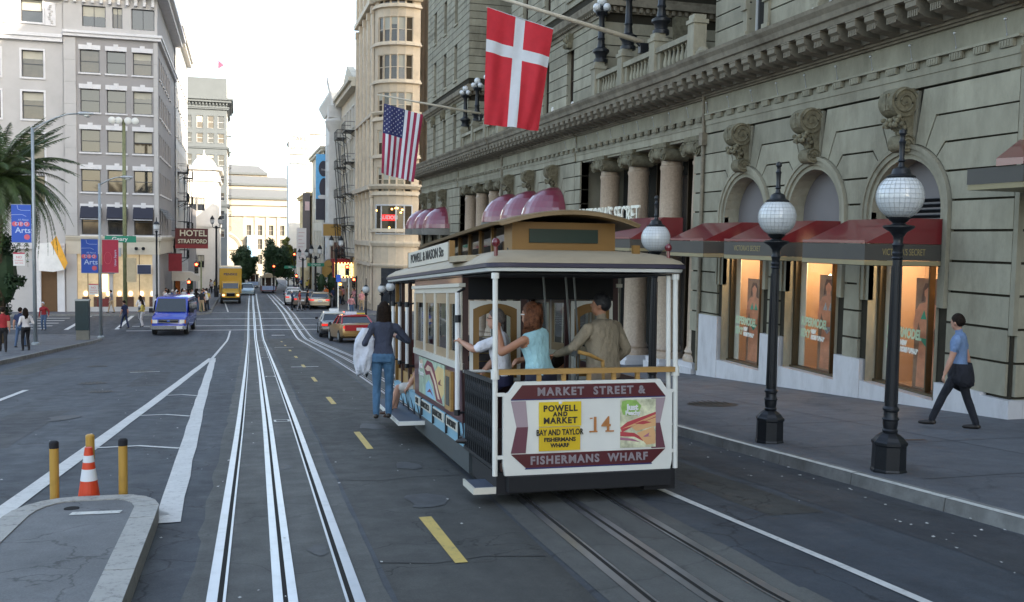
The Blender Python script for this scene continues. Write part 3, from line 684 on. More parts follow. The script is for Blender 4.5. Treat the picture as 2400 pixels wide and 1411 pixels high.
# shop windows
def shopwin(c, k):
    s = thing  # window group as a part of the hotel
    za = gz(c-RI)+(.46 if k else .28); zb = gz(c+RI)+(.62 if k else .5); x = HX+.30
    fr = MB(); y0, y1 = c-RI+.04, c+RI-.04; zt = 2.05
    z_ = lambda y: za+(zb-za)*(y-c+RI)/(2*RI)
    def vbar(y, w, xx=x, d=.07): fr.add([(xx-d, y-w, z_(y-w)), (xx-d, y+w, z_(y+w)), (xx-d, y+w, zt), (xx-d, y-w, zt), (xx+d, y-w, z_(y-w)), (xx+d, y+w, z_(y+w)), (xx+d, y+w, zt), (xx+d, y-w, zt)], [(0, 1, 2, 3), (4, 7, 6, 5), (0, 3, 7, 4), (1, 5, 6, 2)])
    vbar(y0, .025); vbar(y1, .035); vbar(y0+.46, .016)
    fr.add([(x-.12, y0-.05, z_(y0)), (x-.12, y1+.05, z_(y1)), (x-.12, y1+.05, z_(y1)+.05), (x-.12, y0-.05, z_(y0)+.05), (x+.1, y1+.05, z_(y1)+.05), (x+.1, y0-.05, z_(y0)+.05)], [(0, 1, 2, 3), (3, 2, 4, 5)])
    w = fr.build('window', M_BRASS, HB)
    MB().quad((x, y0, z_(y0)), (x, y1, z_(y1)), (x, y1, zt), (x, y0, zt)).build('pane', M_SHOPGL, w)
    rm = MB(); xi = HX+1.35
    rm.quad((xi, c-RI, -3), (xi, c+RI+.2, -3), (xi, c+RI+.2, 2.3), (xi, c-RI, 2.3)); rm.quad((x+.1, c+RI-.03, -3), (xi, c+RI-.03, -3), (xi, c+RI-.03, 2.3), (x+.1, c+RI-.03, 2.3), 0)
    rm.quad((x+.1, c-RI+.03, 2.3), (xi, c-RI+.03, 2.3), (xi, c-RI+.03, -3), (x+.1, c-RI+.03, -3), 0)
    rm.quad((x+.05, c-RI, z_(c-RI)-.03), (xi, c-RI, z_(c-RI)-.03), (xi, c+RI, z_(c+RI)-.03), (x+.05, c+RI, z_(c+RI)-.03), 1); rm.quad((x, c-RI, 2.2), (xi, c-RI, 2.2), (xi, c+RI, 2.2), (x, c+RI, 2.2), 0)
    rm.build('window_display', [M_ROOM, mat('display_floor', (.35, .25, .17), .5)], HB)
    # white curtain panel at the far jamb
    MB().box(x+.08, x+.10, c+RI-.30, c+RI-.05, z_(c+RI)+.03, 2.0).build('display_panel', mat('display_white', (.62, .56, .47), .7), HB)
    # spotlights
    for (yy, zz) in ((c-.55, 1.32), (c-.1+.5*(k == 1), 1.30)):
        MB().ell((HX+.8, yy, zz), (.035, .035, .035), 8, 6).build('display_spotlight', mat('spot_bulb', (1, .8, .5), emit=(1, .62, .3), es=60, var=0), HB)
    # painted lettering on the glass
    M_LET = mat('window_letter_green', (.5, .62, .42), .6, var=0, emit=None); M_LW = mat('window_letter_white', (.8, .78, .7), .6, var=0)
    ang = Vector((0, -1, -.0755)).normalized(); ox = x-.012; zc = z_(c)+1.12
    def T(s, yy, zz, size, m, sx=1): wtext('window_lettering', s, size, m, HB, (ox, yy, zz), ang, (0, 0, 1), ext=.001, sx=sx, bold=.013)
    yc = c+.22
    T('SUPERMODEL', yc, zc, .27, M_LET, .6); T('SEXY', yc+.33, zc-.27, .26, M_LET, .62); T('NEW', yc+.0, zc-.2, .13, M_LW, .6); T('MORE PUSH-UP', yc-.17, zc-.34, .13, M_LW, .56)
    # tall fashion poster behind the glass: flat printed figure, tan skin, swimwear
    px = HX+.56; mb = MB(); f = c-.12+.2*k
    zo = z_(c-.5)+.25; H = 1.9
    def P_(pts, m, d=0): mb.add([(px-d, f-a*H, zo+b*H) for a, b in pts], [tuple(range(len(pts)))], m)
    mb.quad((px+.01, f+.38, zo-.35), (px+.01, f-.44, zo-.35), (px+.01, f-.44, zo+2.0), (px+.01, f+.38, zo+2.0), 4)
    P_([(-.14, -.1), (-.13, .2), (-.11, .38), (-.10, .5), (-.15, .62), (-.17, .72), (-.13, .78), (-.04, .80), (-.04, .85), (.04, .85), (.04, .80), (.13, .78), (.17, .72), (.15, .6), (.10, .5), (.11, .38), (.14, .2), (.13, -.1)], 0, .002)
    P_([(-.20, .40), (-.17, .40), (-.13, .60), (-.12, .74), (-.18, .72), (-.21, .58)], 0, .003); P_([(.20, .40), (.17, .40), (.13, .60), (.12, .74), (.18, .72), (.21, .58)][::-1], 0, .003)
    P_([(.065*math.cos(t*pi/6), .91+.075*math.sin(t*pi/6)) for t in range(12)], 0, .004)
    P_([(-.1, .80), (-.085, .93), (-.05, 1.0), (.05, 1.0), (.085, .93), (.1, .78), (.06, .82), (.06, .92), (0, .965), (-.06, .92), (-.06, .82)], 1, .006)
    bi = 2 if k != 1 else 3
    P_([(-.10, .62), (-.01, .62), (-.05, .72)], bi, .008); P_([(.01, .62), (.10, .62), (.05, .72)], bi, .008); P_([(-.11, .42), (.11, .42), (.0, .33)], bi, .008)
    mb.build('fashion_poster', [mat('poster_skin', (.62, .25, .13), .6, var=.25, vs=3), mat('poster_hair', (.12, .05, .025), .7, var=.4, vs=9), mat('poster_teal', (.03, .32, .2), .6), mat('poster_silver', (.4, .38, .4), .6, var=.5, vs=20), mat('poster_ground', (.3, .17, .1), .7, var=.4, vs=2)], HB)
for k, c in enumerate(ARCS[1]): shopwin(c, k)
# lamps that light the shop windows
for k, c in enumerate(ARCS[1]):
    ld = bpy.data.lights.new('shop_light', 'POINT'); ld.energy = 27; ld.color = (1, .76, .48); ld.shadow_soft_size = .08
    lo = bpy.data.objects.new('shop_light', ld); COL.objects.link(lo); lo.parent = HB; lo.location = Vector((HX+.72, c, 1.9))-WL['hotel_building']
# lunette panels in the arch heads, one with louvres
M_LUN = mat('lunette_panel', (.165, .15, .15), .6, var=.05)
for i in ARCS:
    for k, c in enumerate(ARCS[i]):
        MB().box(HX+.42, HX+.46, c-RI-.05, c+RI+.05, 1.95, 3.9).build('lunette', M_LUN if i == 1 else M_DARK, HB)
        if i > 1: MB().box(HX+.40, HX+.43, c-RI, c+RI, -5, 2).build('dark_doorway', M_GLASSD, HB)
for k in range(5): MB().cbox((HX+.38, 16.15, 2.52+k*.105), (.09, 2*RI, .018), Rm=Matrix.Rotation(.6, 3, 'Y')).build('louvre', M_IRON, HB)
# hipped awnings
M_AWN = mat('red_awning', (.16, .005, .010), .38, var=.1, vs=2, spec=.9, coat=.6)
M_VAL = mat('grey_valance', (.06, .055, .047), .6, var=.06); M_VTRIM = mat('tan_valance_trim', (.28, .235, .13), .6, var=.1)
M_GOLD = mat('gold_lettering', (.32, .25, .1), .5, var=0)
def awning(ya, yb, xp=10.9, ztop=2.55, zf=2.08, zv=1.68, s1=True, face=''):
    mid = .62; xw = HX-.03
    a = MB(); xm = xp+1.05; a.add([(xp, ya, zf), (xp, yb, zf), (xm, yb, ztop), (xm, ya, ztop), (xw, ya, ztop), (xw, yb, ztop), (xw, ya, zf), (xw, yb, zf)], [(0, 3, 2, 1), (3, 4, 5, 2), (0, 6, 4, 3), (1, 2, 5, 7)]).box(xp-.006, xp+.006, ya, yb, zf, zf+.055)
    A = a.build('awning', M_AWN, HB)
    v = MB(); t = .015
    for z0, z1, m in ((zv+.09, zf-.012, 0), (zv, zv+.085, 1)):
        v.box(xp, xp+t, ya, yb, z0, z1, m); v.box(xp+t, xw, ya, ya+t, z0, z1, m); v.box(xp+t, xw, yb-t, yb, z0, z1, m)
    v.build('valance', [M_VAL, M_VTRIM], A)
    MB().tube([(xp+.02, ya+.02, zv), (xw, ya+.02, zv)], .012, 6).tube([(xp+.02, yb-.02, zv), (xw, yb-.02, zv)], .012, 6).tube([(xp+.02, ya, zv), (xp+.02, yb, zv)], .012, 6).build('awning_frame', M_IRON, A)
    if 'f' in face: wtext('valance_lettering', "VICTORIA'S SECRET", .17, M_GOLD, A, (xp-.004, (ya+yb)/2, (zv+zf)/2+.04), (0, -1, 0), ext=.001, sx=.78)
    if 's' in face: wtext('valance_lettering', "VICTORIA'S SECRET", .17, M_GOLD, A, ((xp+xw)/2, ya-.004, (zv+zf)/2+.04), (1, 0, 0), ext=.001, sx=.62)
    return A
awning(15.0, 17.0, face='s'); awning(18.15, 20.25, face='f'); awning(21.3, 23.4)
awning(25.9, 28.4, ztop=2.75, zf=2.1, zv=1.75); awning(29.6, 31.5, ztop=2.75, zf=2.15, zv=1.75)
# awning of the corner entrance, on the return wall, cut by the frame edge
A = MB().add([(11.45, 12.55, 3.32), (11.45, 12.0, 3.32), (16, 12.0, 3.32), (16, 13.3, 3.9), (12.6, 13.3, 3.86), (11.45, 12.55, 3.44), (11.45, 12.0, 3.42), (16, 12.0, 3.42)], [(5, 6, 7, 3, 4), (0, 5, 4), (0, 1, 6, 5), (1, 2, 7, 6)]).build('awning', M_AWN, HB)
MB().box(11.48, 16, 12.02, 12.05, 3.06, 3.31).box(11.48, 11.51, 12.05, 13.2, 3.06, 3.31).build('valance', M_VAL, A)
MB().box(11.5, 16, 12.03, 13.2, 2.97, 3.055).build('awning_soffit', M_VTRIM, A)
# round dome awnings over the far arches
dome = MB(); N = 16; rings = []
M_DOME = mat('pink_dome_awning', (.20, .03, .055), .3, var=.1, vs=2, spec=.9, coat=.7)
for z, r in ((0, 1.0), (.25, .985), (.5, .93), (.75, .83), (1.0, .68), (1.2, .48), (1.33, .25), (1.38, .04)):
    rings.append([(-1.45*r*math.sin(pi*j/N), 1.32*r*math.cos(pi*j/N), z) for j in range(N+1)])
dome.loft(rings, closed=False, cap=False); DMS = dome.mesh('dome_awning', M_DOME, smooth=False); autosmooth(DMS, 8)
ring = MB(); ring.loft([[(-1.47*math.sin(pi*j/N), 1.34*math.cos(pi*j/N), z) for j in range(N+1)] for z in (-.42, -.02)], closed=False, cap=False); RMS = ring.mesh('valance', mat('dome_valance', (.16, .15, .13), .6), smooth=True)
for i in (2, 3):
    for c in ARCS[i]:
        d = inst(DMS, 'dome_awning', HB, (HX-.02, c, 2.82 if i == 2 else 2.62)); inst(RMS, 'valance', d, (0, 0, 0), world=False)
# colonnades
colm = MB().lathe((0, 0, 0), [(.50, -.02), (.50, .08), (.47, .16), (.43, .2), (.46, .26), (.42, .34), (.39, .42), (.385, 2.2), (.36, 4.4), (.345, 5.5), (.37, 5.56), (.37, 5.62), (.34, 5.66), (.34, 5.78)], 26)
CM = colm.mesh('column', M_COLUMN); autosmooth(CM, 35)
cap = MB(); cap.lathe((0, 0, 0), [(.36, 0), (.44, .09), (.42, .16), (.45, .24)], 20); cap.box(-.46, .46, -.5, .5, .40, .54); cap.box(-.42, .42, -.44, .44, .24, .40)
for sy in (-1, 1):
    for sx in (-1, 1):
        pts = [(sx*.36+.15*(1-t/30)*math.cos(t*.42)*sx, sy*.43, .20+.17*(1-t/30)*math.sin(t*.42+1)) for t in range(28)]; cap.tube(pts, .045, 6, r1=.02)
    for k in range(6): cap.ell((random.uniform(-.1, .1), sy*.45, .25+random.uniform(-.08, .14)), (.06, .05, .06), 7, 5)
for sx in (-1, 1):
    cap.loft([[(sx*.42+.13*math.cos(2*pi*t/12), yy, .19+.15*math.sin(2*pi*t/12)) for t in range(12)] for yy in (-.44, -.2, .2, .44)])
    for k in range(8): cap.ell((sx*.46, random.uniform(-.2, .2), .25+random.uniform(-.1, .12)), (.05, .06, .06), 7, 5)
for sy in (-1, 1):
    cap.loft([[(xx, sy*.40+.20*math.cos(2*pi*t/16), .17+.20*math.sin(2*pi*t/16)) for t in range(16)] for xx in (-.50, .3)])
    cap.tube([(-.53, sy*(.40+.19*(1-t/40)*math.cos(t*.45)), .17+.19*(1-t/40)*math.sin(t*.45)) for t in range(36)], .03, 5, r1=.015)
cap.box(-.49, -.3, -.3, .3, .22, .38)
KM = cap.mesh('capital', M_STONED); autosmooth(KM, 45)
for (ya, yb, ys, zb) in ((Y1, Y2, [25.5, 27.75, 30.35, 32.95], -2.5), (Y3, Y4, [47.2, 49.3, 52.1, 54.8], -4.3)):
    back = MB()
    back.quad((HX+1.9, ya, -6), (HX+1.9, yb, -6), (HX+1.9, yb, 6.2), (HX+1.9, ya, 6.2), 0)
    back.box(HX+.35, HX+1.9, ya+.0, ya+.4, -6, 6.2, 1); back.box(HX+.35, HX+1.9, yb-.4, yb, -6, 6.2, 1)
    back.box(HX+.1, HX+1.9, ya, yb, 5.0, 5.08, 1)
    for yy in np.arange(ya+1.2, yb-1, 2.5):
        back.box(HX+1.75, HX+1.9, yy-.06, yy+.06, -6, 5.0, 2); back.box(HX+1.78, HX+1.9, yy+.9, yy+.98, -6, 5.0, 2)
    back.build('colonnade_recess', [M_GLASSD, M_STONE, M_BRONZE], HB)
    for y in ys:
        zb0 = gz(y)+.13; sc = (4.55-zb0-.35)/5.78
        mbp = MB().box(HX-.12, HX+1.0, y-.56, y+.56, zb0-.3, zb0+.2); mbp.box(HX-.06, HX+.94, y-.52, y+.52, zb0+.2, zb0+.35); mbp.build('column_plinth', M_MARBLE, HB)
        c = inst(CM, 'column', HB, (HX+.44, y, zb0+.35), scale=(1, 1, sc)); inst(KM, 'capital', HB, (HX+.44, y, 4.545))
    for yy in (ya+.02, yb-.62):
        for z0, z1 in zip(ZG[:-1], ZG[1:]):
            stone([(yy+.0, z0+G), (yy+.6, z0+G), (yy+.6, z1-G), (yy, z1-G)], d=.35)
        MB().box(HX+.06, HX+.35, yy-.0, yy+.6, -5, 5.05).build('pilaster_core', M_STONE2, HB)
    MB().box(HX-.02, HX+.3, ya+.6, yb-.6, 1.7, 2.0).build('shop_fascia', M_VAL, HB)
wtext('shop_lettering', "VICTORIA'S SECRET", .86, mat('letter_white', (.85, .83, .7), .5, var=0), HB, (HX-.25, 31.4, 2.86), (0, -1, 0), ext=.03, sx=.74, bold=.008)
# drainpipe
pipe = MB().tube([(HX-.07, Y1-.02, -1.6), (HX-.07, Y1-.02, 4.75)], .055, 8).box(HX-.16, HX+.02, Y1-.12, Y1+.08, 4.75, 5.1).tube([(HX-.07, Y1-.02, 5.1), (HX-.1, Y1-.02, 6.15)], .045, 8)
pipe.build('drainpipe', mat('pipe_stone_paint', (.2, .17, .12), .6, var=.3, vs=6), HB); pipe2 = MB().tube([(HX-.07, Y3+.05, -1.6), (HX-.07, Y3+.05, 6.1)], .055, 8).build('drainpipe', MATS['pipe_stone_paint'], HB)

# ---- towers above the cornice
TX = HX+.32
def tower(ya, yb, wc, ww, nrows, near):
    mb = MB(); rows = []
    z0 = 7.02; z = 7.35; H1 = 2.4
    holes = []
    if near: rows = [(7.15, 10.3)]; top = 14
    else: rows = [(7.25, 9.75)]+[(11.75+3.45*k, 13.85+3.45*k) for k in range(nrows)]; top = 36
    for c in wc:
        for a, b in rows: holes.append((c-ww/2-ya, c+ww/2-ya, a-z0, b-z0))
    # joints show as the dark core; courses are separate stones on it
    wall_grid(mb, (TX+.06, ya, z0), (0, 1, 0), (-1, 0, 0), yb-ya, top-z0, holes, .24, 0, 1)
    mb.quad((TX+.06, ya, top), (TX+.06, yb, top), (TX+.06, yb, ZT), (TX+.06, ya, ZT), 1)
    mb.build('tower_wall', [M_STONE2, M_STONE], HB)
    CH = .43; zc = z0+.05; k = 0
    zmax = 13.2 if near else 25.5
    cuts = sorted([ya]+[v for c in wc for v in (c-ww/2, c+ww/2)]+[yb])
    while zc < zmax:
        inwin = any(a-.05 < zc+CH/2 < b+.1 for a, b in rows)
        if not near and 10.35 < zc+CH/2 < 11.2: zc += CH; k += 1; continue
        segs = [(cuts[i], cuts[i+1]) for i in range(0, len(cuts), 2)] if inwin else [(ya, yb)]
        for a, b in segs:
            if zc > 16 and not near: continue
            MB().box(TX-.0, TX+.06, a+.0, b-.0, zc+.018, zc+CH-.018).build('stone_course', M_STONE, HB)
        zc += CH; k += 1
    if not near:   # upper courses beyond what can be told apart: one relief
        mb = MB(); zc = 16
        while zc < 30:
            inwin = any(a-.05 < zc+CH/2 < b+.1 for a, b in rows)
            for a, b in ([(cuts[i], cuts[i+1]) for i in range(0, len(cuts), 2)] if inwin else [(ya, yb)]): mb.box(TX, TX+.06, a, b, zc+.018, zc+CH-.018)
            zc += CH
        props(mb.build('upper_stone_courses', M_STONE, HB), kind='stuff')
        MB().loft([[(x, y, z) for x, z in ((TX+.1, 10.3), (TX-.06, 10.3), (TX-.08, 10.45), (TX-.3, 10.6), (TX-.34, 10.85), (TX-.1, 11.0), (TX+.1, 11.0))] for y in (ya-.3, yb+.3)]).build('string_course', M_CORN, HB)
        dm = MB()
        yy = ya-.1
        while yy < yb: dm.box(TX-.2, TX-.05, yy, yy+.1, 10.45, 10.58); yy += .22
        props(dm.build('string_dentils', M_CORN, HB), kind='stuff')
    for c in wc:
        for a, b in rows:
            # window facing -x: u direction is -y so that it looks to the street
            window(HB, (TX+.22, c+ww/2, a), (0, -1, 0), ww, b-a, M_BRONZE if not near else M_WHITE, 'h', .05)
            MB().box(TX-.08, TX+.1, c-ww/2-.1, c+ww/2+.1, a-.12, a-.0).build('sill', M_STONE, HB)
        if not near:
            MB().prism([(c-.2, 9.75), (c+.2, 9.75), (c+.28, 10.3), (c-.28, 10.3)], TX-.2, TX+.02, axis='x').build('keystone', M_STONED, HB)
            mb = MB(); random.seed(int(c*10))
            for q in range(12): mb.ell((TX-.2+random.uniform(-.04, .02), c+random.uniform(-.16, .16), 9.95+random.uniform(-.35, .3)), (.07, .07, .09), 7, 5)
            mb.build('keystone_carving', M_STONED, HB)
    if near:
        for c in wc:
            for s in (-1, 1):
                MB().box(TX-.07, TX+.0, c+s*(ww/2+.1)-.1, c+s*(ww/2+.1)+.1, 7.2, 10.6).build('window_jamb', M_STONE, HB)
                for q in range(4): MB().box(TX-.13, TX-.07, c+s*(ww/2+.12)-.14, c+s*(ww/2+.12)+.14, 7.3+q*.86, 7.6+q*.86).build('jamb_block', M_STONE, HB)
tower(13.4, 24.9, [16.15, 19.3, 22.6], .85, 0, True)
tower(33.6, 46.3, [37.3, 40.5, 43.9], .85, 5, False)
tower(55.4, 68.2, [59.0, 62.2, 65.5], .85, 5, False)
# side walls of towers facing the camera (light courts)
for (yc, x0) in ((33.6, TX), (55.4, TX)):
    mb = MB(); mb.quad((x0, yc+.03, 7), (x0+9.5, yc+.03, 7), (x0+9.5, yc+.03, 36), (x0, yc+.03, 36)); mb.build('side_wall', M_STONE2, HB)
    z = 7.07
    for k in range(28):
        if z+.43 > 10.3 and z < 11: z += .43; continue
        MB().box(x0+.0, x0+8.9, yc-.03, yc+.03, z+.018, z+.412).build('stone_course', M_STONE, HB); z += .43
    MB().box(x0-.34, x0+9, yc-.32, yc, 10.62, 10.85).box(x0-.1, x0+9, yc-.1, yc, 10.4, 10.62).box(x0-.1, x0+9, yc-.12, yc, 10.85, 11.0).build('string_course', M_CORN, HB)
    dm = MB(); xx = x0
    while xx < x0+8.8: dm.box(xx, xx+.11, yc-.24, yc-.1, 10.44, 10.6); xx += .26
    props(dm.build('string_dentils', M_CORN, HB), kind='stuff')
for (x, yc) in ((TX+3.0, 33.6), (TX+6.2, 33.6)):
    MB().prism([(x-.25, 9.3), (x+.25, 9.3), (x+.3, 10.4), (x-.3, 10.4)], yc-.3, yc, axis='y').build('bracket', M_STONED, HB)
    MB().box(x-.4, x+.4, yc-.04, yc+.05, 7.1, 9.2).build('dark_window', M_GLASSD, HB)
# balustrades in the courts
bal = MB().lathe((0, 0, 0), [(.075, 0), (.075, .04), (.045, .07), (.05, .12), (.085, .24), (.075, .32), (.04, .5), (.035, .56), (.06, .62), (.06, .66)], 10); BM_ = bal.mesh('baluster', M_STONE); autosmooth(BM_, 40)
def balustrade(ys, x=HX-.02, piers=None):
    for y in ys:
        MB().box(x-.18, x+.22, y-.2, y+.2, 7.02, 8.25).box(x-.22, x+.26, y-.24, y+.24, 8.25, 8.36).box(x-.16, x+.2, y-.18, y+.18, 8.36, 8.5).build('balustrade_pier', M_STONE, HB)
    for a, b in zip(ys, ys[1:]):
        MB().box(x-.12, x+.16, a+.2, b-.2, 7.02, 7.2).build('balustrade_base', M_STONE, HB); MB().box(x-.14, x+.18, a+.2, b-.2, 7.86, 8.02).build('balustrade_rail', M_STONE, HB)
        n = 6; L = (b-a-.4-.5)/n
        [MB().box(x-.08, x+.12, p_, q_, 7.2, 7.86).build('balustrade_panel', M_STONE, HB) for p_, q_ in ((a+.2, a+.42), (b-.42, b-.2))]
        for k in range(n): inst(BM_, 'baluster', HB, (x+.02, a+.47+L*(k+.5)*.96, 7.2))
balustrade([25.4, 28.1, 30.75, 33.3]); balustrade([46.8, 49.5, 52.3, 55.2])
# small vents and flood lights on the ledge
mb = MB().lathe((HX-.5, 24.0, 7.04), [(.16, 0), (.2, .06), (.2, .16), (.15, .2), (.12, .26)], 12).build('ledge_vent', M_STONE, HB)
for i, (y, h) in enumerate(((37.0, .3), (18.8, .16), (21.9, .14), (17.3, .18), (34.6, .2), (40.2, .16))): MB().lathe((HX-.5, y, 7.04), [(.05, 0), (.07, h*.6), (.03, h)], 8).build('ledge_floodlight', M_OFFW, HB)
random.seed(3)
# ============================================================ CABLE CAR
M_MAROON = mat('maroon_paint', (.085, .012, .016), .3, var=.08, spec=.6, coat=.3)
M_LBLUE = mat('light_blue_paint', (.25, .46, .58), .4, var=.06)
M_CREAM = mat('cream_paint', (.62, .59, .51), .35, var=.05)
M_OCHRE = mat('ochre_paint', (.21, .108, .022), .4, var=.1)
M_CANVAS = mat('tan_roof_canvas', (.34, .275, .185), .6, var=.12, vs=1.2, grime=.25, gs=2)
M_GREYP = mat('grey_skirt_paint', (.055, .066, .072), .5, var=.15)
M_DKWOOD = mat('dark_wood', (.045, .018, .012), .5, var=.2)
M_WOOD = mat('varnished_wood', (.40, .23, .07), .35, var=.2, vs=2, stretch=(1, 8, 8))
M_DGREEN = mat('dark_green_paint', (.004, .022, .015), .35, var=.05)
M_YEL = mat('yellow_sign', (.68, .49, .015), .45, var=.05)
M_NAVY = mat('navy_edge', (.02, .025, .12), .5, var=0)
M_LETG = mat('grey_letter', (.25, .22, .24), .5, var=0)
M_BLK = mat('black_letter', (.02, .018, .015), .6, var=0)
M_ORG = mat('copper_letter', (.42, .17, .05), .5, var=0)
M_PGREY = mat('dusty_mauve', (.34, .26, .29), .5, var=.05)
M_CGL = glass_mat('car_window_glass', (.82, .86, .86))
CC = thing('cable_car', 'maroon and light blue cable car numbered 14 on its white rear board, with riders', 'cable car', (3.56, 9.40, -.70), rot=(R(-3.55), 0, R(-1.3)))
def cb(mb, name, m, parent=None, smooth=False): return mb.build(name, m, parent or CC, smooth=smooth, local=True)
W = 1.0           # half width of the body
L = 8.3
# floor and under-gear
cb(MB().box(-.95, .95, .02, 8.2, .34, .42), 'floor', M_DKWOOD)
ug = MB().box(-.62, .62, .5, 7.8, .12, .34).box(-.98, .98, .04, .16, .10, .33).box(-.8, .95, .16, .5, .14, .34).box(.62, .98, -.02, 1.5, .08, .3).box(-1.0, -.6, .02, 1.2, .1, .32)
cb(ug, 'undercarriage', M_DARK)
for y in (1.7, 3.0, 5.4, 6.7):
    for x in (-.53, .53): cb(MB().loft([[(x+dx, y+.27*math.cos(2*pi*j/16), .28+.27*math.sin(2*pi*j/16)) for j in range(16)] for dx in (-.05, .05)]), 'wheel', M_RUST)
cb(MB().box(-.9, .9, -.1, .02, .14, .3), 'bumper', M_DARK)
# rear board
def oct_(x0, x1, z0, z1, c): return [(x0+c, z0), (x1-c, z0), (x1, z0+c), (x1, z1-c), (x1-c, z1), (x0+c, z1), (x0, z1-c), (x0, z0+c)]
PX = -.0
brd = cb(MB().prism([(-.92, .30), (.92, .30), (.94, .40), (.94, 1.14), (.88, 1.16), (.80, 1.27), (-.80, 1.27), (-.88, 1.16), (-.94, 1.14), (-.94, .40)], -.03, .02, axis='y'), 'end_board', M_OFFW)
cb(MB().prism([(-.78, .42), (-.68, .30+.06), (.68, .36), (.78, .42), (.86, .50), (-.86, .50)], -.036, -.03, axis='y'), 'lower_name_band', M_MAROON, brd) if False else None
def band(name, poly, m, y=-.036): return cb(MB().prism(poly, y, y+.005, axis='y'), name, m, brd)
band('lower_name_band', [(-.86, .52), (-.70, .375), (.70, .375), (.86, .52)], M_MAROON)
band('lower_band_edge', [(-.70, .375), (.70, .375), (.71, .36), (-.71, .36)], M_NAVY)
band('upper_name_band', [(-.86, 1.09), (.86, 1.09), (.74, 1.235), (-.74, 1.235)], M_MAROON)
band('upper_band_edge', [(-.86, 1.09), (.86, 1.09), (.86, 1.078), (-.86, 1.078)], M_NAVY)
for s in (-1, 1):
    band('side_panel', [(s*.86, 1.07), (s*.70, 1.07), (s*.675, .80), (s*.80, .80)][::s], M_PGREY)
    band('side_panel', [(s*.80, .80), (s*.675, .80), (s*.70, .53), (s*.86, .53)][::s], mat('plum_paint', (.13, .04, .06), .45, var=.05))
def ct(name, s, size, m, x, z, y=-.042, par=None, **k): return text(name, s, size, m, par or brd, frameM((x, y, z), (1, 0, 0), (0, 0, 1)), **k)
ct('band_lettering', 'MARKET  STREET &', .115, M_LETG, 0.02, 1.16, space=1.25, bold=.004); ct('band_lettering', 'FISHERMANS  WHARF', .115, M_LETG, 0.0, .446, space=1.2, bold=.004)
y1 = cb(MB().box(-.56, -.10, -.05, -.036, .80, 1.055), 'yellow_sign', M_YEL, brd); y2 = cb(MB().box(-.56, -.11, -.05, -.036, .545, .792), 'yellow_sign', mat('yellow_sign_deep', (.62, .42, .01), .45, var=.05), brd)
for s, z, sz, sp in (('POWELL', .985, .088, 1.15), ('AND', .925, .062, 1.3), ('MARKET', .858, .088, 1.15)): ct('sign_lettering', s, sz, M_BLK, -.33, z, -.053, space=sp, bold=.003)
for s, z, sz, sx in (('BAY AND TAYLOR', .735, .085, .72), ('FISHERMANS', .66, .058, 1.05), ('WHARF', .60, .058, 1.0)): ct('sign_lettering', s, sz, M_BLK, -.335, z, -.053, sx=sx, bold=.002)
cb(MB().ell((-.33, -.052, 1.045), (.02, .006, .016), 10, 6), 'sign_hook', M_WHITE, brd)
n14 = ct('number_lettering', '14', .215, M_ORG, .12, .80, sx=1.0, space=1.15, bold=.003)
cb(MB().box(-.005, .085, -.043, -.038, .722, .738).box(.175, .27, -.043, -.038, .722, .738).box(-.0, .03, -.043, -.038, .865, .876), 'number_serif', M_ORG, brd)
# small colourful poster (plain generic shapes)
pst = MB(); M_P = [mat('poster_pale', (.55, .55, .38), .5, var=.5, vs=9), mat('poster_green', (.25, .42, .10), .5, var=.3, vs=9), mat('poster_red', (.42, .05, .06), .5, var=.2), mat('poster_sand', (.62, .36, .17), .5, var=.15), mat('poster_cream', (.7, .6, .45), .5, var=.1), mat('poster_mauve', (.35, .13, .2), .5, var=.2)]
pst.box(.34, .745, -.043, -.037, .545, 1.06, 0)
def pp(pts, m, d): pst.prism(pts, -.043-d, -.043, m, axis='y')
pp([(.36, 1.04), (.42, 1.055), (.52, 1.05), (.58, .99), (.55, .92), (.45, .885), (.37, .9), (.35, .97)], 1, .001)
pp([(.34, .76), (.42, .82), (.745, .92), (.745, .86), (.5, .78), (.36, .71)], 2, .002); pp([(.36, .75), (.745, .895), (.745, .87), (.48, .775)], 3, .003)
pp([(.45, .78), (.745, .86), (.745, .77), (.52, .72)], 3, .002); pp([(.34, .72), (.5, .70), (.6, .64), (.6, .61), (.5, .66), (.34, .67)], 2, .002); pp([(.34, .66), (.48, .64), (.57, .6), (.45, .62), (.34, .63)], 5, .003)
pp([(.53, .70), (.72, .76), (.74, .70), (.74, .58), (.64, .57), (.56, .66)], 3, .003); pp([(.5, .80), (.6, .79), (.7, .81), (.6, .83)], 2, .004); pp([(.6, .66), (.67, .70), (.66, .665), (.70, .66), (.62, .655)], 5, .005)
cb(pst, 'poster', M_P, brd)
ct('poster_lettering', 'Just', .085, M_WHITE, .475, .975, -.05, bold=.004); ct('poster_lettering', 'Peachy', .06, M_WHITE, .48, .915, -.05, bold=.003)
# white posts and rails of the rear platform
for x in (-1.02, .99):
    p = cb(MB().tube([(x, .0, .30), (x, .0, 2.40)], .028, 10).tube([(x, 0, 1.30), (x, 0, 1.40)], .045, 10).tube([(x, 0, 2.34), (x, 0, 2.40)], .042, 10), 'post', M_OFFW)
    for z in (.49, 1.14): cb(MB().box(min(x, x*.9), max(x, x*.9), -.02, .02, z-.018, z+.018), 'board_bracket', M_OFFW)
cb(MB().tube([(.93, .05, .30), (.93, .05, 2.4)], .026, 10), 'post', M_OFFW)
rail = cb(MB().box(-.99, .97, -.045, .045, 1.345, 1.40), 'hand_rail', M_WOOD)
for x in (-.55, -.28, 0, .28, .55): cb(MB().box(x-.022, x+.022, -.02, .02, 1.27, 1.345), 'rail_post', M_WOOD)
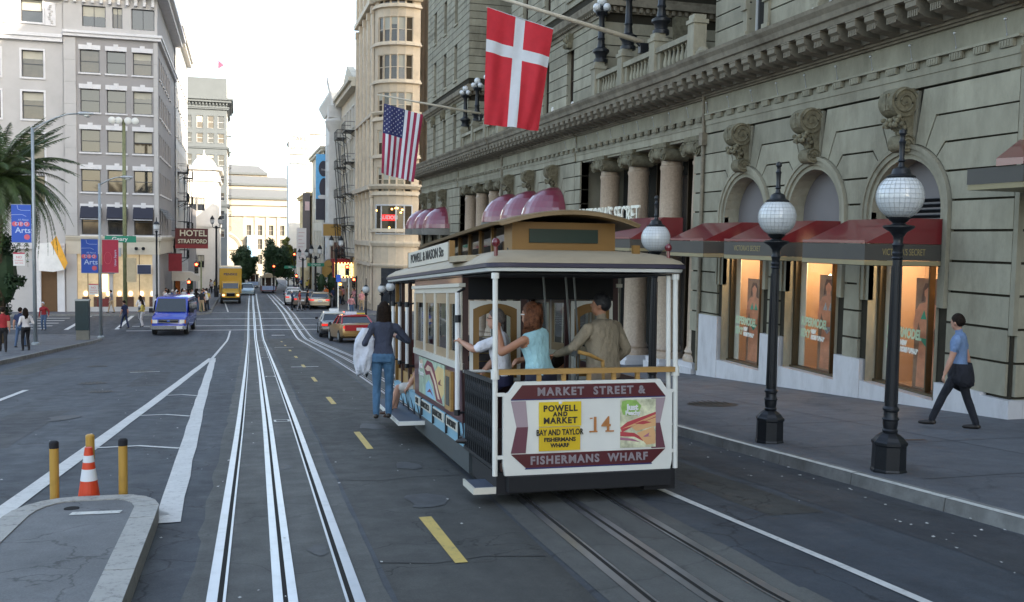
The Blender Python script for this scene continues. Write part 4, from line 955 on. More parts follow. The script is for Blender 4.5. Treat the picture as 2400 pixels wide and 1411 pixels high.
# folded platform gate on the left: lattice of dark bars
gate = MB()
for k in range(15):
    y = .10+k*.105; gate.tube([(-1.0, y, .36), (-1.0, y, 1.26)], .012, 6)
for k in range(14):
    y = .10+k*.105
    for z in (.45, .72, .99): gate.tube([(-1.0, y, z), (-1.0, y+.105, z+.2)], .008, 5).tube([(-1.0, y+.105, z), (-1.0, y, z+.2)], .008, 5)
gate.box(-1.015, -.985, .08, 1.62, .34, .38).box(-1.015, -.985, .08, 1.62, 1.24, 1.28)
cb(gate, 'folding_gate', M_IRON)
cb(MB().box(-.97, -.95, .1, 1.62, .36, .5), 'toe_board', M_DARK)
cb(MB().box(.93, .98, .1, 1.62, .34, 1.2), 'platform_side', M_MAROON)
cb(MB().box(-1.22, -.98, .05, .55, .12, .17), 'step', mat('step_tread', (.045, .06, .09), .6, var=.2)); cb(MB().box(-1.24, -1.22, .03, .57, .11, .178).box(-1.22, -.98, .03, .05, .11, .178), 'step_edge', M_CREAM)
# closed cabin: y 1.75 .. 5.45
CA, CBK = 1.78, 5.5
side = MB()
for s in (-1, 1):
    x = s*1.0
    # lower side: maroon panel, tapering in to the sill
    side.add([(x, CA, .62), (x, CBK, .62), (x*1.01, CBK, 1.26), (x*1.01, CA, 1.26)], [(0, 1, 2, 3)])
    side.box(min(x*1.0, x*.96), max(x*1.0, x*.96), CA, CBK, 2.32, 2.44)
cb(side, 'side_panel', M_MAROON)
for s in (-1, 1):
    x = s*1.0; q = sorted((x*1.012, x*.95))
    cb(MB().add([(x*.985, CA-.05, .34), (x*.985, 7.9, .34), (x*1.012, 7.9, .615), (x*1.012, CA-.05, .615)], [(0, 1, 2, 3)]).box(min(x*.985, x*.93), max(x*.985, x*.93), CA-.05, 7.9, .33, .62), 'sill_panel', M_LBLUE)
    cb(MB().box(min(x*.98, x*.9), max(x*.98, x*.9), CA-.3, 5.6, .06, .33), 'skirt', M_GREYP)
    cb(MB().box(min(x*1.03, x*.97), max(x*1.03, x*.97), CA-.02, CBK, 1.26, 1.345), 'window_sill', M_CREAM)
    cb(MB().box(min(x*1.05, x*.97), max(x*1.05, x*.97), CA-.04, CBK+.03, 2.27, 2.315), 'drip_rail', M_CREAM)
    cb(MB().box(min(x*1.012, x*.97), max(x*1.012, x*.97), CA, CBK, 2.20, 2.27), 'window_header', M_CREAM)
    n = 4; wd = (CBK-CA)/n
    for k in range(n+1):
        y = CA+k*wd; cb(MB().box(min(x*1.018, x*.965), max(x*1.018, x*.965), max(CA, y-.032), min(CBK, y+.032), 1.345, 2.20), 'window_post', M_CREAM)
    for k in range(n):
        a = CA+k*wd+.035; b = a+wd-.07; f = MB(); xa, xb = sorted((x*.995, x*.965))
        f.box(xa, xb, a, a+.06, 1.345, 2.20).box(xa, xb, b-.06, b, 1.345, 2.20).box(xa, xb, a+.06, b-.06, 1.345, 1.46).box(xa, xb, a+.06, b-.06, 2.06, 2.20)
        w = cb(f, 'window', mat('tan_sash', (.36, .25, .14), .4, var=.1)); cb(MB().quad((x*.98, a+.06, 1.46), (x*.98, b-.06, 1.46), (x*.98, b-.06, 2.06), (x*.98, a+.06, 2.06)), 'pane', M_CGL, w)
xl = -1.018
# ad panel on the left side (generic) and wooden notice box
ad = MB(); MA = [mat('ad_ground', (.38, .48, .36), .5, var=.3, vs=6), mat('ad_maroon', (.2, .035, .05), .5, var=.2), mat('ad_sand', (.66, .48, .2), .5, var=.12), mat('ad_sky', (.25, .45, .62), .5, var=.2), mat('ad_pale', (.66, .5, .36), .5, var=.2)]
ay0, ay1 = 2.85, 4.95
ad.box(xl-.004, xl+.01, ay0, ay1, .70, 1.24, 0)
def ap_(pts, m, d): ad.prism([(ay1-a*(ay1-ay0), .70+b*.54) for a, b in pts], xl-.004-d, xl-.003, m, axis='x')
ap_([(.22, .75), (.35, .97), (.55, .95), (.75, .6), (.95, .02), (.72, .02), (.6, .4), (.45, .62), (.3, .55)], 1, .001)
ap_([(.28, .72), (.38, .85), (.52, .82), (.7, .5), (.85, .1), (.78, .1), (.62, .52), (.48, .72), (.36, .68)], 4, .003)
ap_([(.3, .3), (.42, .45), (.55, .3), (.68, .02), (.3, .02)], 3, .003); ap_([(.66, .75), (.78, .93), (.98, .9), (.99, .3), (.9, .15), (.8, .35)], 2, .002)
ap_([(.78, .5), (.88, .62), (.86, .5), (.94, .48), (.8, .46)], 1, .004); ap_([(.36, .12), (.48, .25), (.6, .1), (.5, .16)], 1, .005)
ap_([(.03, .9), (.16, .95), (.18, .7), (.05, .66)], 4, .002)
cb(ad, 'side_poster', MA)
text('poster_lettering', 'Just', .15, M_WHITE, CC, frameM((xl-.012, 4.74, 1.12), (0, -1, 0), (0, 0, 1)), sx=1.5); text('poster_lettering', 'Peachy', .11, M_WHITE, CC, frameM((xl-.012, 4.7, 1.0), (0, -1, 0), (0, 0, 1)), sx=1.5)
cb(MB().box(xl-.03, xl+.01, 2.28, 2.68, .70, 1.20), 'notice_frame', M_WOOD); cb(MB().box(xl-.035, xl-.03, 2.36, 2.60, .76, 1.13), 'notice_grille', mat('notice_dark', (.06, .06, .05), .6, var=.3, vs=20))
for k, s in enumerate(('SAN', 'FRANCISCO', 'MUNICIPAL', 'RAILWAY')):
    yy = (5.15, 4.4, 3.35, 2.35)[k]; wd = (.42, .85, .85, .75)[k]
    cb(MB().box(-1.022, -1.008, yy-wd/2, yy+wd/2, .475, .60), 'name_strip', M_CREAM)
    text('side_lettering', s, .12, M_BLK, CC, frameM((-1.026, yy, .537), (0, -1, 0), (0, 0, 1)), sx=1.12, bold=.001)
for y in (2.75, 3.75, 4.75, 1.9): cb(MB().box(-1.03, -1.0, y-.012, y+.012, .36, .62), 'sill_strap', M_IRON)
# rear bulkhead with two arched windows and a doorway
bk = MB(); yb = CA
bk.box(-1.0, -.93, yb-.02, yb+.03, .42, 2.44).box(.93, 1.0, yb-.02, yb+.03, .42, 2.44).box(-.93, -.19, yb-.02, yb+.03, .42, 1.10).box(.30, .93, yb-.02, yb+.03, .42, 1.10).box(-.93, .93, yb-.02, yb+.03, 2.12, 2.60).box(-.27, -.19, yb-.02, yb+.03, 1.10, 2.12).box(.30, .36, yb-.02, yb+.03, 1.10, 2.12)
cb(bk, 'bulkhead', mat('dark_maroon', (.035, .008, .01), .4, var=.1))
for (a, b) in ((-.92, -.28), (.37, .92)):
    c = (a+b)/2; hw = (b-a)/2
    def archpoly(hw, z0, z1, rise, n=8): return [(c-hw, z0)]+[(c-hw+2*hw*t/n, z1+rise*(1-(2*t/n-1)**2)) for t in range(n+1)]+[(c+hw, z0)]
    def ringp(o, i, y0, y1, name, m, par=None):
        mb = MB(); k = len(o)
        for q in range(k-1):
            mb.add([(o[q][0], y0, o[q][1]), (o[q+1][0], y0, o[q+1][1]), (i[q+1][0], y0, i[q+1][1]), (i[q][0], y0, i[q][1]), (i[q][0], y1, i[q][1]), (i[q+1][0], y1, i[q+1][1])], [(0, 1, 2, 3), (3, 2, 5, 4)])
        mb.add([(o[0][0], y0, o[0][1]), (i[0][0], y0, i[0][1]), (i[-1][0], y0, i[-1][1]), (o[-1][0], y0, o[-1][1])], [(0, 1, 2, 3)])
        return cb(mb, name, m, par)
    o = [(c-hw, 1.12), (c-hw, 2.10)]+[(c-hw+2*hw*t/8, 2.10) for t in range(1, 8)]+[(c+hw, 2.10), (c+hw, 1.12)]
    i1 = archpoly(hw-.045, 1.16, 2.0, .07); i2 = archpoly(hw-.12, 1.27, 1.90, .06)
    fr = ringp([(c-hw, 1.12)]+[(c-hw+2*hw*t/8, 2.10) for t in range(9)]+[(c+hw, 1.12)], i1, yb-.04, yb-.02, 'window', M_OFFW)
    ringp(i1, i2, yb-.035, yb-.0, 'sash', M_OCHRE, fr)
    cb(MB().add([(x, yb, z) for x, z in i2], [tuple(range(len(i2)))]), 'pane', M_CGL, fr)
    for z in (1.36, 1.46, 1.56, 1.66): cb(MB().tube([(a+.12, yb+.05, z), (b-.12, yb+.05, z)], .007, 5), 'window_guard', mat('brass', (.6, .42, .14), .3, .9, var=0), fr)
cb(MB().tube([(.36, yb-.05, 1.25), (.98, yb-.05, 1.25)], .018, 8).tube([(-1.0, yb-.05, 1.25), (-.6, yb-.05, 1.25)], .018, 8), 'bulkhead_rail', M_OFFW)
# cabin interior: benches, ceiling, far bulkhead posts
cb(MB().box(-.92, -.5, CA+.1, CBK-.1, .42, .86).box(.5, .92, CA+.1, CBK-.1, .42, .86), 'bench', M_WOOD)
cb(MB().box(-.98, -.3, CBK-.03, CBK+.03, .42, 1.2).box(.3, .98, CBK-.03, CBK+.03, .42, 1.2).box(-.98, -.9, CBK-.03, CBK+.03, 1.2, 2.4).box(.9, .98, CBK-.03, CBK+.03, 1.2, 2.4).box(-.33, -.25, CBK-.03, CBK+.03, 1.2, 2.4).box(.25, .33, CBK-.03, CBK+.03, 1.2, 2.4).box(-.9, .9, CBK-.03, CBK+.03, 2.1, 2.4), 'front_bulkhead', M_DKWOOD)
for x in (-.17, .1, .2): cb(MB().tube([(x, 1.0, .42), (x+.02, 1.0, 1.6), (x-.04, 1.0, 2.4)], .014, 6), 'grab_pole', mat('dull_metal', (.15, .16, .16), .4, .7))
cb(MB().tube([(.0, .35, 1.55), (.12, .35, 1.52), (.32, .45, 1.44), (.34, .45, .9), (.34, .45, .42)], .022, 8), 'brake_rail', M_WOOD)
cb(MB().tube([(-.02, .4, .42), (-.02, .4, 1.5)], .014, 8).lathe((-.02, .4, 1.5), [(.04, 0), (.05, .03), (.02, .06)], 10), 'brake_handle', mat('dull_metal', (.3, .3, .3), .4, .7))
# open section: seats facing outwards, ochre posts, white grab poles
cb(MB().box(-.93, -.35, CBK+.1, 7.9, .42, .84).box(.35, .93, CBK+.1, 7.9, .42, .84), 'outer_bench', M_WOOD)
cb(MB().box(-.3, -.25, CBK+.1, 7.9, .84, 1.45).box(.25, .3, CBK+.1, 7.9, .84, 1.45), 'bench_back', M_DKWOOD)
for y in (5.62, 6.5, 7.35, 8.1):
    for x in (-.93, .93): cb(MB().box(x-.03, x+.03, y-.035, y+.035, .36, 2.44), 'side_post', M_OCHRE if y > 8 else M_DKWOOD)
for y in (5.75, 6.6, 7.45):
    for x in (-1.09, 1.09):
        p = cb(MB().tube([(x, y, 1.06), (x, y, 1.98)], .028, 10), 'grab_pole', M_WHITE)
        cb(MB().tube([(x, y, 1.0), (x, y, 1.07)], .036, 8).tube([(x, y, 1.03), (x*.86, y, 1.03)], .016, 6), 'pole_bracket', M_IRON, p); cb(MB().tube([(x, y, 1.98), (x, y, 2.06)], .04, 8).tube([(x, y, 2.02), (x*.86, y, 2.05)], .016, 6), 'pole_bracket', M_IRON, p)
cb(MB().tube([(-1.07, CA-.05, .78), (-1.07, CA-.05, 2.2)], .03, 10), 'grab_pole', M_WHITE); cb(MB().tube([(-1.07, CA-.05, .72), (-1.07, CA-.05, .79)], .038, 8).tube([(-1.07, CA-.05, .75), (-.98, CA-.02, .75)], .016, 6), 'pole_bracket', M_IRON); cb(MB().tube([(-1.07, CA-.05, 1.84), (-1.07, CA-.05, 1.93)], .042, 8), 'pole_collar', M_IRON); cb(MB().tube([(-1.07, CA-.05, 2.2), (-.98, CA-.02, 2.25)], .016, 6), 'pole_bracket', M_IRON)
# running boards
for s in (-1, 1):
    rb = cb(MB().box(min(s*.98, s*1.36), max(s*.98, s*1.36), 4.7, 8.0, .24, .275), 'running_board', mat('step_tread', (.045, .06, .09), .6, var=.2))
    cb(MB().box(min(s*1.36, s*1.38), max(s*1.36, s*1.38), 4.68, 8.02, .22, .28).box(min(s*.98, s*1.38), max(s*.98, s*1.38), 4.66, 4.7, .22, .28), 'board_edge', M_OFFW, rb)
    for y in (5.0, 5.6, 6.2, 6.8, 7.4): cb(MB().tube([(s*.98, y, .5), (s*1.0, y, .24)], .012, 5).tube([(s*1.0, y, .28), (s*1.0, y+.35, .5)], .008, 5), 'step_iron', M_IRON, rb)
# front end
cb(MB().box(-.95, .95, 8.16, 8.24, .34, 1.35), 'front_dash', M_MAROON)
for x in (-.9, .9): cb(MB().tube([(x, 8.2, 1.35), (x, 8.2, 2.44)], .028, 8), 'post', M_OFFW)
# roof: lower deck with rounded rear bonnet
def outline(hw, y0, y1, r, n=7):
    pts = []
    for (cx, cy, a0) in ((hw-r, y0+r*.6, -90), (hw-r, y1-r*.6, 0), (-hw+r, y1-r*.6, 90), (-hw+r, y0+r*.6, 180)):
        for t in range(n+1):
            a = R(a0+90*t/n); pts.append((cx+r*math.cos(a), cy+r*.6*math.sin(a)))
    return pts
r0 = outline(1.09, -.09, 8.35, .28); 
def ringz(hw, y0, y1, r, z): return [(x, y, z) for x, y in outline(hw, y0, y1, r)]
cb(MB().loft([ringz(1.06, -.06, 8.32, .28, 2.415), ringz(1.09, -.09, 8.35, .28, 2.418), ringz(1.10, -.10, 8.36, .28, 2.452), ringz(1.06, -.06, 8.3, .28, 2.455)]), 'eave_moulding', M_OFFW)
cb(MB().loft([ringz(1.075, -.07, 8.34, .28, 2.457), ringz(1.12, -.12, 8.38, .28, 2.46), ringz(1.12, -.12, 8.38, .28, 2.50), ringz(1.05, -.03, 8.3, .28, 2.502)]), 'eave_trim', mat('eave_dark', (.03, .025, .05), .5, var=.1))
rf = MB().loft([ringz(1.11, -.11, 8.36, .28, 2.504), ringz(1.09, -.06, 8.3, .28, 2.54), ringz(.98, .12, 8.1, .28, 2.61), ringz(.82, .55, 7.7, .22, 2.665), ringz(.62, .95, 7.3, .1, 2.69)])
o = cb(rf, 'lower_roof', M_CANVAS); autosmooth(o.data, 50)
cb(MB().box(-1.0, 1.0, .0, 8.2, 2.385, 2.399), 'ceiling', M_DARK); cb(MB().box(-.93, .93, CA-.024, CA-.021, 2.12, 2.38), 'bulkhead_shade_strip', M_DARK)  # deep shade under the roof put into black ceiling and header strip
cl = MB(); cl.box(-.56, .70, 1.08, 1.14, 2.66, 3.02).box(-.56, -.50, 1.14, 1.4, 2.66, 3.02).box(.64, .70, 1.14, 1.4, 2.66, 3.02)
CL = cb(cl, 'clerestory', M_OCHRE)
cb(MB().box(-.36, .48, 1.06, 1.078, 2.78, 2.94), 'clerestory_panel', M_DGREEN, CL)
cb(MB().box(-.46, .60, 1.14, 6.6, 2.66, 3.0), 'clerestory_core', M_DARK, CL)
for s in (-1, 1):
    for k in range(8):
        y = 1.4+k*.70; xa, xb = sorted((.07+s*.59, .07+s*.63))
        cb(MB().box(xa, xb, y, y+.055, 2.66, 3.02), 'clerestory_post', M_OCHRE, CL); cb(MB().box(min(xa, xb)-.008, max(xa, xb)+.008, y+.055, y+.70, 2.66, 2.705), 'clerestory_sill', M_OCHRE, CL) if k < 7 else None
        if k < 7: cb(MB().quad((.07+s*.60, y+.055, 2.705), (.07+s*.60, y+.70, 2.705), (.07+s*.60, y+.70, 3.0), (.07+s*.60, y+.055, 3.0)), 'clerestory_pane', M_GLASSD, CL)
up = MB(); rings = []
for y, sc, dz in ((.68, .93, -.012), (.72, .97, 0), (.9, 1.0, .005), (2, 1, .01), (5.5, 1, .0), (6.7, .97, -.01), (6.95, .9, -.03)):
    ring = []
    for t in range(13):
        a = -1+2*t/12; ring.append((.08+a*.90*sc, y+(.16*a*a if y < 1 else (-.3*a*a if y > 6 else 0)), 3.0+.14*(1-a*a)+dz))
    for t in range(12, -1, -1):
        a = -1+2*t/12; ring.append((.08+a*.88*sc, y+(.16*a*a if y < 1 else (-.3*a*a if y > 6 else 0)), 2.965+.13*(1-a*a)+dz))
    rings.append(ring)
up.loft(rings); o = cb(up, 'upper_roof', mat('brown_roof_canvas', (.20, .135, .065), .55, var=.1, vs=1.5, grime=.2, gs=2)); autosmooth(o.data, 60)
sgn = cb(MB().box(-.93, -.90, 3.1, 6.7, 2.64, 2.89), 'destination_board', M_CREAM)
text('board_lettering', 'POWELL & MASON Sts', .2, M_BLK, sgn, frameM((-.934, 4.9, 2.768), (0, -1, 0), (0, 0, 1)), sx=1.5, bold=.002)
for y in (3.0, 6.75): cb(MB().box(-.93, -.86, y-.04, y+.04, 2.54, 2.9).box(-1.0, -.84, y-.05, y+.05, 2.5, 2.58), 'board_bracket', M_OCHRE, sgn)
cb(MB().tube([(-.98, .14, 2.56), (-.98, .14, 2.68)], .022, 8).ell((-.98, .14, 2.72), (.045, .045, .05), 12, 8), 'red_tail_lamp', mat('red_lamp_glass', (.12, .006, .012), .25, var=0, spec=.8))
cb(MB().tube([(-.96, .16, 2.56), (-.8, .3, 2.6), (-.66, .9, 2.7)], .008, 5), 'lamp_wire', M_BLACK)
cb(MB().tube([(.95, .1, 2.56), (.95, .1, 2.66)], .02, 8).ell((.95, .1, 2.69), (.04, .04, .045), 12, 8), 'red_tail_lamp', MATS['red_lamp_glass'])
cb(MB().loft([[(-.98+.2*math.cos(2*pi*j/12)*1.0, 1.6+.5*math.sin(2*pi*j/12), z) for j in range(12)] for z in (2.56, 2.63)]), 'roof_ventilator', M_CANVAS); cb(MB().box(.6, .68, .25, .3, 2.6, 2.72), 'roof_block', M_OCHRE)

# ============================================================ PEOPLE
DG = None
def ik(a, b, l1, l2, pole):
    a = Vector(a); b = Vector(b); d = b-a; L = min(d.length, (l1+l2)*.999); dn = d.normalized(); b = a+dn*L
    x = (l1*l1-l2*l2+L*L)/(2*L); h = math.sqrt(max(1e-6, l1*l1-x*x)); p = Vector(pole); p = (p-dn*p.dot(dn)); p = p.normalized() if p.length > 1e-4 else Vector((0, 0, 1))
    return a+dn*x+p*h, b
def limb(mb, pts, rs, n=10, sq=None):
    # tapered limb with rounded ends
    pts = [Vector(p) for p in pts]; P = []; Rr = []
    d0 = (pts[1]-pts[0]).normalized(); d1 = (pts[-1]-pts[-2]).normalized()
    for t in (1.0, .7): P.append(pts[0]-d0*rs[0]*math.sin(t*pi/2)*.95); Rr.append(max(rs[0]*math.cos(t*pi/2), .002))
    P += pts; Rr += rs
    for t in (.7, 1.0): P.append(pts[-1]+d1*rs[-1]*math.sin(t*pi/2)*.95); Rr.append(max(rs[-1]*math.cos(t*pi/2), .002))
    rings = []
    for i, p in enumerate(P):
        d = (P[min(i+1, len(P)-1)]-P[max(i-1, 0)]).normalized(); a = d.cross(Vector((0, 1, .01))); a = a.normalized() if a.length > .1 else Vector((1, 0, 0)); b = a.cross(d)
        s = sq or (1, 1); rings.append([p+a*Rr[i]*s[0]*math.cos(2*pi*j/n)+b*Rr[i]*s[1]*math.sin(2*pi*j/n) for j in range(n)])
    mb.loft(rings)
def person(name, label, loc, rz, mats, pelvis=(0, 0, .93), lean=(0, .02), twist=0, head=(0, 0), lh=(-.25, .05, .85), rh=(.25, .05, .85), lf=(-.1, 0, 0), rf=(.1, 0, 0), lpole=(-.3, -1, 0), rpole=(.3, -1, 0), knee=(0, 1, .2),
           sleeve=.5, pants='long', hair='short', hairm=None, scale=1.0, detail=1, width=1.0, group=None, female=False, shoe=True, parent_rot=None, cat='person', kp=None, bulk=0.0, extra=None):
    # local frame: x right, y forward, z up
    skin, shirt, trou, shoem, hm = mats
    mb = MB(); seg = []   # seg: (p0,p1,r0,r1,material index)  0 skin 1 shirt 2 trousers 3 shoes
    def L_(pts, rs, mi, sq=None, n=10):
        limb(mb, pts, rs, n, sq)
        for i in range(len(pts)-1): seg.append((Vector(pts[i]), Vector(pts[i+1]), rs[i], rs[i+1], mi))
    pv = Vector(pelvis); ct_, st_ = math.cos(twist), math.sin(twist)
    up = Vector((lean[0], lean[1], 1)).normalized(); rt = Vector((ct_, st_, 0)); rt = (rt-up*rt.dot(up)).normalized(); fw = up.cross(rt)
    W_ = width; b = bulk
    # torso rings: (height, half width, half depth, forward offset, mat)
    if female: T = [(-.10, .165, .115, -.02), (.0, .172, .125, -.02), (.08, .15, .105, 0), (.17, .128, .092, .0), (.27, .14, .105, .01), (.36, .158, .12, .02), (.43, .165, .1, 0), (.48, .13, .075, -.01), (.51, .06, .055, -.01)]
    else: T = [(-.10, .155, .11, -.01), (.0, .162, .12, -.01), (.1, .155, .112, 0), (.2, .155, .11, .0), (.3, .17, .12, .01), (.4, .185, .12, .01), (.47, .175, .1, 0), (.51, .12, .075, -.01), (.54, .06, .055, -.01)]
    top = T[-1][0]; rings = []; n = 16
    for h, w, d, o in T:
        c = pv+up*h+fw*o; rings.append([c+rt*(w*W_+b)*math.copysign(abs(math.cos(2*pi*j/n))**.85, math.cos(2*pi*j/n))+fw*(d+b)*math.copysign(abs(math.sin(2*pi*j/n))**.85, math.sin(2*pi*j/n)) for j in range(n)])
    mb.loft(rings)
    seg.append((pv+up*.06, pv+up*(top-.06), .15, .15, 1)); seg.append((pv-up*.12, pv+up*.0, .16, .15, 2))
    for s in (-1, 1): seg.append((pv+up*.42, pv+up*.44+rt*s*.12, .1, .08, 1))
    # neck and head
    nk = pv+up*(top-.04); hd = nk+up*.17+Vector((head[0]*.02, .01, .0))+fw*.02
    yaw, pit = head; Hm = Matrix.Rotation(yaw, 3, 'Z') @ Matrix.Rotation(pit, 3, 'X'); fr = Matrix((rt, Vector((-rt.y, rt.x, 0)).normalized(), Vector((0, 0, 1)))).transposed(); Hm = fr @ Hm
    L_([nk, hd], [.055, .05], 0)
    hp = lambda p: hd+Hm @ Vector(p)
    mb.ell(hd+Hm @ Vector((0, -.005, .045)), (.076, .095, .108), 16, 10, Rm=Hm); mb.ell(hp((0, .03, -.025)), (.058, .062, .075), 14, 8, Rm=Hm)
    seg.append((hp((0, 0, -.06)), hp((0, 0, .08)), .09, .09, 0))
    if detail:
        mb.ell(hp((0, .098, .012)), (.013, .02, .022), 8, 6, Rm=Hm); mb.ell(hp((0, .088, -.04)), (.026, .012, .009), 8, 6, Rm=Hm)
        for s in (-1, 1): mb.ell(hp((s*.077, -.01, .01)), (.01, .02, .03), 8, 6, Rm=Hm); mb.ell(hp((s*.03, .078, .048)), (.02, .014, .008), 8, 6, Rm=Hm)
    # arms
    sh = .19*W_
    hands = []
    for s, hnd, pole in ((-1, lh, lpole), (1, rh, rpole)):
        S_ = pv+up*(top-.085)+rt*s*sh*(.9 if female else 1); tgt = pv+(rt*hnd[0]+Vector((-rt.y, rt.x, 0))*hnd[1]+Vector((0, 0, 1))*(hnd[2]-.93)) if True else Vector(hnd)
        E_, H_ = ik(S_, tgt, .29, .26, rt*pole[0]+Vector((-rt.y, rt.x, 0))*pole[1]+Vector((0, 0, pole[2])))
        ru = .047 if female else .055
        if sleeve > 1: L_([S_, E_], [ru+.015, ru+.004], 1); L_([E_, H_], [ru+.004, .038], 1)
        else:
            m_ = S_.lerp(E_, max(.12, sleeve)); L_([S_, m_], [ru+(.012 if sleeve > .2 else 0), ru+(.012 if sleeve > .2 else 0)], 1 if sleeve > .15 else 0); L_([m_, E_], [ru, .042], 0); L_([E_, E_.lerp(H_, .3), H_], [.042, .045, .028], 0)
        d = (H_-E_).normalized(); sd = d.cross(Vector((0, 0, 1))); sd = sd.normalized() if sd.length > .2 else rt; pn = sd.cross(d)
        if detail:
            pc = H_+d*.045; L_([H_, pc, pc+d*.03], [.03, .036, .034], 0, (1.15, .5))
            for q, (o, ln) in enumerate(((-.03, .062), (-.01, .075), (.011, .07), (.03, .055))):
                b0 = pc+d*.03+sd*o; curl = pn*(-.35); L_([b0, b0+(d+curl).normalized()*ln*.55, b0+(d+curl*1).normalized()*ln*.55+(d*.4+curl*2.4).normalized()*ln*.5], [.0115, .0105, .009], 0, n=6)
            L_([pc-sd*s*.0-sd*.03, pc-sd*.055+d*.03, pc-sd*.055+d*.055+pn*(-.02)], [.013, .012, .010], 0, n=6)
        else: L_([H_, H_+d*.13], [.035, .025], 0, (1, .6), n=8)
        hands.append(H_+d*.06)
    # legs
    for s, ft in ((-1, lf), (1, rf)):
        hip = pv+rt*s*.088-Vector((0, 0, .03)); K, A = ik(hip, Vector(ft)+Vector((0, 0, .085)), .43, .41, Vector(knee))
        t0 = .088 if not female else .095; mi = 2 if pants == 'long' else 0
        if pants == 'long': L_([hip, K], [t0+b*.5, .062], 2); L_([K, K.lerp(A, .35), A], [.062, .062, .05], 2)
        elif pants == 'shorts': m_ = hip.lerp(K, .85); L_([hip, m_], [t0+.01, .078], 2); L_([m_, K, K.lerp(A, .35), A], [.058, .054, .055, .036], 0)
        fd = Vector((K-A).xyz); fwd = Vector((0, 1, 0)); 
        L_([A+Vector((0, -.03, -.045)), A+Vector((0, .08, -.055)), A+Vector((0, .17, -.063))], [.043, .042, .03], 3, (1, .9))
        L_([A, A-Vector((0, 0, .04))], [.045, .042], 3)
    me0 = mb.mesh(name, skin); tmp = bpy.data.objects.new('tmp', me0); COL.objects.link(tmp)
    md = tmp.modifiers.new('r', 'REMESH'); md.mode = 'VOXEL'; md.voxel_size = (.0105 if detail == 2 else .014) if detail else .03; md.use_smooth_shade = True
    ms = tmp.modifiers.new('s', 'SMOOTH'); ms.factor = .5; ms.iterations = 2 if detail else 1
    dg = bpy.context.evaluated_depsgraph_get(); me = bpy.data.meshes.new_from_object(tmp.evaluated_get(dg)); bpy.data.objects.remove(tmp); bpy.data.meshes.remove(me0)
    me.name = name; me.materials.clear()
    for m_ in (skin, shirt, trou, shoem): me.materials.append(m_)
    nf = len(me.polygons); cen = np.empty(nf*3); me.polygons.foreach_get('center', cen); cen = cen.reshape(-1, 3); best = np.full(nf, 9.); bi = np.zeros(nf, int)
    for p0, p1, r0_, r1_, mi in seg:
        a = np.array(p0); ab = np.array(p1)-a; t = np.clip(((cen-a)@ab)/max(ab@ab, 1e-9), 0, 1); dd = np.linalg.norm(cen-(a+t[:, None]*ab), axis=1)-(r0_+(r1_-r0_)*t); mk = dd < best; best[mk] = dd[mk]; bi[mk] = mi
    wl = float(pv.z)+.05; bi[(bi == 1) & (cen[:, 2] < wl-.06) & (np.abs(cen[:, 0]-pv.x) < .2)] = 2 if abs(lean[1]) < .4 else 1
    me.polygons.foreach_set('material_index', bi.astype(np.int32)); me.polygons.foreach_set('use_smooth', [True]*nf); me.update()
    root = bpy.data.objects.new(name, me); COL.objects.link(root); root.location = loc; root.rotation_euler = parent_rot or (0, 0, rz); root.scale = (scale,)*3
    props(root, label, cat, group); WL[root.name] = Vector((0, 0, 0))
    # hair as a child
    hb = MB(); 
    if hair != 'none':
        def cap_(r, zlo, back=0):
            rg = []
            for i in range(8):
                t = i/7*pi*.62; ring = []
                for j in range(18):
                    a = 2*pi*j/18; front = max(0, math.sin(a)); tt = t*(1-.42*front) if i else 0
                    ring.append(hp((r[0]*math.sin(tt)*math.cos(a), -.008+r[1]*math.sin(tt)*math.sin(a), .045+r[2]*math.cos(tt))))
                rg.append(ring)
            hb.loft(rg[::-1] if False else rg, cap=False)
        cap_((.083, .104, .118), 0)
        hb.ell(hp((0, -.04, .04)), (.082, .078, .085), 14, 8, Rm=Hm)
        if hair == 'bob':
            for j in range(26):
                a = pi*.98+(j/25)*pi*1.04; rr = .075; x0, y0_ = rr*math.cos(a)*1.05, rr*math.sin(a)*1.1
                hb.tube([hp((x0*.9, y0_-.01, .13)), hp((x0*1.35, y0_*1.25-.01, .05)), hp((x0*1.6, y0_*1.4-.01, -.05)), hp((x0*1.65, y0_*1.4-.0, -.13)), hp((x0*1.25, y0_*1.2, -.2+random.uniform(-.02, .02)))], .028, 6, r1=.010)
        if hair == 'long':
            for j in range(26):
                a = pi*1.0+(j/25)*pi; rr = .07; x0, y0_ = rr*math.cos(a), rr*math.sin(a)*1.1
                hb.tube([hp((x0*.9, y0_-.01, .09)), hp((x0*1.2, y0_*1.15-.01, .0)), hp((x0*1.4, y0_*1.3-.02, -.14)), hp((x0*1.6, y0_*1.3-.03, -.27+random.uniform(-.03, .03)))], .03, 6, r1=.014)
        h = hb.build('hair', hm, root, local=True, smooth=True)
    if extra: extra(root, hp, pv, hands)
    return root
def jean(n, c): return mat(n, c, .85, var=.25, vs=5, bump=1.0, bs=11, bd=.055, stretch=(1, 1, .6))
M_JEANS = jean('blue_jeans', (.055, .13, .23)); M_NAVYT = jean('navy_top', (.035, .042, .07)); M_DKTR = jean('black_trousers', (.012, .013, .02))
M_SHBLUE = jean('blue_shirt', (.16, .24, .40)); M_HAIRB = mat('dark_brown_hair', (.014, .008, .005), .8, var=.5, vs=30, spec=.2, bump=.6, bs=45); M_HAIRR = mat('auburn_hair', (.12, .045, .02), .65, var=.5, vs=28, spec=.3, bump=.8, bs=40); M_HAIRG = mat('grey_hair', (.12, .1, .09), .8, var=.4, vs=30, bump=.6, bs=45)
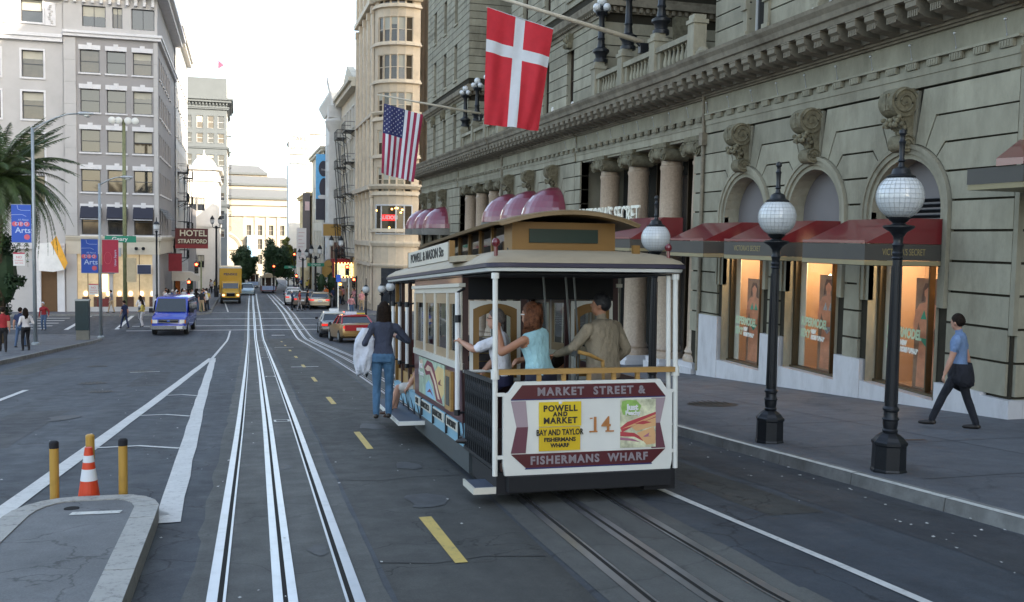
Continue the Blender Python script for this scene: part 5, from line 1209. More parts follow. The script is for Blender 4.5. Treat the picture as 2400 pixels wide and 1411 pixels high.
M_TANK = jean('aqua_tank', (.33, .56, .62)); M_WTEE = jean('white_tee', (.72, .71, .76)); M_KHAKI = jean('grey_tan_jacket', (.25, .21, .15)); M_SHOE = mat('dark_shoe', (.02, .016, .014), .4, var=.1); M_BROWNS = mat('brown_shoe', (.06, .03, .02), .5, var=.1)
# the walking man at the shop windows: white-blue shirt, jacket tied round the waist, seen from behind
def tied_coat(root, hp, pv, hands):
    mb = MB(); n = 20; rings = []
    for z, rx, ry in ((1.0, .172, .135), (.93, .18, .15), (.84, .185, .165), (.75, .19, .17), (.67, .18, .16)):
        rings.append([(rx*math.cos(2*pi*j/n)*(1+.05*math.sin(5*2*pi*j/n)), -.02+ry*math.sin(2*pi*j/n)-.05*(1-z), z-.16*max(0, math.cos(2*pi*j/n-.5))*(z < .8)+.12*max(0, math.sin(2*pi*j/n))*(z < .8)) for j in range(n)])
    mb.loft(rings, cap=False); o = mb.build('tied_jacket', M_DKTR, root, local=True, smooth=True)
    sm = o.modifiers.new('sol', 'SOLIDIFY'); sm.thickness = .02
WALK = person('person', 'man in blue shirt with black jacket round his waist walking past shop windows', (10.85, 12.45, gz(12.45)+.13), R(42), (M_SKIN, M_SHBLUE, M_DKTR, M_SHOE, M_HAIRB), pelvis=(0, 0, .92), lean=(0, .03), head=(-.45, 0), lh=(-.27, .16, .93-.08), rh=(.30, -.10, .86), lf=(-.09, .34, .03), rf=(.10, -.26, .0), sleeve=.55, detail=2, scale=1.04, extra=tied_coat)
# woman in jeans standing on the running board with a white jacket over her arm
def white_jacket(root, hp, pv, hands):
    mb = MB(); n = 28; rings = []; random.seed(4); cx, cy = -.25, -.05
    for k in range(15):
        z = 1.34-.045*k; w = .05+.085*min(1, k/4)-.05*max(0, (k-9)/5); rings.append([(cx-.03*min(1, k/5)+w*math.cos(2*pi*j/n)*(1+.16*math.sin(5*2*pi*j/n+k*.35)), cy+.55*w*math.sin(2*pi*j/n)*(1+.3*math.cos(4*2*pi*j/n+k*.5)), z+(.07*math.cos(3*2*pi*j/n)+.04*math.sin(5*2*pi*j/n))*k/14) for j in range(n)])
    mb.loft(rings); o = mb.build('draped_jacket', mat('white_cloth', (.55, .58, .66), .85, var=.12, vs=6, bump=1, bs=14, bd=.04), root, local=True, smooth=True)
    mb = MB().tube([(-.14, .02, 1.42), (-.25, -.06, 1.3), (-.3, -.06, 1.12)], .012, 6); mb.build('strap', M_BLACK, root, local=True)
person('person', 'woman in navy top and blue jeans standing on the running board', (2.12, 14.6, gz(14.6)+.36), R(-12), (M_SKIN, M_NAVYT, M_JEANS, M_SHOE, M_HAIRB), pelvis=(0, 0, .94), lean=(.02, .03), head=(-.2, .15), lh=(-.2, .14, 1.05), rh=(.20, .26, 1.18), rpole=(1, -.6, -.6), lf=(-.09, -.03, 0), rf=(.09, .02, 0), sleeve=1.2, hair='long', female=True, detail=2, scale=1.04, width=.98, extra=white_jacket)
# rear platform riders
Zp = lambda y: -.70+.42-.0605*y
person('person', 'man in white t-shirt and glasses holding the pole on the rear platform', (3.02, 10.95, -.40), R(62), (M_SKIN, M_WTEE, mat('navy_shorts', (.02, .02, .06), .8), M_SHOE, M_HAIRG), pelvis=(0, 0, .80), lean=(0, .10), head=(.25, .05), lh=(-.02, .50, 1.33), lpole=(-1, -.2, -.8), rh=(.18, .32, .92), lf=(-.12, .34, 0), rf=(.12, .36, 0), knee=(0, 1, .6), sleeve=.75, hair='short', detail=2, scale=1.0, width=1.05,
       extra=lambda root, hp, pv, h: MB().tube([hp((-.085, 0, .035)), hp((-.07, .085, .035)), hp((0, .1, .035)), hp((.07, .085, .035)), hp((.085, 0, .035))], .004, 5).build('glasses', M_BLACK, root, local=True))
person('person', 'auburn-haired woman in aqua sleeveless top gripping the white rear post', (3.22, 10.12, -.36), R(38), (M_SKIN2, M_TANK, mat('dark_navy_skirt', (.015, .016, .035), .8), M_SHOE, M_HAIRR), pelvis=(0, 0, .86), lean=(-.10, .10), head=(.15, .05), lh=(-.24, .38, 1.42), lpole=(-.5, -.2, -1), rh=(.12, .32, 1.05), rpole=(1, -.3, -.5), lf=(-.1, .1, 0), rf=(.1, .05, 0), sleeve=.12, hair='bob', female=True, detail=2, scale=1.04, width=1.12, bulk=.014,
       extra=lambda root, hp, pv, h: MB().tube([hp((-.085, 0, .03)), hp((-.085, .08, .03))], .006, 5).build('glasses', mat('white_plastic', (.7, .7, .7), .3), root, local=True))
person('person', 'black-haired man in grey-tan jacket, seen from behind on the rear platform', (4.02, 10.25, -.36), R(28), (M_SKIN2, M_KHAKI, mat('khaki_trousers', (.28, .22, .16), .8), M_SHOE, mat('black_hair', (.006, .006, .009), .6, var=.4, vs=30, bump=.6, bs=45)), pelvis=(0, 0, .88), lean=(-.02, .03), head=(.45, .05), lh=(-.42, .30, 1.10), lpole=(-1, -.3, -.8), rh=(.30, .12, .95), lf=(-.1, .03, 0), rf=(.1, 0, 0), sleeve=1.3, detail=2, scale=1.06, width=1.15, bulk=.03)
# seated passenger whose bare leg and brown shoe hang from the outer bench
person('person', 'passenger on the outer bench with bare shins and brown shoes below the grab poles', (2.95, 15.7, -1.0), R(80), (M_SKIN, mat('dark_striped_shirt', (.04, .04, .06), .8, var=.3), mat('white_shorts', (.6, .58, .55), .8), M_BROWNS, M_HAIRB), pelvis=(0, 0, .62), lean=(0, -.05), lh=(-.15, .35, .75), rh=(.15, .35, .75), lf=(-.12, .55, .12), rf=(.12, .5, .02), knee=(0, 1, 1), sleeve=.6, pants='shorts', hair='short', detail=1, scale=.95)
for x, y, lab, sm in ((3.05, 12.6, 'passenger in dark shirt inside the cabin behind the left rear window', (.03, .02, .02)), (4.15, 12.3, 'passenger in pale top inside the cabin behind the right rear window', (.3, .28, .26)), (3.4, 14.3, 'seated dark-haired passenger glimpsed through the cabin doorway', (.05, .012, .015)), (2.95, 13.6, 'passenger in blue shirt seated at the side windows of the cabin', (.10, .14, .3))):
    person('person', lab, (x, y, -.75-.06*(y-12)-.28), R(random.choice([95, -85, 170])), (M_SKIN2, mat('shirt_%d' % int(y*10), sm, .8), M_DKTR, M_SHOE, M_HAIRB), pelvis=(0, 0, .72), lf=(-.12, .4, .1), rf=(.12, .4, .1), lh=(-.1, .3, .8), rh=(.1, .3, .8), knee=(0, 1, 1), sleeve=1.2, detail=0)
# ============================================================ FLAGS
def flag_mesh(w, h, Lx, cols, rowsf, mats, wave, name):
    pass
def cloth(name, corners, nx, ny, colour, mats, seed, par, amp=.05, sag=.0, thick=True):
    # corners: top-left, top-right, bottom-right, bottom-left (world); colour(u,v)->material index; u across, v down
    random.seed(seed); tl, tr, br, bl = [Vector(c) for c in corners]; n = (tr-tl).cross(bl-tl).normalized(); ph = [random.uniform(0, 6) for _ in range(6)]
    def P(u, v):
        p = tl.lerp(tr, u).lerp(bl.lerp(br, u), v)
        a = amp*(.25+.75*v); d = a*(math.sin(u*9+ph[0]+v*1.2)+.55*math.sin(u*17-v*3+ph[1])+.5*math.sin(u*5+v*4.5+ph[2])+.35*math.sin(u*26+v*5+ph[3]))
        return p+n*d+Vector((0, 0, -sag*math.sin(pi*u)*(1 if v < .02 else 1)+.012*math.sin(u*9+ph[0])*v))
    us = nx; vs = ny
    mb = MB(); V = [P(u, v) for v in vs for u in us]; k = len(us)
    fs = []; ms = []
    for j in range(len(vs)-1):
        for i in range(k-1): fs.append((j*k+i, j*k+i+1, (j+1)*k+i+1, (j+1)*k+i)); ms.append(colour((us[i]+us[i+1])/2, (vs[j]+vs[j+1])/2))
    mb.v = [tuple(v) for v in V]; mb.f = fs; mb.m = ms; o = mb.build(name, mats, par, smooth=True); return o, P, n
def spread(cuts, n):
    out = []
    for a, b in zip(cuts, cuts[1:]):
        k = max(1, round((b-a)*n)); out += [a+(b-a)*i/k for i in range(k)]
    return out+[cuts[-1]]
def flagpole(label, base, tip, r):
    t = thing('flagpole', label, 'flagpole', base, 'angled flagpoles on the hotel balustrade')
    MB().tube([base, tip], r, 12, r1=r*.55).build('pole', M_POLE, t, smooth=True)
    b = Vector(base); MB().box(b.x-.12, b.x+.16, b.y-.1, b.y+.1, b.z-.35, b.z-.04).tube([b+Vector((-.25, 0, -.02)), b+Vector((.1, 0, -.3))], .03, 8).build('bracket', M_IRON, t)
    return t
flagpole('thick cream flagpole carrying the red flag with a white cross', (12.55, 29.15, 8.45), (6.3, 29.15, 9.75), .085)
flagpole('thinner far cream flagpole carrying the stars and stripes', (12.55, 50.7, 8.72), (6.95, 50.7, 9.42), .07)
MB_ = MB().ell((6.93, 50.7, 9.44), (.1, .1, .08), 10, 6); 
f1 = thing('red_white_cross_flag', 'large red flag with a white cross hanging from the nearer hotel flagpole', 'flag', (7.33, 29.15, 9.1))
vc = [0, 5/14, 9/14, 1]     # across the pole side
cloth('flag_cloth', [(7.33, 29.1, 9.12), (9.50, 29.15, 8.62), (9.08, 29.1, 5.45), (7.27, 29.05, 5.56)], spread([0, 6/14, 8.1/14, 1], 40), spread([0, .27, .375, 1], 50), lambda u, v: 1 if (6/14 < u < 8.1/14 or .27 < v < .375) else 0, [M_RED, M_FWHITE], 5, f1, .075)
MB().tube([(7.33, 29.15, 9.14), (9.5, 29.15, 8.64)], .012, 6).build('hoist_rope', M_FWHITE, f1)
f2 = thing('stars_and_stripes_flag', 'stars and stripes flag with its blue canton at the pole on the farther flagpole', 'flag', (7.3, 50.7, 9.0))
sc = [i/13 for i in range(14)]
o, P, n = cloth('flag_cloth', [(7.3, 50.65, 8.98), (9.38, 50.7, 8.5), (8.9, 50.65, 4.95), (7.16, 50.6, 5.35)], spread(sc, 52), spread([0, .42, 1], 46), lambda u, v: 2 if (u < 7/13 and v < .42) else (0 if int(u*13) % 2 == 0 else 1), [M_FRED2, M_FWHITE, M_FBLUE], 9, f2, .08)
st = MB()
for r in range(9):
    for c in range(6 if r % 2 == 0 else 5):
        v = .42*(c+.5+(0 if r % 2 == 0 else .5))/6; u = 7/13*(r+.75)/9.4; p = P(u, v)-n*.012; px = (P(u+.01, v)-p).normalized(); py = (P(u, v+.01)-p).normalized(); pts = []
        for q in range(10):
            rr = .062 if q % 2 == 0 else .026; a = q*pi/5; pts.append(p+px*rr*math.cos(a)+py*rr*math.sin(a))
        st.add(pts, [tuple(range(10))])
for r in range(0): pass
props(st.build('stars', M_FWHITE, f2), kind='stuff')
st2 = MB()
for v_, f_, m_ in ((st.v, st.f, 0),): st2.v = [tuple(Vector(q)+n*.024) for q in v_]; st2.f = f_; st2.m = [0]*len(f_)
props(st2.build('stars', M_FWHITE, f2), kind='stuff')

# ============================================================ STREET LAMPS (pavement, globe)
M_GLOBE = mat('opal_globe_glass', (.64, .66, .67), .16, var=.05, vs=3, spec=.9); M_GRID = mat('globe_wire', (.42, .43, .43), .6, .3)
def globe_lamp(label, x, y, first=None):
    z = gz(y)+(.13 if 7 < abs(x) else 0)
    if first is not None: return dup(first, (x, y, z), None, label)
    t = thing('street_lamp', label, 'street lamp', (0, 0, 0), 'globe street lamps along the right kerb')
    b = MB(); b.lathe((0, 0, 0), [(.215, 0), (.215, .03), (.205, .05), (.2, .33), (.215, .35), (.215, .38), (.19, .40), (.16, .44), (.12, .47), (.085, .49)], 8); b.build('base', M_IRON, t)
    MB().box(-.205, -.199, -.12, .02, .07, .27).build('base_plate', mat('plate_grey', (.35, .36, .37), .5), t) if False else None
    s = MB().lathe((0, 0, 0), [(.085, .49), (.095, .52), (.08, .54), (.09, .60), (.09, .64), (.105, .66), (.085, .69), (.082, .75), (.098, .77), (.098, .79), (.075, .82), (.07, 1.4), (.062, 2.1), (.055, 2.62), (.07, 2.64), (.058, 2.66), (.068, 2.70), (.055, 2.72), (.062, 2.78), (.072, 2.80), (.055, 2.83), (.06, 2.90), (.10, 2.96), (.17, 3.0), (.185, 3.02), (.185, 3.035), (.09, 3.05), (.06, 3.08)], 18)
    o = s.build('pole', M_IRON, t); autosmooth(o.data, 35)
    fl = MB()
    for k in range(10):
        a = 2*pi*k/10; fl.tube([(.072*math.cos(a), .072*math.sin(a), .86), (.056*math.cos(a), .056*math.sin(a), 2.55)], .008, 5)
    fl.build('fluting', M_IRON, t)
    o = MB().lathe((0, 0, 0), [(.06, 3.06), (.10, 3.09), (.135, 3.13), (.10, 3.15)], 18).build('globe_holder', M_IRON, t); autosmooth(o.data, 35)
    g = MB().ell((0, 0, 3.39), (.275, .275, .275), 28, 18).build('globe', M_GLOBE, t, smooth=True)
    gr = MB()
    for k in range(14):
        a = pi*k/14; gr.tube([(.279*math.cos(a)*math.cos(q), .279*math.sin(a)*math.cos(q), 3.39+.279*math.sin(q)) for q in [2*pi*i/30 for i in range(31)]], .0022, 4)
    for k in range(1, 15):
        q = -pi/2+pi*k/15; r = .279*math.cos(q); gr.tube([(r*math.cos(2*pi*i/30), r*math.sin(2*pi*i/30), 3.39+.279*math.sin(q)) for i in range(31)], .0022, 4)
    props(gr.build('globe_netting', M_GRID, g), kind='stuff')
    c = MB().lathe((0, 0, 0), [(.17, 3.61), (.175, 3.63), (.12, 3.66), (.10, 3.72), (.04, 3.75), (.03, 3.80), (.045, 3.82), (.03, 3.85), (.035, 4.02), (.045, 4.05), (.03, 4.07), (.028, 4.12), (.045, 4.15), (.04, 4.19), (.005, 4.21)], 14).build('finial', M_IRON, t); autosmooth(c.data, 35)
    t.location = (x, y, z); t.scale = (.94,)*3; return t
LP0 = globe_lamp('nearest globe street lamp, in front of the third shop window', 7.27, 9.40)
for lab, x, y in (('second globe street lamp, between two shop windows with red awnings', 7.24, 11.95), ('globe street lamp half hidden behind the right edge of the cable car roof', 7.26, 16.05), ('farther globe street lamp hidden behind the cable car roof', 7.4, 24.4), ('globe street lamp by the hedge near the crossing', 8.75, 61), ('farthest globe street lamp on the right pavement, by the crossing', 8.45, 66.5), ('globe street lamp between the cable car and the hedge', 8.45, 55.5)):
    globe_lamp(lab, x, y, LP0)
# tall iron balcony lamp standards on the hotel balustrade
def balcony_lamp(label, y, first=None):
    if first: return dup(first, (HX+.1, y, 8.5), None, label)
    t = thing('balcony_lamp', label, 'lamp', (0, 0, 0), 'iron lamp standards on the hotel balustrade')
    o = MB().lathe((0, 0, 0), [(.26, 0), (.26, .12), (.2, .16), (.22, .3), (.3, .38), (.3, .46), (.15, .55), (.12, .8), (.15, .86), (.12, .92), (.10, 1.6), (.16, 1.72), (.22, 1.80), (.12, 1.86)], 14).build('pole', M_IRON, t); autosmooth(o.data, 40)
    for a in range(4):
        c = (.26*math.cos(a*pi/2+.4), .26*math.sin(a*pi/2+.4), 1.86); MB().tube([(0, 0, 1.75), (c[0], c[1], 1.72), (c[0], c[1], 1.82)], .03, 6).build('arm', M_IRON, t); MB().ell((c[0], c[1], 1.96), (.14, .14, .14), 14, 10).build('globe', M_GLOBE, t, smooth=True)
    MB().tube([(0, 0, 1.8), (0, 0, 2.05)], .03, 6).build('arm', M_IRON, t); MB().ell((0, 0, 2.22), (.18, .18, .18), 14, 10).build('globe', M_GLOBE, t, smooth=True)
    t.location = (HX+.1, y, 8.5); return t
b0 = balcony_lamp('far left iron lamp standard with white globes on the nearer balustrade', 33.3)
for y, l in ((30.75, 'middle iron lamp standard with white globes on the nearer balustrade'), (28.1, 'thick iron lamp standard nearest the right end of the nearer balustrade'), (52.3, 'iron lamp standard with white globes, second on the far balustrade'), (55.2, 'iron lamp standard with white globes at the far end of the far balustrade'), (49.5, 'iron lamp standard half hidden by the red flag on the far balustrade')): balcony_lamp(l, y, b0)

# ============================================================ LEFT SIDE FURNITURE
M_GALV = mat('galvanised_pole', (.36, .4, .42), .45, .5, var=.1); M_GREENP = mat('weathered_green_pole', (.19, .2, .10), .6, .2, var=.25, vs=3)
M_BBLUE = mat('banner_blue', (.03, .10, .50), .6, var=.06); M_BRED = mat('banner_red', (.45, .03, .07), .6, var=.06); M_BLT = mat('banner_pale_letter', (.5, .62, .85), .6, var=0); M_BLR = mat('banner_coral', (.65, .12, .16), .6, var=0)
def banner(t, x0, x1, y, z0, z1, main=M_BBLUE, blue=True):
    b = MB().box(x0, x1, y-.008, y+.008, z0, z1).build('banner', main, t); w = x1-x0; h = z1-z0; cx = (x0+x1)/2
    for z in (z0, z1): MB().tube([(x0-.02, y, z), (x1+.02, y, z)], .02, 6).build('banner_rod', M_GALV, b)
    def tt(s, x, z, sz, m, **k): wtext('banner_lettering', s, sz, m, b, (x, y-.012, z), (1, 0, 0), ext=.001, **k)
    if blue:
        tt('All About', cx+.1*w, z0+h*.60, h*.065, M_BLT); tt('Arts', cx+.08*w, z0+h*.32, h*.21, M_BLT, bold=.004)
        for k in range(3):
            c = x0+w*(.16+.31*k); mb = MB()
            mb.add([(c+.135*w*math.cos(q), y-.011, z0+h*.49+.135*w*math.sin(q)) for q in [2*pi*i/20 for i in range(20)]], [tuple(range(20))]); mb.build('banner_dot', M_BLR, b)
        tt('OEO', cx, z0+h*.49, h*.13, M_BLT, sx=1.0, space=1.3)
        mb = MB(); mb.add([(x0+w*.78+.15*w*math.cos(q), y-.011, z0+h*.15+.15*w*math.sin(q)) for q in [2*pi*i/20 for i in range(20)]], [tuple(range(20))]); mb.build('banner_dot', M_BLR, b)
        ln = MB()
        for pts in ([(.3, .98), (.34, .88), (.5, .85), (.95, .85)], [(.02, .73), (.55, .74), (.75, .69)]):
            ln.tube([(x0+w*a, y-.012, z0+h*q) for a, q in pts], .012, 4)
        ln.build('banner_line', M_BLT, b)
    else:
        ln = MB().tube([(x0+.1*w, y-.012, z0+.05*h), (x0+.8*w, y-.012, z0+.03*h)], .01, 4).tube([(x0+w*(.35+.22*math.cos(q)), y-.012, z0+h*(.45+.18*math.sin(q))) for q in [2*pi*i/16 for i in range(17)]], .014, 4)
        ln.build('banner_line', M_BLR, b); wtext('banner_lettering', 'Union Square', h*.09, M_BLT, b, (x0+w*.8, y-.012, z0+h*.45), (0, 0, 1), (-1, 0, 0), ext=.001)
    return b
def cobra(label, x, y, H, arm, banners, cat='street light'):
    z = gz(y)+.15; t = thing('cobra_street_light', label, cat, (x, y, z), 'street lights with banners on the left pavement')
    o = MB().tube([(x, y, z), (x, y, z+H)], .105, 12, r1=.075).build('pole', M_GALV, t, smooth=True)
    MB().lathe((x, y, z), [(.2, 0), (.2, .1), (.12, .16)], 12).build('base', M_GALV, t)
    pts = [(x+arm*q, y, z+H-.1+arm*.42*math.sin(q*pi/2)) for q in (0, .25, .5, .75, 1)]
    MB().tube(pts, .04, 8).build('arm', M_GALV, t, smooth=True)
    e = pts[-1]; MB().ell((e[0]+.32, y, e[2]+.0), (.42, .2, .10), 14, 8).build('lamp_head', mat('lamp_head_grey', (.45, .48, .5), .4), t, smooth=True)
    MB().ell((e[0]+.4, y, e[2]-.09), (.2, .15, .11), 12, 6).build('lamp_lens', mat('lamp_lens', (.7, .72, .7), .2, var=0), t, smooth=True)
    return t
t = cobra('tall grey street light with one blue banner, nearest the palm on the left pavement', -10.55, 56.5, 11.6, 2.3, 1)
banner(t, -11.62, -10.66, 56.45, 1.38, 3.4)
t = cobra('white street light with blue and red banners at the left corner of the crossing', -8.55, 66.4, 9.9, 1.3, 2)
banner(t, -8.55-1.12, -8.55-.12, 66.35, -.62, 1.55); banner(t, -8.55+.12, -8.55+1.1, 66.35, -.6, 1.53, M_BRED, False)
wtext('parking_sign_lettering', '', .1, M_BLK, t, (0, 0, 0)) if False else None
for (x, y, h, lab, nm) in ((-11.25, 56.3, 1.05, 'small white parking sign under the nearer blue banner', 'p'), (-8.95, 66.3, -1.1, 'small white parking sign at the pole with two banners', 'q')):
    s = thing('parking_sign', lab, 'sign', (x, y, h), 'parking signs on the light poles'); MB().box(x-.28, x+.28, y-.01, y+.01, h-.9, h-.28).build('sign_plate', M_WHITE, s); MB().box(x-.28, x+.28, y-.012, y+.008, h-.27, h-.2).build('red_strip', M_BRED, s); MB().box(x-.3, x+.75, y+.012, y+.03, h-.6, h-.56).build('bracket', M_GALV, s)
    wtext('sign_lettering', 'NO', .18, M_BLR, s, (x, y-.014, h-.45)); wtext('sign_lettering', 'STOPPING', .09, M_BLR, s, (x, y-.014, h-.62)); wtext('sign_lettering', 'ANY TIME', .09, M_BLR, s, (x, y-.014, h-.76))
# slender green pole with a cluster of floodlights and signals, across the side street
x, y = -9.0, 84.5; z = gz(y)+.0; t = thing('floodlight_pole', 'weathered green pole topped with a cluster of round floodlights, beyond the pole with two banners', 'pole', (x, y, z))
MB().tube([(x, y, z), (x, y, z+16.3)], .17, 12, r1=.13).build('pole', M_GREENP, t, smooth=True)
for dx, a in ((-.85, .2), (-.35, -.1), (.35, .05), (.9, .25)):
    MB().tube([(x, y, z+16.0), (x+dx, y, z+16.15)], .04, 6).build('arm', M_OFFW, t)
    MB().loft([[(x+dx+r*math.cos(q)*1, y-.15+d, z+16.2+r*math.sin(q)) for q in [2*pi*i/16 for i in range(16)]] for d, r in ((-.2, .27), (-.18, .29), (.1, .2), (.3, .08))]).build('floodlight', M_OFFW, t, smooth=True)
MB().box(x-.6, x-.3, y-.2, y+.2, z+5.2, z+5.9).build('signal_box', M_GALV, t); MB().box(x+.15, x+.85, y-.25, y+.25, z+3.1, z+5.1).build('control_cabinet', mat('warm_cabinet', (.5, .42, .28), .4, .3), t)
sg = thing('street_name_sign', 'green street name sign reading Geary at the left corner', 'sign', (-9.2, 84.3, gz(84.3)+6.4)); X0, Z0 = -9.35, 1.45
MB().box(X0-1.15, X0+1.25, 84.28, 84.32, Z0-.27, Z0+.27).build('sign_plate', mat('sign_green', (.0, .20, .12), .4, var=.05), sg); wtext('sign_lettering', 'Geary', .42, M_WHITE, sg, (X0, 84.26, Z0), bold=.006, sx=1.15); MB().tube([(X0-1.2, 84.36, Z0), (X0+1.2, 84.36, Z0)], .03, 6).build('bracket', M_GALV, sg)
# dark kiosk/bin on the corner
x, y = -9.35, 64.6; z = gz(y)+.15; t = thing('pillar_cabinet', 'tall dark pillar cabinet on the left street corner', 'cabinet', (x, y, z))
MB().box(x-.36, x+.36, y-.3, y+.3, 0+z, z+.62).build('base', mat('kiosk_base', (.17, .17, .15), .7), t); MB().box(x-.40, x+.38, y-.32, y+.32, z+.62, z+2.45).build('body', mat('kiosk_dark', (.012, .035, .045), .3), t); MB().box(x-.42, x+.42, y-.35, y+.35, z+2.45, z+2.53).build('top', M_GALV, t)
# parking meter
x, y = -10.6, 56.0; z = gz(y)+.15
# ornate dark lamp post at far corner
def lantern_post(label, x, y, H, m=M_IRON, grp='dark ornamental lamp posts'):
    z = gz(y)+.14; t = thing('lamp_post', label, 'lamp post', (x, y, z), grp)
    o = MB().lathe((x, y, z), [(.22, 0), (.22, .5), (.16, .6), (.10, .75), (.085, 2), (.12, 2.1), (.08, 2.2), (.07, H-.9), (.13, H-.8), (.05, H-.72)], 10).build('pole', m, t); autosmooth(o.data, 40)
    MB().lathe((x, y, z), [(.08, H-.72), (.2, H-.6), (.24, H-.3), (.16, H-.22)], 10).build('lantern', M_GLOBE, t); MB().lathe((x, y, z), [(.26, H-.24), (.18, H-.1), (.05, H), (.03, H+.25), (.005, H+.35)], 10).build('lantern_cap', m, t)
    for s in (-1, 1): MB().tube([(x, y, z+H-1.1), (x+s*.35, y, z+H-1.0)], .03, 5).build('ladder_bar', m, t)
    return t
lantern_post('slim dark lamp post in front of the corner shop window', -6.2, 80, 7.9)
# loose yellow posts and cone at the island
M_YP = mat('yellow_post', (.46, .27, .05), .5, var=.15, vs=5, grime=.25, gs=5)
for i, (x, lab) in enumerate(((-1.822, 'left yellow delineator post with black top at the traffic island'), (-1.165, 'right yellow delineator post with black top at the traffic island'))):
    y = 10.6; z = gz(y); t = thing('delineator_post', lab, 'post', (x, y, z), 'yellow posts at the island tip')
    MB().lathe((x, y, z), [(.055, 0), (.045, .03), (.045, .63)], 14).build('tube', M_YP, t); MB().lathe((x, y, z), [(.047, .63), (.047, .69), (.03, .705), (.001, .707)], 14).build('cap', M_BLACK, t)
x, y = -1.515, 10.85; z = gz(y); t = thing('delineator_post', 'yellow post standing behind the traffic cone', 'post', (x, y, z), 'yellow posts at the island tip'); MB().lathe((x, y, z), [(.055, 0), (.045, .03), (.045, .715)], 14).build('tube', M_YP, t); MB().lathe((x, y, z), [(.047, .715), (.03, .73), (.001, .732)], 10).build('cap', M_YP, t)
x, y = -1.49, 10.56; t = thing('traffic_cone', 'orange traffic cone with white band between the yellow posts', 'traffic cone', (x, y, z)); z = gz(y)
M_CONE = mat('cone_orange', (.62, .055, .015), .5, var=.1, vs=4, grime=.25, gs=6)
MB().box(x-.15, x+.15, y-.15, y+.15, z, z+.02).build('base', M_CONE, t)
MB().lathe((x, y, z+.02), [(.12, 0), (.082, .27)], 20).build('cone_body', M_CONE, t); MB().lathe((x, y, z+.02), [(.083, .27), (.066, .39)], 20).build('reflective_band', M_FWHITE, t); MB().lathe((x, y, z+.02), [(.066, .39), (.056, .46)], 20).build('cone_upper', M_CONE, t); MB().lathe((x, y, z+.02), [(.057, .46), (.048, .53)], 20).build('reflective_band', M_FWHITE, t); MB().lathe((x, y, z+.02), [(.048, .53), (.036, .61), (.03, .61)], 20).build('cone_tip', M_CONE, t)

# ============================================================ VEHICLES
def wheelset(t, x, y, r=.33, w=.2):
    ty = MB().loft([[(x+dx, y+rr*math.cos(2*pi*j/20), r+rr*math.sin(2*pi*j/20)) for j in range(20)] for dx, rr in ((-w/2, r*.9), (-w/2+.03, r), (w/2-.03, r), (w/2, r*.9))]).build('wheel', M_RUBBER, t, local=True)
    s = 1 if x > 0 else -1; MB().loft([[(x+s*(w/2+.004), y+r*.6*math.cos(2*pi*j/14), r+r*.6*math.sin(2*pi*j/14)) for j in range(14)], [(x+s*(w/2-.03), y+r*.2*math.cos(2*pi*j/14), r+r*.2*math.sin(2*pi*j/14)) for j in range(14)]]).build('hubcap', M_GALV, ty, local=True)
def carbody(t, st, m, name='body', sub=True):
    # st: stations (y, halfwidth, z0, z1, crown) -> rounded section loft
    rings = []
    for y, hw, z0, z1, c in st:
        rings.append([(hw*.86, y, z0), (hw*.98, y, z0+.08), (hw, y, z0+(z1-z0)*.45), (hw*.985, y, z0+(z1-z0)*.7), (hw*.93, y, z1-.03), (hw*.8, y, z1+c*.5), (0, y, z1+c), (-hw*.8, y, z1+c*.5), (-hw*.93, y, z1-.03), (-hw*.985, y, z0+(z1-z0)*.7), (-hw, y, z0+(z1-z0)*.45), (-hw*.98, y, z0+.08), (-hw*.86, y, z0)])
    o = MB().loft(rings).build(name, m, t, local=True); autosmooth(o.data, 38); return o
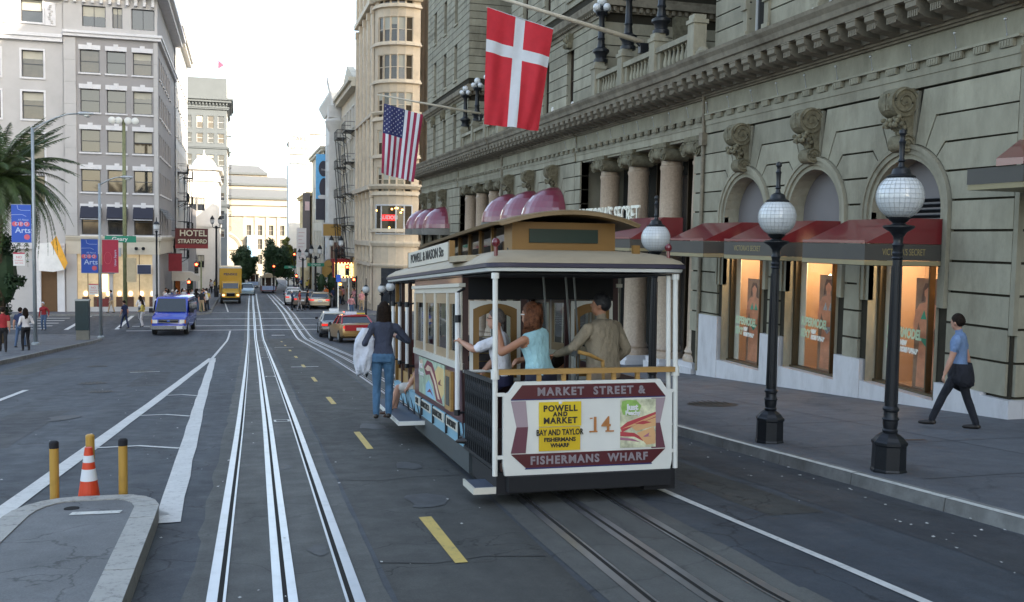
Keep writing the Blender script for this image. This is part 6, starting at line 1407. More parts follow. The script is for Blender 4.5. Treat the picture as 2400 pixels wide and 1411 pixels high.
def sedan(name, label, x, y, rz, paint, low=None, roofm=None, taxi=None, group='cars in the street', plate='', blind=False):
    t = thing(name, label, 'car', (x, y, gz(y)), group, rot=(math.atan(gz(y+.5)-gz(y-.5)), 0, rz)); t.scale = (1.17,)*3
    # local +y is the front; rear at y=-2.4
    carbody(t, [(-2.42, .78, .38, .72, .0), (-2.40, .86, .32, .88, .02), (-2.25, .90, .28, .97, .03), (-1.3, .92, .22, 1.0, .02), (0, .93, .2, .98, .0), (.9, .93, .2, .96, .02), (1.9, .90, .24, .86, .04), (2.3, .86, .28, .78, .02), (2.45, .75, .38, .68, 0)], paint)
    if low: carbody(t, [(-2.43, .79, .30, .70, .0), (-2.41, .875, .27, .72, .0), (-2.25, .92, .24, .72, 0), (0, .945, .18, .66, 0), (2.3, .87, .24, .58, 0), (2.46, .76, .34, .5, 0)], low, 'lower_body')
    g = MB().loft([[(hw, y_, z), (hw*.96, y_, z+.02), (-hw*.96, y_, z+.02), (-hw, y_, z)] for y_, hw, z in ((-1.75, .78, .97), (-1.05, .66, 1.38), (.15, .66, 1.42), (1.05, .80, .95))])
    gm = MB(); a = [(-1.72, .80, .96), (-1.02, .64, 1.36), (.12, .64, 1.39), (1.05, .80, .94)]
    gm.loft([[(h, q, z0), (-h, q, z0), (-h*.99, q, .9), (h*.99, q, .9)] for q, h, z0 in a]); o = gm.build('window_glass', M_CARGL, t, local=True)
    rm = roofm or paint
    MB().loft([[(h, q, z), (h*.9, q, z+.05), (0, q, z+.075), (-h*.9, q, z+.05), (-h, q, z), (0, q, z-.01)] for q, h, z in ((-1.06, .655, 1.35), (-.95, .67, 1.38), (.05, .67, 1.40), (.18, .65, 1.385))]).build('roof', rm, t, local=True)
    pl = MB()
    for s in (-1, 1):
        pl.tube([(s*.80, -1.74, .97), (s*.655, -1.04, 1.37)], .045, 6).tube([(s*.655, .14, 1.40), (s*.80, 1.05, .95)], .035, 6).tube([(s*.66, -.45, 1.39), (s*.86, -.45, .97)], .035, 6)
    pl.build('pillar', rm, t, local=True)
    for s in (-1, 1):
        MB().cbox((s*.66, -2.40, .80), (.34, .06, .13)).build('tail_light', mat('tail_red', (.4, .01, .012), .2, var=0, spec=.8, emit=(1, .03, .02), es=.25), t, local=True)
        MB().cbox((s*.62, 2.40, .66), (.3, .08, .13)).build('headlight', mat('headlight_glass', (.75, .75, .7), .1, var=0), t, local=True)
        MB().cbox((s*1.0, .75, .98), (.16, .1, .12)).build('mirror', M_BLACK, t, local=True)
        for yy in (-1.42, 1.45): wheelset(t, s*.84, yy)
    MB().cbox((0, -2.435, .42), (1.62, .07, .14)).build('bumper', low or paint, t, local=True); MB().cbox((0, 2.44, .42), (1.6, .08, .14)).build('bumper', M_DARK if low else paint, t, local=True)
    MB().cbox((0, -2.445, .70), (.34, .02, .15)).build('number_plate', M_WHITE, t, local=True)
    if taxi:
        MB().prism([(-.12, 1.44), (.12, 1.44), (.08, 1.60), (-.08, 1.60)], -.28, .28, axis='x').build('roof_sign', taxi, t, local=True)
    return t
M_CW = mat('taxi_white', (.6, .6, .56), .25, var=.03, coat=.6); M_CB = mat('car_black', (.015, .015, .018), .2, var=0, coat=.6); M_CG = mat('car_gold', (.34, .20, .065), .3, .4, var=.03, coat=.5); M_CR = mat('car_red', (.42, .02, .025), .25, var=0, coat=.6); M_CS = mat('car_champagne', (.40, .33, .24), .3, .5, var=.03, coat=.5); M_CSI = mat('car_silver', (.45, .47, .5), .3, .6, var=.02, coat=.5)
sedan('taxi', 'black and white taxi with a triangular roof sign at the crossing', 6.5, 69.0, R(-2), M_CB, M_CB, M_CW, taxi=M_WHITE)
MB().box(-.8, .8, -2.43, -2.1, .86, .965).build('boot_panel', M_CW, bpy.data.objects['taxi'], local=True)
sedan('taxi', 'gold taxi with red roof and boot, just behind the black and white taxi', 6.75, 60.2, R(4), M_CG, None, M_CR, taxi=M_FWHITE)
t = bpy.data.objects['taxi.001']
MB().box(-.76, .76, -2.44, -2.405, .62, .92).build('boot_lid', M_CR, t, local=True)
sedan('car', 'champagne saloon seen from behind beyond the crossing', 8.3, 103, R(-6), M_CS, group='cars queuing beyond the crossing')
sedan('car', 'brown saloon beside the champagne one beyond the crossing', 6.9, 105.5, R(-10), mat('car_brown', (.12, .09, .07), .3, .3, coat=.5), group='cars queuing beyond the crossing')
sedan('car', 'white car ahead of the champagne saloon', 6.1, 112, R(-3), M_CW, group='cars queuing beyond the crossing')
sedan('car', 'silver car in front of the white one far down the right lane', 6.6, 124, R(-3), M_CSI, group='cars queuing beyond the crossing')
sedan('car', 'small pale blue car coming up beside the yellow truck', 1.15, 148, R(180), mat('car_pale', (.3, .4, .45), .3, .3, coat=.5), group='cars coming up the hill')
def van(label, x, y, rz):
    M_VB = mat('van_blue', (.025, .055, .42), .22, var=.04, spec=.7, coat=.8)
    t = thing('passenger_van', label, 'van', (x, y, gz(y)), rot=(0, 0, rz)); t.scale = (1.2, 1.1, 1.2)
    # front at +y; long van 5.4 m
    rings = []
    for yy, hw, z0, z1, c in ((-2.75, .92, .45, 2.0, 0), (-2.68, .98, .36, 2.08, .02), (.75, 1.0, .34, 2.12, .03), (1.0, .99, .34, 2.05, .03), (1.62, .97, .34, 1.32, .02), (1.8, .97, .34, 1.2, .02), (2.45, .94, .36, 1.08, .03), (2.66, .9, .38, 1.0, .0), (2.72, .82, .45, .92, 0)):
        rings.append([(hw*.92, yy, z0), (hw, yy, z0+.12), (hw*1.01, yy, z0+(min(z1, 1.2)-z0)*.6), (hw*.985, yy, min(z1-.03, 1.15)), (hw*.90, yy, z1-.04), (hw*.80, yy, z1+c), (-hw*.80, yy, z1+c), (-hw*.90, yy, z1-.04), (-hw*.985, yy, min(z1-.03, 1.15)), (-hw*1.01, yy, z0+(min(z1, 1.2)-z0)*.6), (-hw, yy, z0+.12), (-hw*.92, yy, z0)])
    o = MB().loft(rings).build('body', M_VB, t, local=True); autosmooth(o.data, 35)
    MB().add([(.86, 1.74, 1.33), (-.86, 1.74, 1.33), (-.76, 1.12, 2.06), (.76, 1.12, 2.06)], [(0, 1, 2, 3)]).build('windscreen', M_CARGL, t, local=True)
    for s in (-1, 1):
        for a, b in ((.35, 1.25), (-.75, .25), (-1.75, -.85), (-2.6, -1.85)):
            x1 = s*1.03; x2 = s*.955
            MB().add([(x1, a, 1.22), (x1, b+(.25 if b > 1 else 0), 1.22), (x2, b-(.12 if b > 1 else 0), 1.93), (x2, a, 1.93)], [(0, 1, 2, 3)]).build('side_window', M_CARGL, t, local=True)
        MB().cbox((s*.74, 2.71, .84), (.26, .05, .2)).build('headlight', MATS['headlight_glass'], t, local=True); MB().cbox((s*.9, 2.66, .83), (.08, .12, .2)).build('indicator', mat('amber_lens', (.6, .2, .02), .2, var=0), t, local=True)
        MB().cbox((s*1.14, 1.35, 1.38), (.2, .14, .26)).build('mirror', M_BLACK, t, local=True)
        for yy in (-1.75, 1.75): wheelset(t, s*.88, yy, .37, .24)
    MB().cbox((0, 2.73, .85), (1.1, .04, .22)).build('grille', M_DARK, t, local=True); MB().box(-.56, .56, 2.745, 2.76, .90, .93).box(-.56, .56, 2.745, 2.76, .77, .80).build('grille_bar', M_CHROME, t, local=True)
    o = MB().cbox((0, 2.78, .5), (1.96, .16, .2)).build('bumper', M_CHROME, t, local=True); MB().ell((0, 2.76, .86), (.09, .02, .045), 12, 6).build('badge', M_BBLUE, t, local=True)
    MB().cbox((.0, 2.77, .36), (1.3, .06, .1)).build('lower_valance', M_DARK, t, local=True); MB().cbox((-.62, 2.87, .5), (.32, .02, .15)).build('number_plate', M_WHITE, t, local=True)
    text('side_lettering', 'SUPERSHUTTLE', .26, mat('van_orange', (.6, .28, .12), .5, var=0), t, frameM((1.035, -.3, .98), (0, 1, 0), (0, 0, 1)), sx=1.1) if False else None
    MB().box(.985, 1.03, -1.6, .2, .9, 1.06).build('side_stripe', mat('van_orange', (.5, .22, .12), .5, var=.3, vs=12), t, local=True)
    MB().tube([(-.2, .2, 2.16), (-.2, -.9, 2.16)], .03, 6).build('roof_aerial', M_GALV, t, local=True)
    return t
van('bright blue passenger van coming up the hill in the left lane at the crossing', -4.45, 72.6, R(176))
def truck(x, y):
    t = thing('box_truck', 'yellow box truck with dark lettering parked at the left kerb beyond the crossing', 'truck', (x, y, gz(y)), rot=(0, 0, R(181)))
    M_TY = mat('truck_yellow', (.62, .36, .01), .35, var=.06, coat=.3)
    b = MB().box(-1.25, 1.25, -7.2, -.2, 1.05, 4.15).build('box', M_TY, t, local=True); MB().box(-1.27, 1.27, -.24, -.16, 4.05, 4.2).box(-1.27, 1.27, -.24, -.16, 1.05, 1.15).build('box_trim', M_OFFW, b, local=True)
    MB().box(1.252, 1.26, -7.2, -.2, 1.1, 4.1).build('box_side', mat('truck_grey_side', (.3, .33, .38), .5), b, local=True)
    text('box_lettering', 'PENSKE', .36, M_NAVY, b, frameM((0, -.19, 3.35), (-1, 0, 0), (0, 0, 1)), sx=1.25, bold=.01)
    rg = []
    for yy, hw, z0, z1 in ((-.2, 1.1, .7, 2.55), (.35, 1.1, .7, 2.5), (.75, 1.08, .7, 1.75), (1.75, .98, .65, 1.5), (1.95, .9, .65, 1.3)):
        rg.append([(hw, yy, z0), (hw*1.02, yy, z0+.4), (hw*.98, yy, min(z1-.05, 1.55)), (hw*.86, yy, z1), (-hw*.86, yy, z1), (-hw*.98, yy, min(z1-.05, 1.55)), (-hw*1.02, yy, z0+.4), (-hw, yy, z0)])
    o = MB().loft(rg).build('cab', M_TY, t, local=True); autosmooth(o.data, 35)
    MB().add([(.88, .80, 1.74), (-.88, .80, 1.74), (-.84, .40, 2.4), (.84, .40, 2.4)], [(0, 1, 2, 3)]).build('windscreen', M_CARGL, t, local=True)
    MB().cbox((0, 1.96, 1.08), (.9, .06, .36)).build('grille', M_DARK, t, local=True); MB().cbox((0, 1.98, 1.30), (1.0, .05, .05)).build('grille_bar', M_CHROME, t, local=True)
    MB().cbox((0, 2.02, .62), (2.2, .2, .26)).build('bumper', M_DARK, t, local=True)
    for s in (-1, 1):
        MB().cbox((s*.78, 1.9, 1.05), (.3, .1, .22)).build('headlight', mat('lit_headlight', (.8, .6, .4), .2, var=0, emit=(1, .5, .25), es=1.2), t, local=True); MB().cbox((s*1.3, .7, 1.9), (.14, .1, .5)).build('mirror', M_DARK, t, local=True)
        for yy in (-5.5, 1.2): wheelset(t, s*.98, yy, .48, .28)
    MB().box(-1.0, 1.0, -7.0, -.3, .75, 1.05).build('chassis', M_DARK, t, local=True)
truck(-.95, 116.6)
def far_car(label, x, y, col, lamp=True):
    t = thing('cable_car', label, 'cable car', (x, y, gz(y)), 'cable cars far down the hill', rot=(R(-1.7), 0, 0))
    MB().box(-1.15, 1.15, -4, 4, .35, 1.15).build('body', col, t, local=True); 
    for xx in (-1.05, -.5, .5, 1.05):
        for yy in (-4, -1.5, 1.5, 3.95): MB().box(xx-.05, xx+.05, yy, yy+.06, 1.15, 2.45).build('post', M_OFFW, t, local=True)
    MB().box(-.95, .95, -1.4, 1.4, 1.15, 2.4).build('cabin', M_DKWOOD, t, local=True)
    MB().loft([[(-1.25, yy, 2.45), (-1.2, yy, 2.6), (-.6, yy, 2.75), (-.55, yy, 3.05), (0, yy, 3.15), (.55, yy, 3.05), (.6, yy, 2.75), (1.2, yy, 2.6), (1.25, yy, 2.45)] for yy in (-4.2, 4.2)]).build('roof', M_CANVAS, t, local=True)
    MB().box(-1.0, 1.0, -4.06, -4.0, .5, 1.15).build('end_board', mat('far_board_blue', (.3, .4, .6), .5), t, local=True)
    for s in (-.5, .5): MB().ell((s, -4.1, 1.5), (.14, .05, .14), 10, 6).build('headlight', M_GLOBE, t, local=True)
    for xx in (-.8, .8):
        for yy in (-2.5, 2.5): wheelset(t, xx, yy, .3, .12)
far_car('distant tan-roofed cable car in the right track beyond the crest', 4.5, 160, mat('far_maroon', (.2, .08, .07), .5)); far_car('farthest grey-white cable car between the two round trees', 2.6, 196, mat('far_grey', (.35, .36, .36), .5))

# ============================================================ SMALL PEOPLE IN THE STREET
PP = {}
def crowd(label, x, y, rz, shirt, trou, skin=M_SKIN, v=0, group='pedestrians', hairm=M_HAIRB, z=None, sc=1.0):
    sc *= 1.16
    poses = [dict(lf=(-.1, .22, 0), rf=(.1, -.2, 0), lh=(-.24, .15, .85), rh=(.24, -.05, .85)), dict(lf=(-.12, 0, 0), rf=(.12, .03, 0), lh=(-.22, .2, 1.0), rh=(.22, .2, 1.05)), dict(lf=(-.1, -.2, 0), rf=(.1, .22, 0), lh=(-.28, 0, .85), rh=(.2, .25, 1.0)), dict(lf=(-.1, .05, 0), rf=(.1, 0, 0), lh=(-.3, .1, .9), rh=(.28, 0, .85), lean=(.05, .08))]
    z = gz(y)+.14 if z is None else z
    if v not in PP: PP[v] = person('person', label, (x, y, z), rz, (skin, shirt, trou, M_SHOE, hairm), detail=0, sleeve=1.2 if v % 2 else .5, female=v % 2 == 1, hair='long' if v == 1 else 'short', group=group, **poses[v]); o = PP[v]
    else: o = dup(PP[v], (x, y, z), (0, 0, rz), label); o['group'] = group
    o.scale = (sc,)*3
    for i, m in enumerate((skin, shirt, trou, M_SHOE)): o.material_slots[i].link = 'OBJECT'; o.material_slots[i].material = m
    return o
cl = {k: mat('cloth_'+k, c, .85, var=.15, vs=5) for k, c in dict(white=(.62, .6, .6), grey=(.2, .2, .21), red=(.3, .02, .025), dkblue=(.02, .03, .08), blue=(.06, .12, .3), tan=(.35, .25, .15), black=(.012, .012, .015), pink=(.5, .22, .22), yellow=(.5, .38, .08), denim=(.06, .1, .18), green=(.05, .1, .05), orange=(.5, .15, .04)).items()}
G1 = 'pedestrians on the left pavement'; C_ = cl
crowd('person in dark red jacket and dark trousers at the far left edge of the pavement', -10.2, 47.5, R(10), C_['red'], C_['black'], v=0, group=G1)
crowd('woman in pale blouse and dark trousers beside the tall grey street light', -9.55, 49.0, R(30), C_['white'], C_['black'], v=1, group=G1)
crowd('person in blue jeans partly hidden behind the woman in the pale blouse', -10.7, 53.5, R(-20), C_['dkblue'], C_['denim'], v=2, group=G1)
crowd('person in red waistcoat and white cap standing at the side street crossing', -13.1, 73.2, R(170), C_['red'], C_['denim'], v=3, group=G1, hairm=C_['white'])
crowd('person in dark blue walking behind the pillar cabinet pole', -7.95, 74.2, R(60), C_['dkblue'], C_['dkblue'], v=0, group=G1)
crowd('person in yellow and white stepping off the kerb by the blue van', -6.85, 75.5, R(80), C_['yellow'], C_['white'], v=1, group=G1)
crowd('person bending in a white top beside the blue van', -6.1, 76.6, R(-80), C_['white'], C_['tan'], v=3, group=G1)
crowd('person in black and red just left of the blue van', -5.75, 78.2, R(100), C_['black'], C_['red'], v=2, group=G1)
crowd('person in white at the far side of the side street', -7.6, 82, R(0), C_['white'], C_['grey'], v=1, group=G1)
crowd('distant person in grey at the shop window on the left corner', -10.9, 91.5, R(90), C_['grey'], C_['tan'], v=0, group=G1)
random.seed(21); ks = list(cl); ZL = 'people crowding the left corner beyond the crossing'
for i in range(24):
    c = ['white', 'white', 'white', 'blue', 'red', 'white', 'grey', 'pink', 'black'][i % 9]
    x = -6.7+i*.165+random.uniform(-.1, .1); y = 94.5+random.uniform(-1.5, 5); crowd('one of the people crowded on the pavement corner left of the yellow truck', x, y, random.uniform(0, 6), C_[c], C_[random.choice(['denim', 'black', 'tan'])], v=i % 4, group=ZL, sc=random.uniform(.95, 1.05))
crowd('person in black and yellow at the kerb left of the yellow truck', -2.9, 94.0, R(0), C_['yellow'], C_['black'], v=2, group=ZL); crowd('person in tan trousers standing at the kerb beside the signal pole', -3.3, 92.6, R(200), C_['black'], C_['tan'], v=0, group=ZL)
crowd('pedestrian in red top crossing beyond the black and white taxi', 5.75, 97.0, R(-90), C_['red'], C_['grey'], v=0, group='pedestrians in the far crossing', z=gz(97)); crowd('pedestrian in black crossing behind the one in red', 6.6, 98.3, R(-80), C_['black'], C_['black'], v=2, group='pedestrians in the far crossing', z=gz(98))
crowd('pedestrian in dark coat ahead of the one in red at the far crossing', 5.15, 98.0, R(90), C_['dkblue'], C_['black'], v=3, group='pedestrians in the far crossing', z=gz(98))
ZR = 'people on the right pavement beyond the crossing'
for i in range(30):
    x = 9.6+random.random()*5.5; y = 96+random.random()*34; c = ['orange', 'black', 'pink', 'white', 'tan', 'pink', 'red', 'grey', 'dkblue', 'orange'][i % 10]
    crowd('one of the people strolling on the right pavement below the theatre marquee', x, y, random.uniform(0, 6), C_[c], C_[random.choice(['denim', 'black', 'tan', 'grey'])], v=i % 4, group=ZR, skin=random.choice([M_SKIN, M_SKIN2]), sc=random.uniform(.95, 1.05))
crowd('woman in pink top and jeans at the kerb by the farthest globe lamp', 9.4, 84, R(200), C_['pink'], C_['denim'], v=1, group=ZR); crowd('man in pink shirt with bare arms walking beside the red signal', 11.4, 93, R(190), C_['pink'], C_['tan'], v=0, group=ZR)
for i in range(26):
    s = random.choice([-1, 1]); y = 140+random.random()*90; x = (-4.5+random.random()*2 if s < 0 else 10+random.random()*3)-(.0); crowd('one of the tiny distant people along the street near the two round trees', x, y, random.uniform(0, 6), C_[random.choice(ks)], C_['black'], v=i % 4, group='tiny distant people down the street')
# ============================================================ PALM AND PARK PLANTS (left)
M_FROND = mat('palm_green', (.05, .085, .022), .45, var=.4, vs=2, spec=.5); M_FROND2 = mat('palm_dry', (.16, .11, .05), .7, var=.3)
def frond_mesh(L, droop, seed):
    random.seed(seed); mb = MB(); N = 26; pts = []
    for i in range(N+1):
        t = i/N; pts.append(Vector((L*t*(1-.18*t*droop), 0, L*(.55*t-.95*droop*t*t))))
    mb.tube(pts, .035, 5, r1=.008)
    for i in range(2, N+1):
        t = i/N; p = pts[i]; d = (pts[i]-pts[i-1]).normalized(); ll = .72*math.sin(pi*min(1, .15+t*.85))**.6*(1.05-t*.35)
        for s in (-1, 1):
            for q in (0, .5):
                b = p-d*q*L/N; dr = Vector((0, s, 0))*.80+d*.55+Vector((0, 0, -.34-random.random()*.25)); dr.normalize(); e = b+dr*ll*random.uniform(.85, 1.1); w = d*.032
                mb.add([b-w, b+w, (b+e)/2+w*.9+Vector((0, 0, .03)), e, (b+e)/2-w*.9+Vector((0, 0, .03))], [(0, 1, 2, 3, 4)])
    return mb.mesh('palm_frond', M_FROND)
def palm(label, x, y, zc, n=44, L=3.5):
    z = gz(y)+.15; t = thing('palm_tree', label, 'palm tree', (x, y, z))
    tr = MB(); rings = []; 
    for k in range(26):
        zz = z+(zc-z)*k/25; r = .34+.05*(k % 2)-.0*k; rings.append([(x+r*math.cos(2*pi*j/12), y+r*math.sin(2*pi*j/12), zz) for j in range(12)])
    tr.loft(rings).build('trunk', mat('palm_trunk', (.09, .065, .04), .95, var=.4, vs=8, bump=.8, bs=10), t)
    ms = [frond_mesh(L, d, i) for i, d in enumerate((.35, .62, .9, 1.15))]
    random.seed(8)
    for k in range(n):
        lvl = k/n; a = k*2.39996; i = min(3, int(lvl*4)); pitch = (.6-1.15*lvl)
        inst(ms[i], 'palm_frond', t, (x+.15*math.cos(a), y+.15*math.sin(a), zc+.35-.5*lvl), (random.uniform(-.25, .25), -pitch, a), scale=(random.uniform(.9, 1.1),)*3)
    return t
palm('large palm with arching fronds in the park at the left edge', -13.15, 60, 4.6, 110, 4.9)
def leafcloud(mb, c, r, n, s, seed, clumps=26, m=0):
    random.seed(seed); cl = []
    for k in range(clumps):
        a = random.uniform(0, 2*pi); b = math.acos(random.uniform(-1, 1)); q = random.uniform(.45, .95); cl.append((Vector((c[0]+r[0]*q*math.sin(b)*math.cos(a), c[1]+r[1]*q*math.sin(b)*math.sin(a), c[2]+r[2]*q*math.cos(b))), random.uniform(.22, .42)*min(r)))
    for k in range(n):
        cc, cr = random.choice(cl); d = Vector((random.gauss(0, 1), random.gauss(0, 1), random.gauss(0, 1))).normalized()*cr*random.random()**.4; p = cc+d
        u = Vector((random.gauss(0, 1), random.gauss(0, 1), random.gauss(0, 1))).normalized(); v = u.cross(d.normalized()+Vector((.01, .02, .3))).normalized(); q = s*random.uniform(.6, 1.3)
        mb.add([p-u*q, p-v*q*.5, p+u*q, p+v*q*.5], [(0, 1, 2, 3)], m)
M_LEAF = mat('leaf_dark', (.026, .055, .024), .6, var=.45, vs=.8, spec=.3); M_LEAF2 = mat('leaf_bright', (.10, .11, .02), .6, var=.4, vs=.8, spec=.3); M_BARK = mat('bark', (.05, .04, .03), .9, var=.3)
def tree(name, label, x, y, H, zc, r, n, s, m, seed, cat='tree', group=None, zg=None):
    z = gz(y)+.1 if zg is None else zg; t = thing(name, label, cat, (x, y, z), group)
    tk = MB().tube([(x, y, z), (x+.05, y, z+(zc-z)*.6), (x, y, zc)], .16*r[0]/2, 8, r1=.06); random.seed(seed)
    for k in range(6):
        a = k*1.05; tk.tube([(x, y, z+(zc-z)*.6), (x+r[0]*.5*math.cos(a), y+r[1]*.5*math.sin(a), zc+r[2]*.3*random.uniform(-.5, 1))], .05*r[0]/2, 5, r1=.015)
    tk.build('trunk', M_BARK, t); mb = MB(); leafcloud(mb, (x, y, zc), r, n, s, seed); 
    mb.ell((x, y, zc), (r[0]*.62, r[1]*.62, r[2]*.66), 12, 8)
    mb.build('crown', m, t); return t
tree('shrub_tree', 'dense dark evergreen below the palm at the left edge', -12.95, 60.5, 3, -.6, (1.25, 1.4, 2.5), 5200, .10, M_LEAF, 3)
tree('street_tree', 'left of the two round dark trees far down the street', .75, 178, 8, -3.4, (2.6, 2.6, 3.6), 6400, .22, M_LEAF, 5, group='round street trees')
tree('street_tree', 'right, taller of the two round dark trees far down the street', 6.3, 178, 9, -3.0, (3.0, 3.0, 4.5), 7200, .22, M_LEAF, 6, group='round street trees')
tree('street_tree', 'yellow-green tree behind the taller round tree', 9.6, 200, 9, -2.5, (2.0, 2.0, 4.2), 3200, .24, M_LEAF2, 7, group='round street trees')
tree('topiary', 'narrow dark clipped conifer right of the brown sign', 9.6, 118, 3, -3.8, (.75, .75, 1.9), 1400, .10, M_LEAF, 8, group='clipped conifers'); tree('topiary', 'wider dark clipped conifer beside the ornamental lamp post', 11.0, 119, 3, -3.7, (1.0, .9, 2.0), 1500, .10, M_LEAF, 9, group='clipped conifers')
t = thing('hedge', 'square dark hedge beside the globe lamps at the crossing', 'hedge', (9.15, 58, gz(58)+.13)); mb = MB(); leafcloud(mb, (9.1, 58.5, gz(58)+1.0), (.5, 2.0, 1.0), 3800, .06, 12); mb.box(8.8, 9.4, 56.9, 60.1, gz(58)+.2, gz(58)+1.7); mb.build('foliage', M_LEAF, t)

# ============================================================ BUILDINGS BEYOND
def cornice(par, x0, x1, y0, y1, z, d, h, m, faces='SW', name='cornice'):
    # ledge round a box footprint
    MB().box(x0-(d if 'W' in faces else 0), x1+(d if 'E' in faces else 0), y0-(d if 'S' in faces else 0), y1+(d if 'N' in faces else 0), z, z+h*.55).box(x0-(d*1.4 if 'W' in faces else 0), x1+(d*1.4 if 'E' in faces else 0), y0-(d*1.4 if 'S' in faces else 0), y1, z+h*.55+.002, z+h).build(name, m, par)
def facade(par, o, u, n, U, H, wins, m, fm, depth=.22, bar='h', surround=None, blinds=True, sill=None, seed=1, ft=.07, wm=None, glass=None):
    mb = MB(); wall_grid(mb, o, u, n, U, H, [(a, a+w, b, b+h) for a, b, w, h in wins], depth); mb.build('wall', m, par); o = Vector(o); u = Vector(u); n = Vector(n); random.seed(seed)
    for a, b, w, h in wins:
        p = o+u*a+Vector((0, 0, b))-n*(depth-.05)
        bl = random.choice([None, None, None, .3, .5, None]) if blinds else None
        # local window looks to its -y: u must be such that -y_local = n
        uu = Vector((-n.y*1.0, n.x*1.0, 0)); 
        start = p if (uu-u).length < .01 else p+u*w
        wd = window(par, start, uu, w, h, fm, bar, ft, blind=bl, pane=glass or random.choice([None, M_GLASSW, None]))
        if surround:
            q = .16; s = MB()
            def bx(a0, a1, b0, b1, d=.07):
                pts = [o+u*a0+Vector((0, 0, b0)), o+u*a1+Vector((0, 0, b0)), o+u*a1+Vector((0, 0, b1)), o+u*a0+Vector((0, 0, b1))]
                s.add(pts+[k+n*d for k in pts], [(0, 1, 2, 3), (4, 7, 6, 5), (0, 4, 5, 1), (1, 5, 6, 2), (2, 6, 7, 3), (3, 7, 4, 0)])
            if surround[0] == 'frame': bx(a-q, a, b-q, b+h+q); bx(a+w, a+w+q, b-q, b+h+q); bx(a, a+w, b+h, b+h+q); bx(a, a+w, b-q, b, .1)
            if surround[0] == 'lintel': bx(a-.1, a+w+.1, b+h+.02, b+h+.42, .08); bx(a+w/2-.2, a+w/2+.2, b+h+.02, b+h+.6, .13); s.build('window_lintel', surround[1], par); s = MB(); bx(a-.12, a+w+.12, b-.16, b-.02, .12)
            if surround[0] == 'sill': bx(a-.1, a+w+.1, b-.14, b-.0, .12)
            s.build('window_surround', surround[1], par)
M_GREYB = mat('grey_facade', (.47, .455, .445), .85, var=.06, vs=.4, grime=.15, gs=.3); M_GREYD = mat('darker_grey_facade', (.31, .295, .292), .85, var=.06, vs=.4); M_TRIM = mat('pale_stone_trim', (.66, .65, .66), .8, var=.06, grime=.15, gs=1)
M_WFR = mat('white_window_frame', (.6, .6, .6), .5, var=0); M_DFR = mat('dark_window_frame', (.05, .055, .065), .5, var=0); M_CREAMB = mat('cream_fascia', (.55, .50, .41), .8, var=.05)
# --- grey corner building, left
GB = thing('grey_corner_building', 'grey six-storey corner building with cream shop fascia across the side street on the left', 'building', (-11, 94, -5)); Yf = 94.0
gx0, gx1 = -14.95, -7.1; zb = -5.35
wins = []
for z0, h in ((16.2, 2.0), (12.7, 2.05), (9.15, 2.0), (5.6, 2.0), (1.75, 2.35)):
    for x0 in (-13.62, -11.42, -9.2): wins.append((x0-gx0, z0-1.6, 1.62, h))
facade(GB, (gx0, Yf, 1.6), (1, 0, 0), (0, -1, 0), gx1-gx0, 17.7, wins, M_GREYD, M_DFR, .3, 'h', ('lintel', M_TRIM), seed=4)
for xa, xb in ((gx0, -13.95), (-7.45, gx1+.02)):
    for k in range(9): MB().box(xa+.01, xb, Yf-.12, Yf, 1.65+k*1.95, 1.65+(k+1)*1.95-.012).build('pilaster_block', M_GREYB, GB)
wins = [(x0-gx0, 20.25-19.4, w, 1.85) for x0, w in ((-13.4, 1.95), (-10.9, .85), (-9.3, 1.95))]
facade(GB, (gx0, Yf, 19.4), (1, 0, 0), (0, -1, 0), gx1-gx0, 6.6, wins, M_GREYB, M_DFR, .3, 'v', seed=6)
cornice(GB, gx0, gx1, Yf, 117.9, 19.3, .3, .5, M_TRIM, 'SE'); cornice(GB, gx0, gx1, Yf, 112, 1.28, .22, .34, M_CREAMB, 'SE')
for x in np.arange(gx0+.3, gx1, .72): MB().box(x-.12, x+.12, Yf-.32, Yf, 22.3, 23.2).build('bracket', M_TRIM, GB)
cornice(GB, gx0, gx1, Yf, 117.9, 23.2, .9, .9, M_TRIM, 'SE')
MB().box(gx0, gx1-.34, Yf+.32, 117.9, zb, 26).build('core', M_GREYD, GB)
MB().box(gx0, gx1+.02, Yf-.1, Yf+.3, 0, 1.28).build('fascia', M_CREAMB, GB)
# side wall to the street
wins = []
for z0, h in ((16.2, 2.0), (12.7, 2.05), (9.15, 2.0), (5.6, 2.0), (1.75, 2.35)):
    for k in range(7): wins.append((1.6+k*2.3, z0-1.6, 1.15, h))
facade(GB, (gx1, Yf, 1.6), (0, 1, 0), (1, 0, 0), 24, 24.4, wins, M_GREYD, M_DFR, .3, 'h', ('sill', M_TRIM), seed=8)
MB().box(gx1-.3, gx1+.1, Yf+.3, 112, 0, 1.28).build('fascia', M_CREAMB, GB)
for k, x0 in enumerate((-13.62, -11.42, -9.2)):
    a = MB().add([(x0-.05, Yf-.75, 3.3), (x0+1.67, Yf-.75, 3.3), (x0+1.67, Yf-.05, 4.35), (x0-.05, Yf-.05, 4.35), (x0-.05, Yf-.05, 3.3), (x0+1.67, Yf-.05, 3.3)], [(0, 1, 2, 3), (0, 3, 4), (1, 5, 2)]).build('window_awning', mat('navy_awning', (.012, .014, .03), .6, var=.1), GB); MB().box(x0-.05, x0+1.67, Yf-.76, Yf-.74, 3.06, 3.29).build('valance', MATS['navy_awning'], a); MB().box(x0+.0, x0+1.62, Yf-.775, Yf-.765, 3.12, 3.17).build('valance_stripe', M_WFR, a)
for k in range(5): MB().add([(gx1+.02, Yf+1.5+k*2.3, 4.3), (gx1+.7, Yf+1.5+k*2.3, 3.3), (gx1+.7, Yf+2.8+k*2.3, 3.3), (gx1+.02, Yf+2.8+k*2.3, 4.3)], [(0, 1, 2, 3)]).build('window_awning', MATS['navy_awning'], GB)
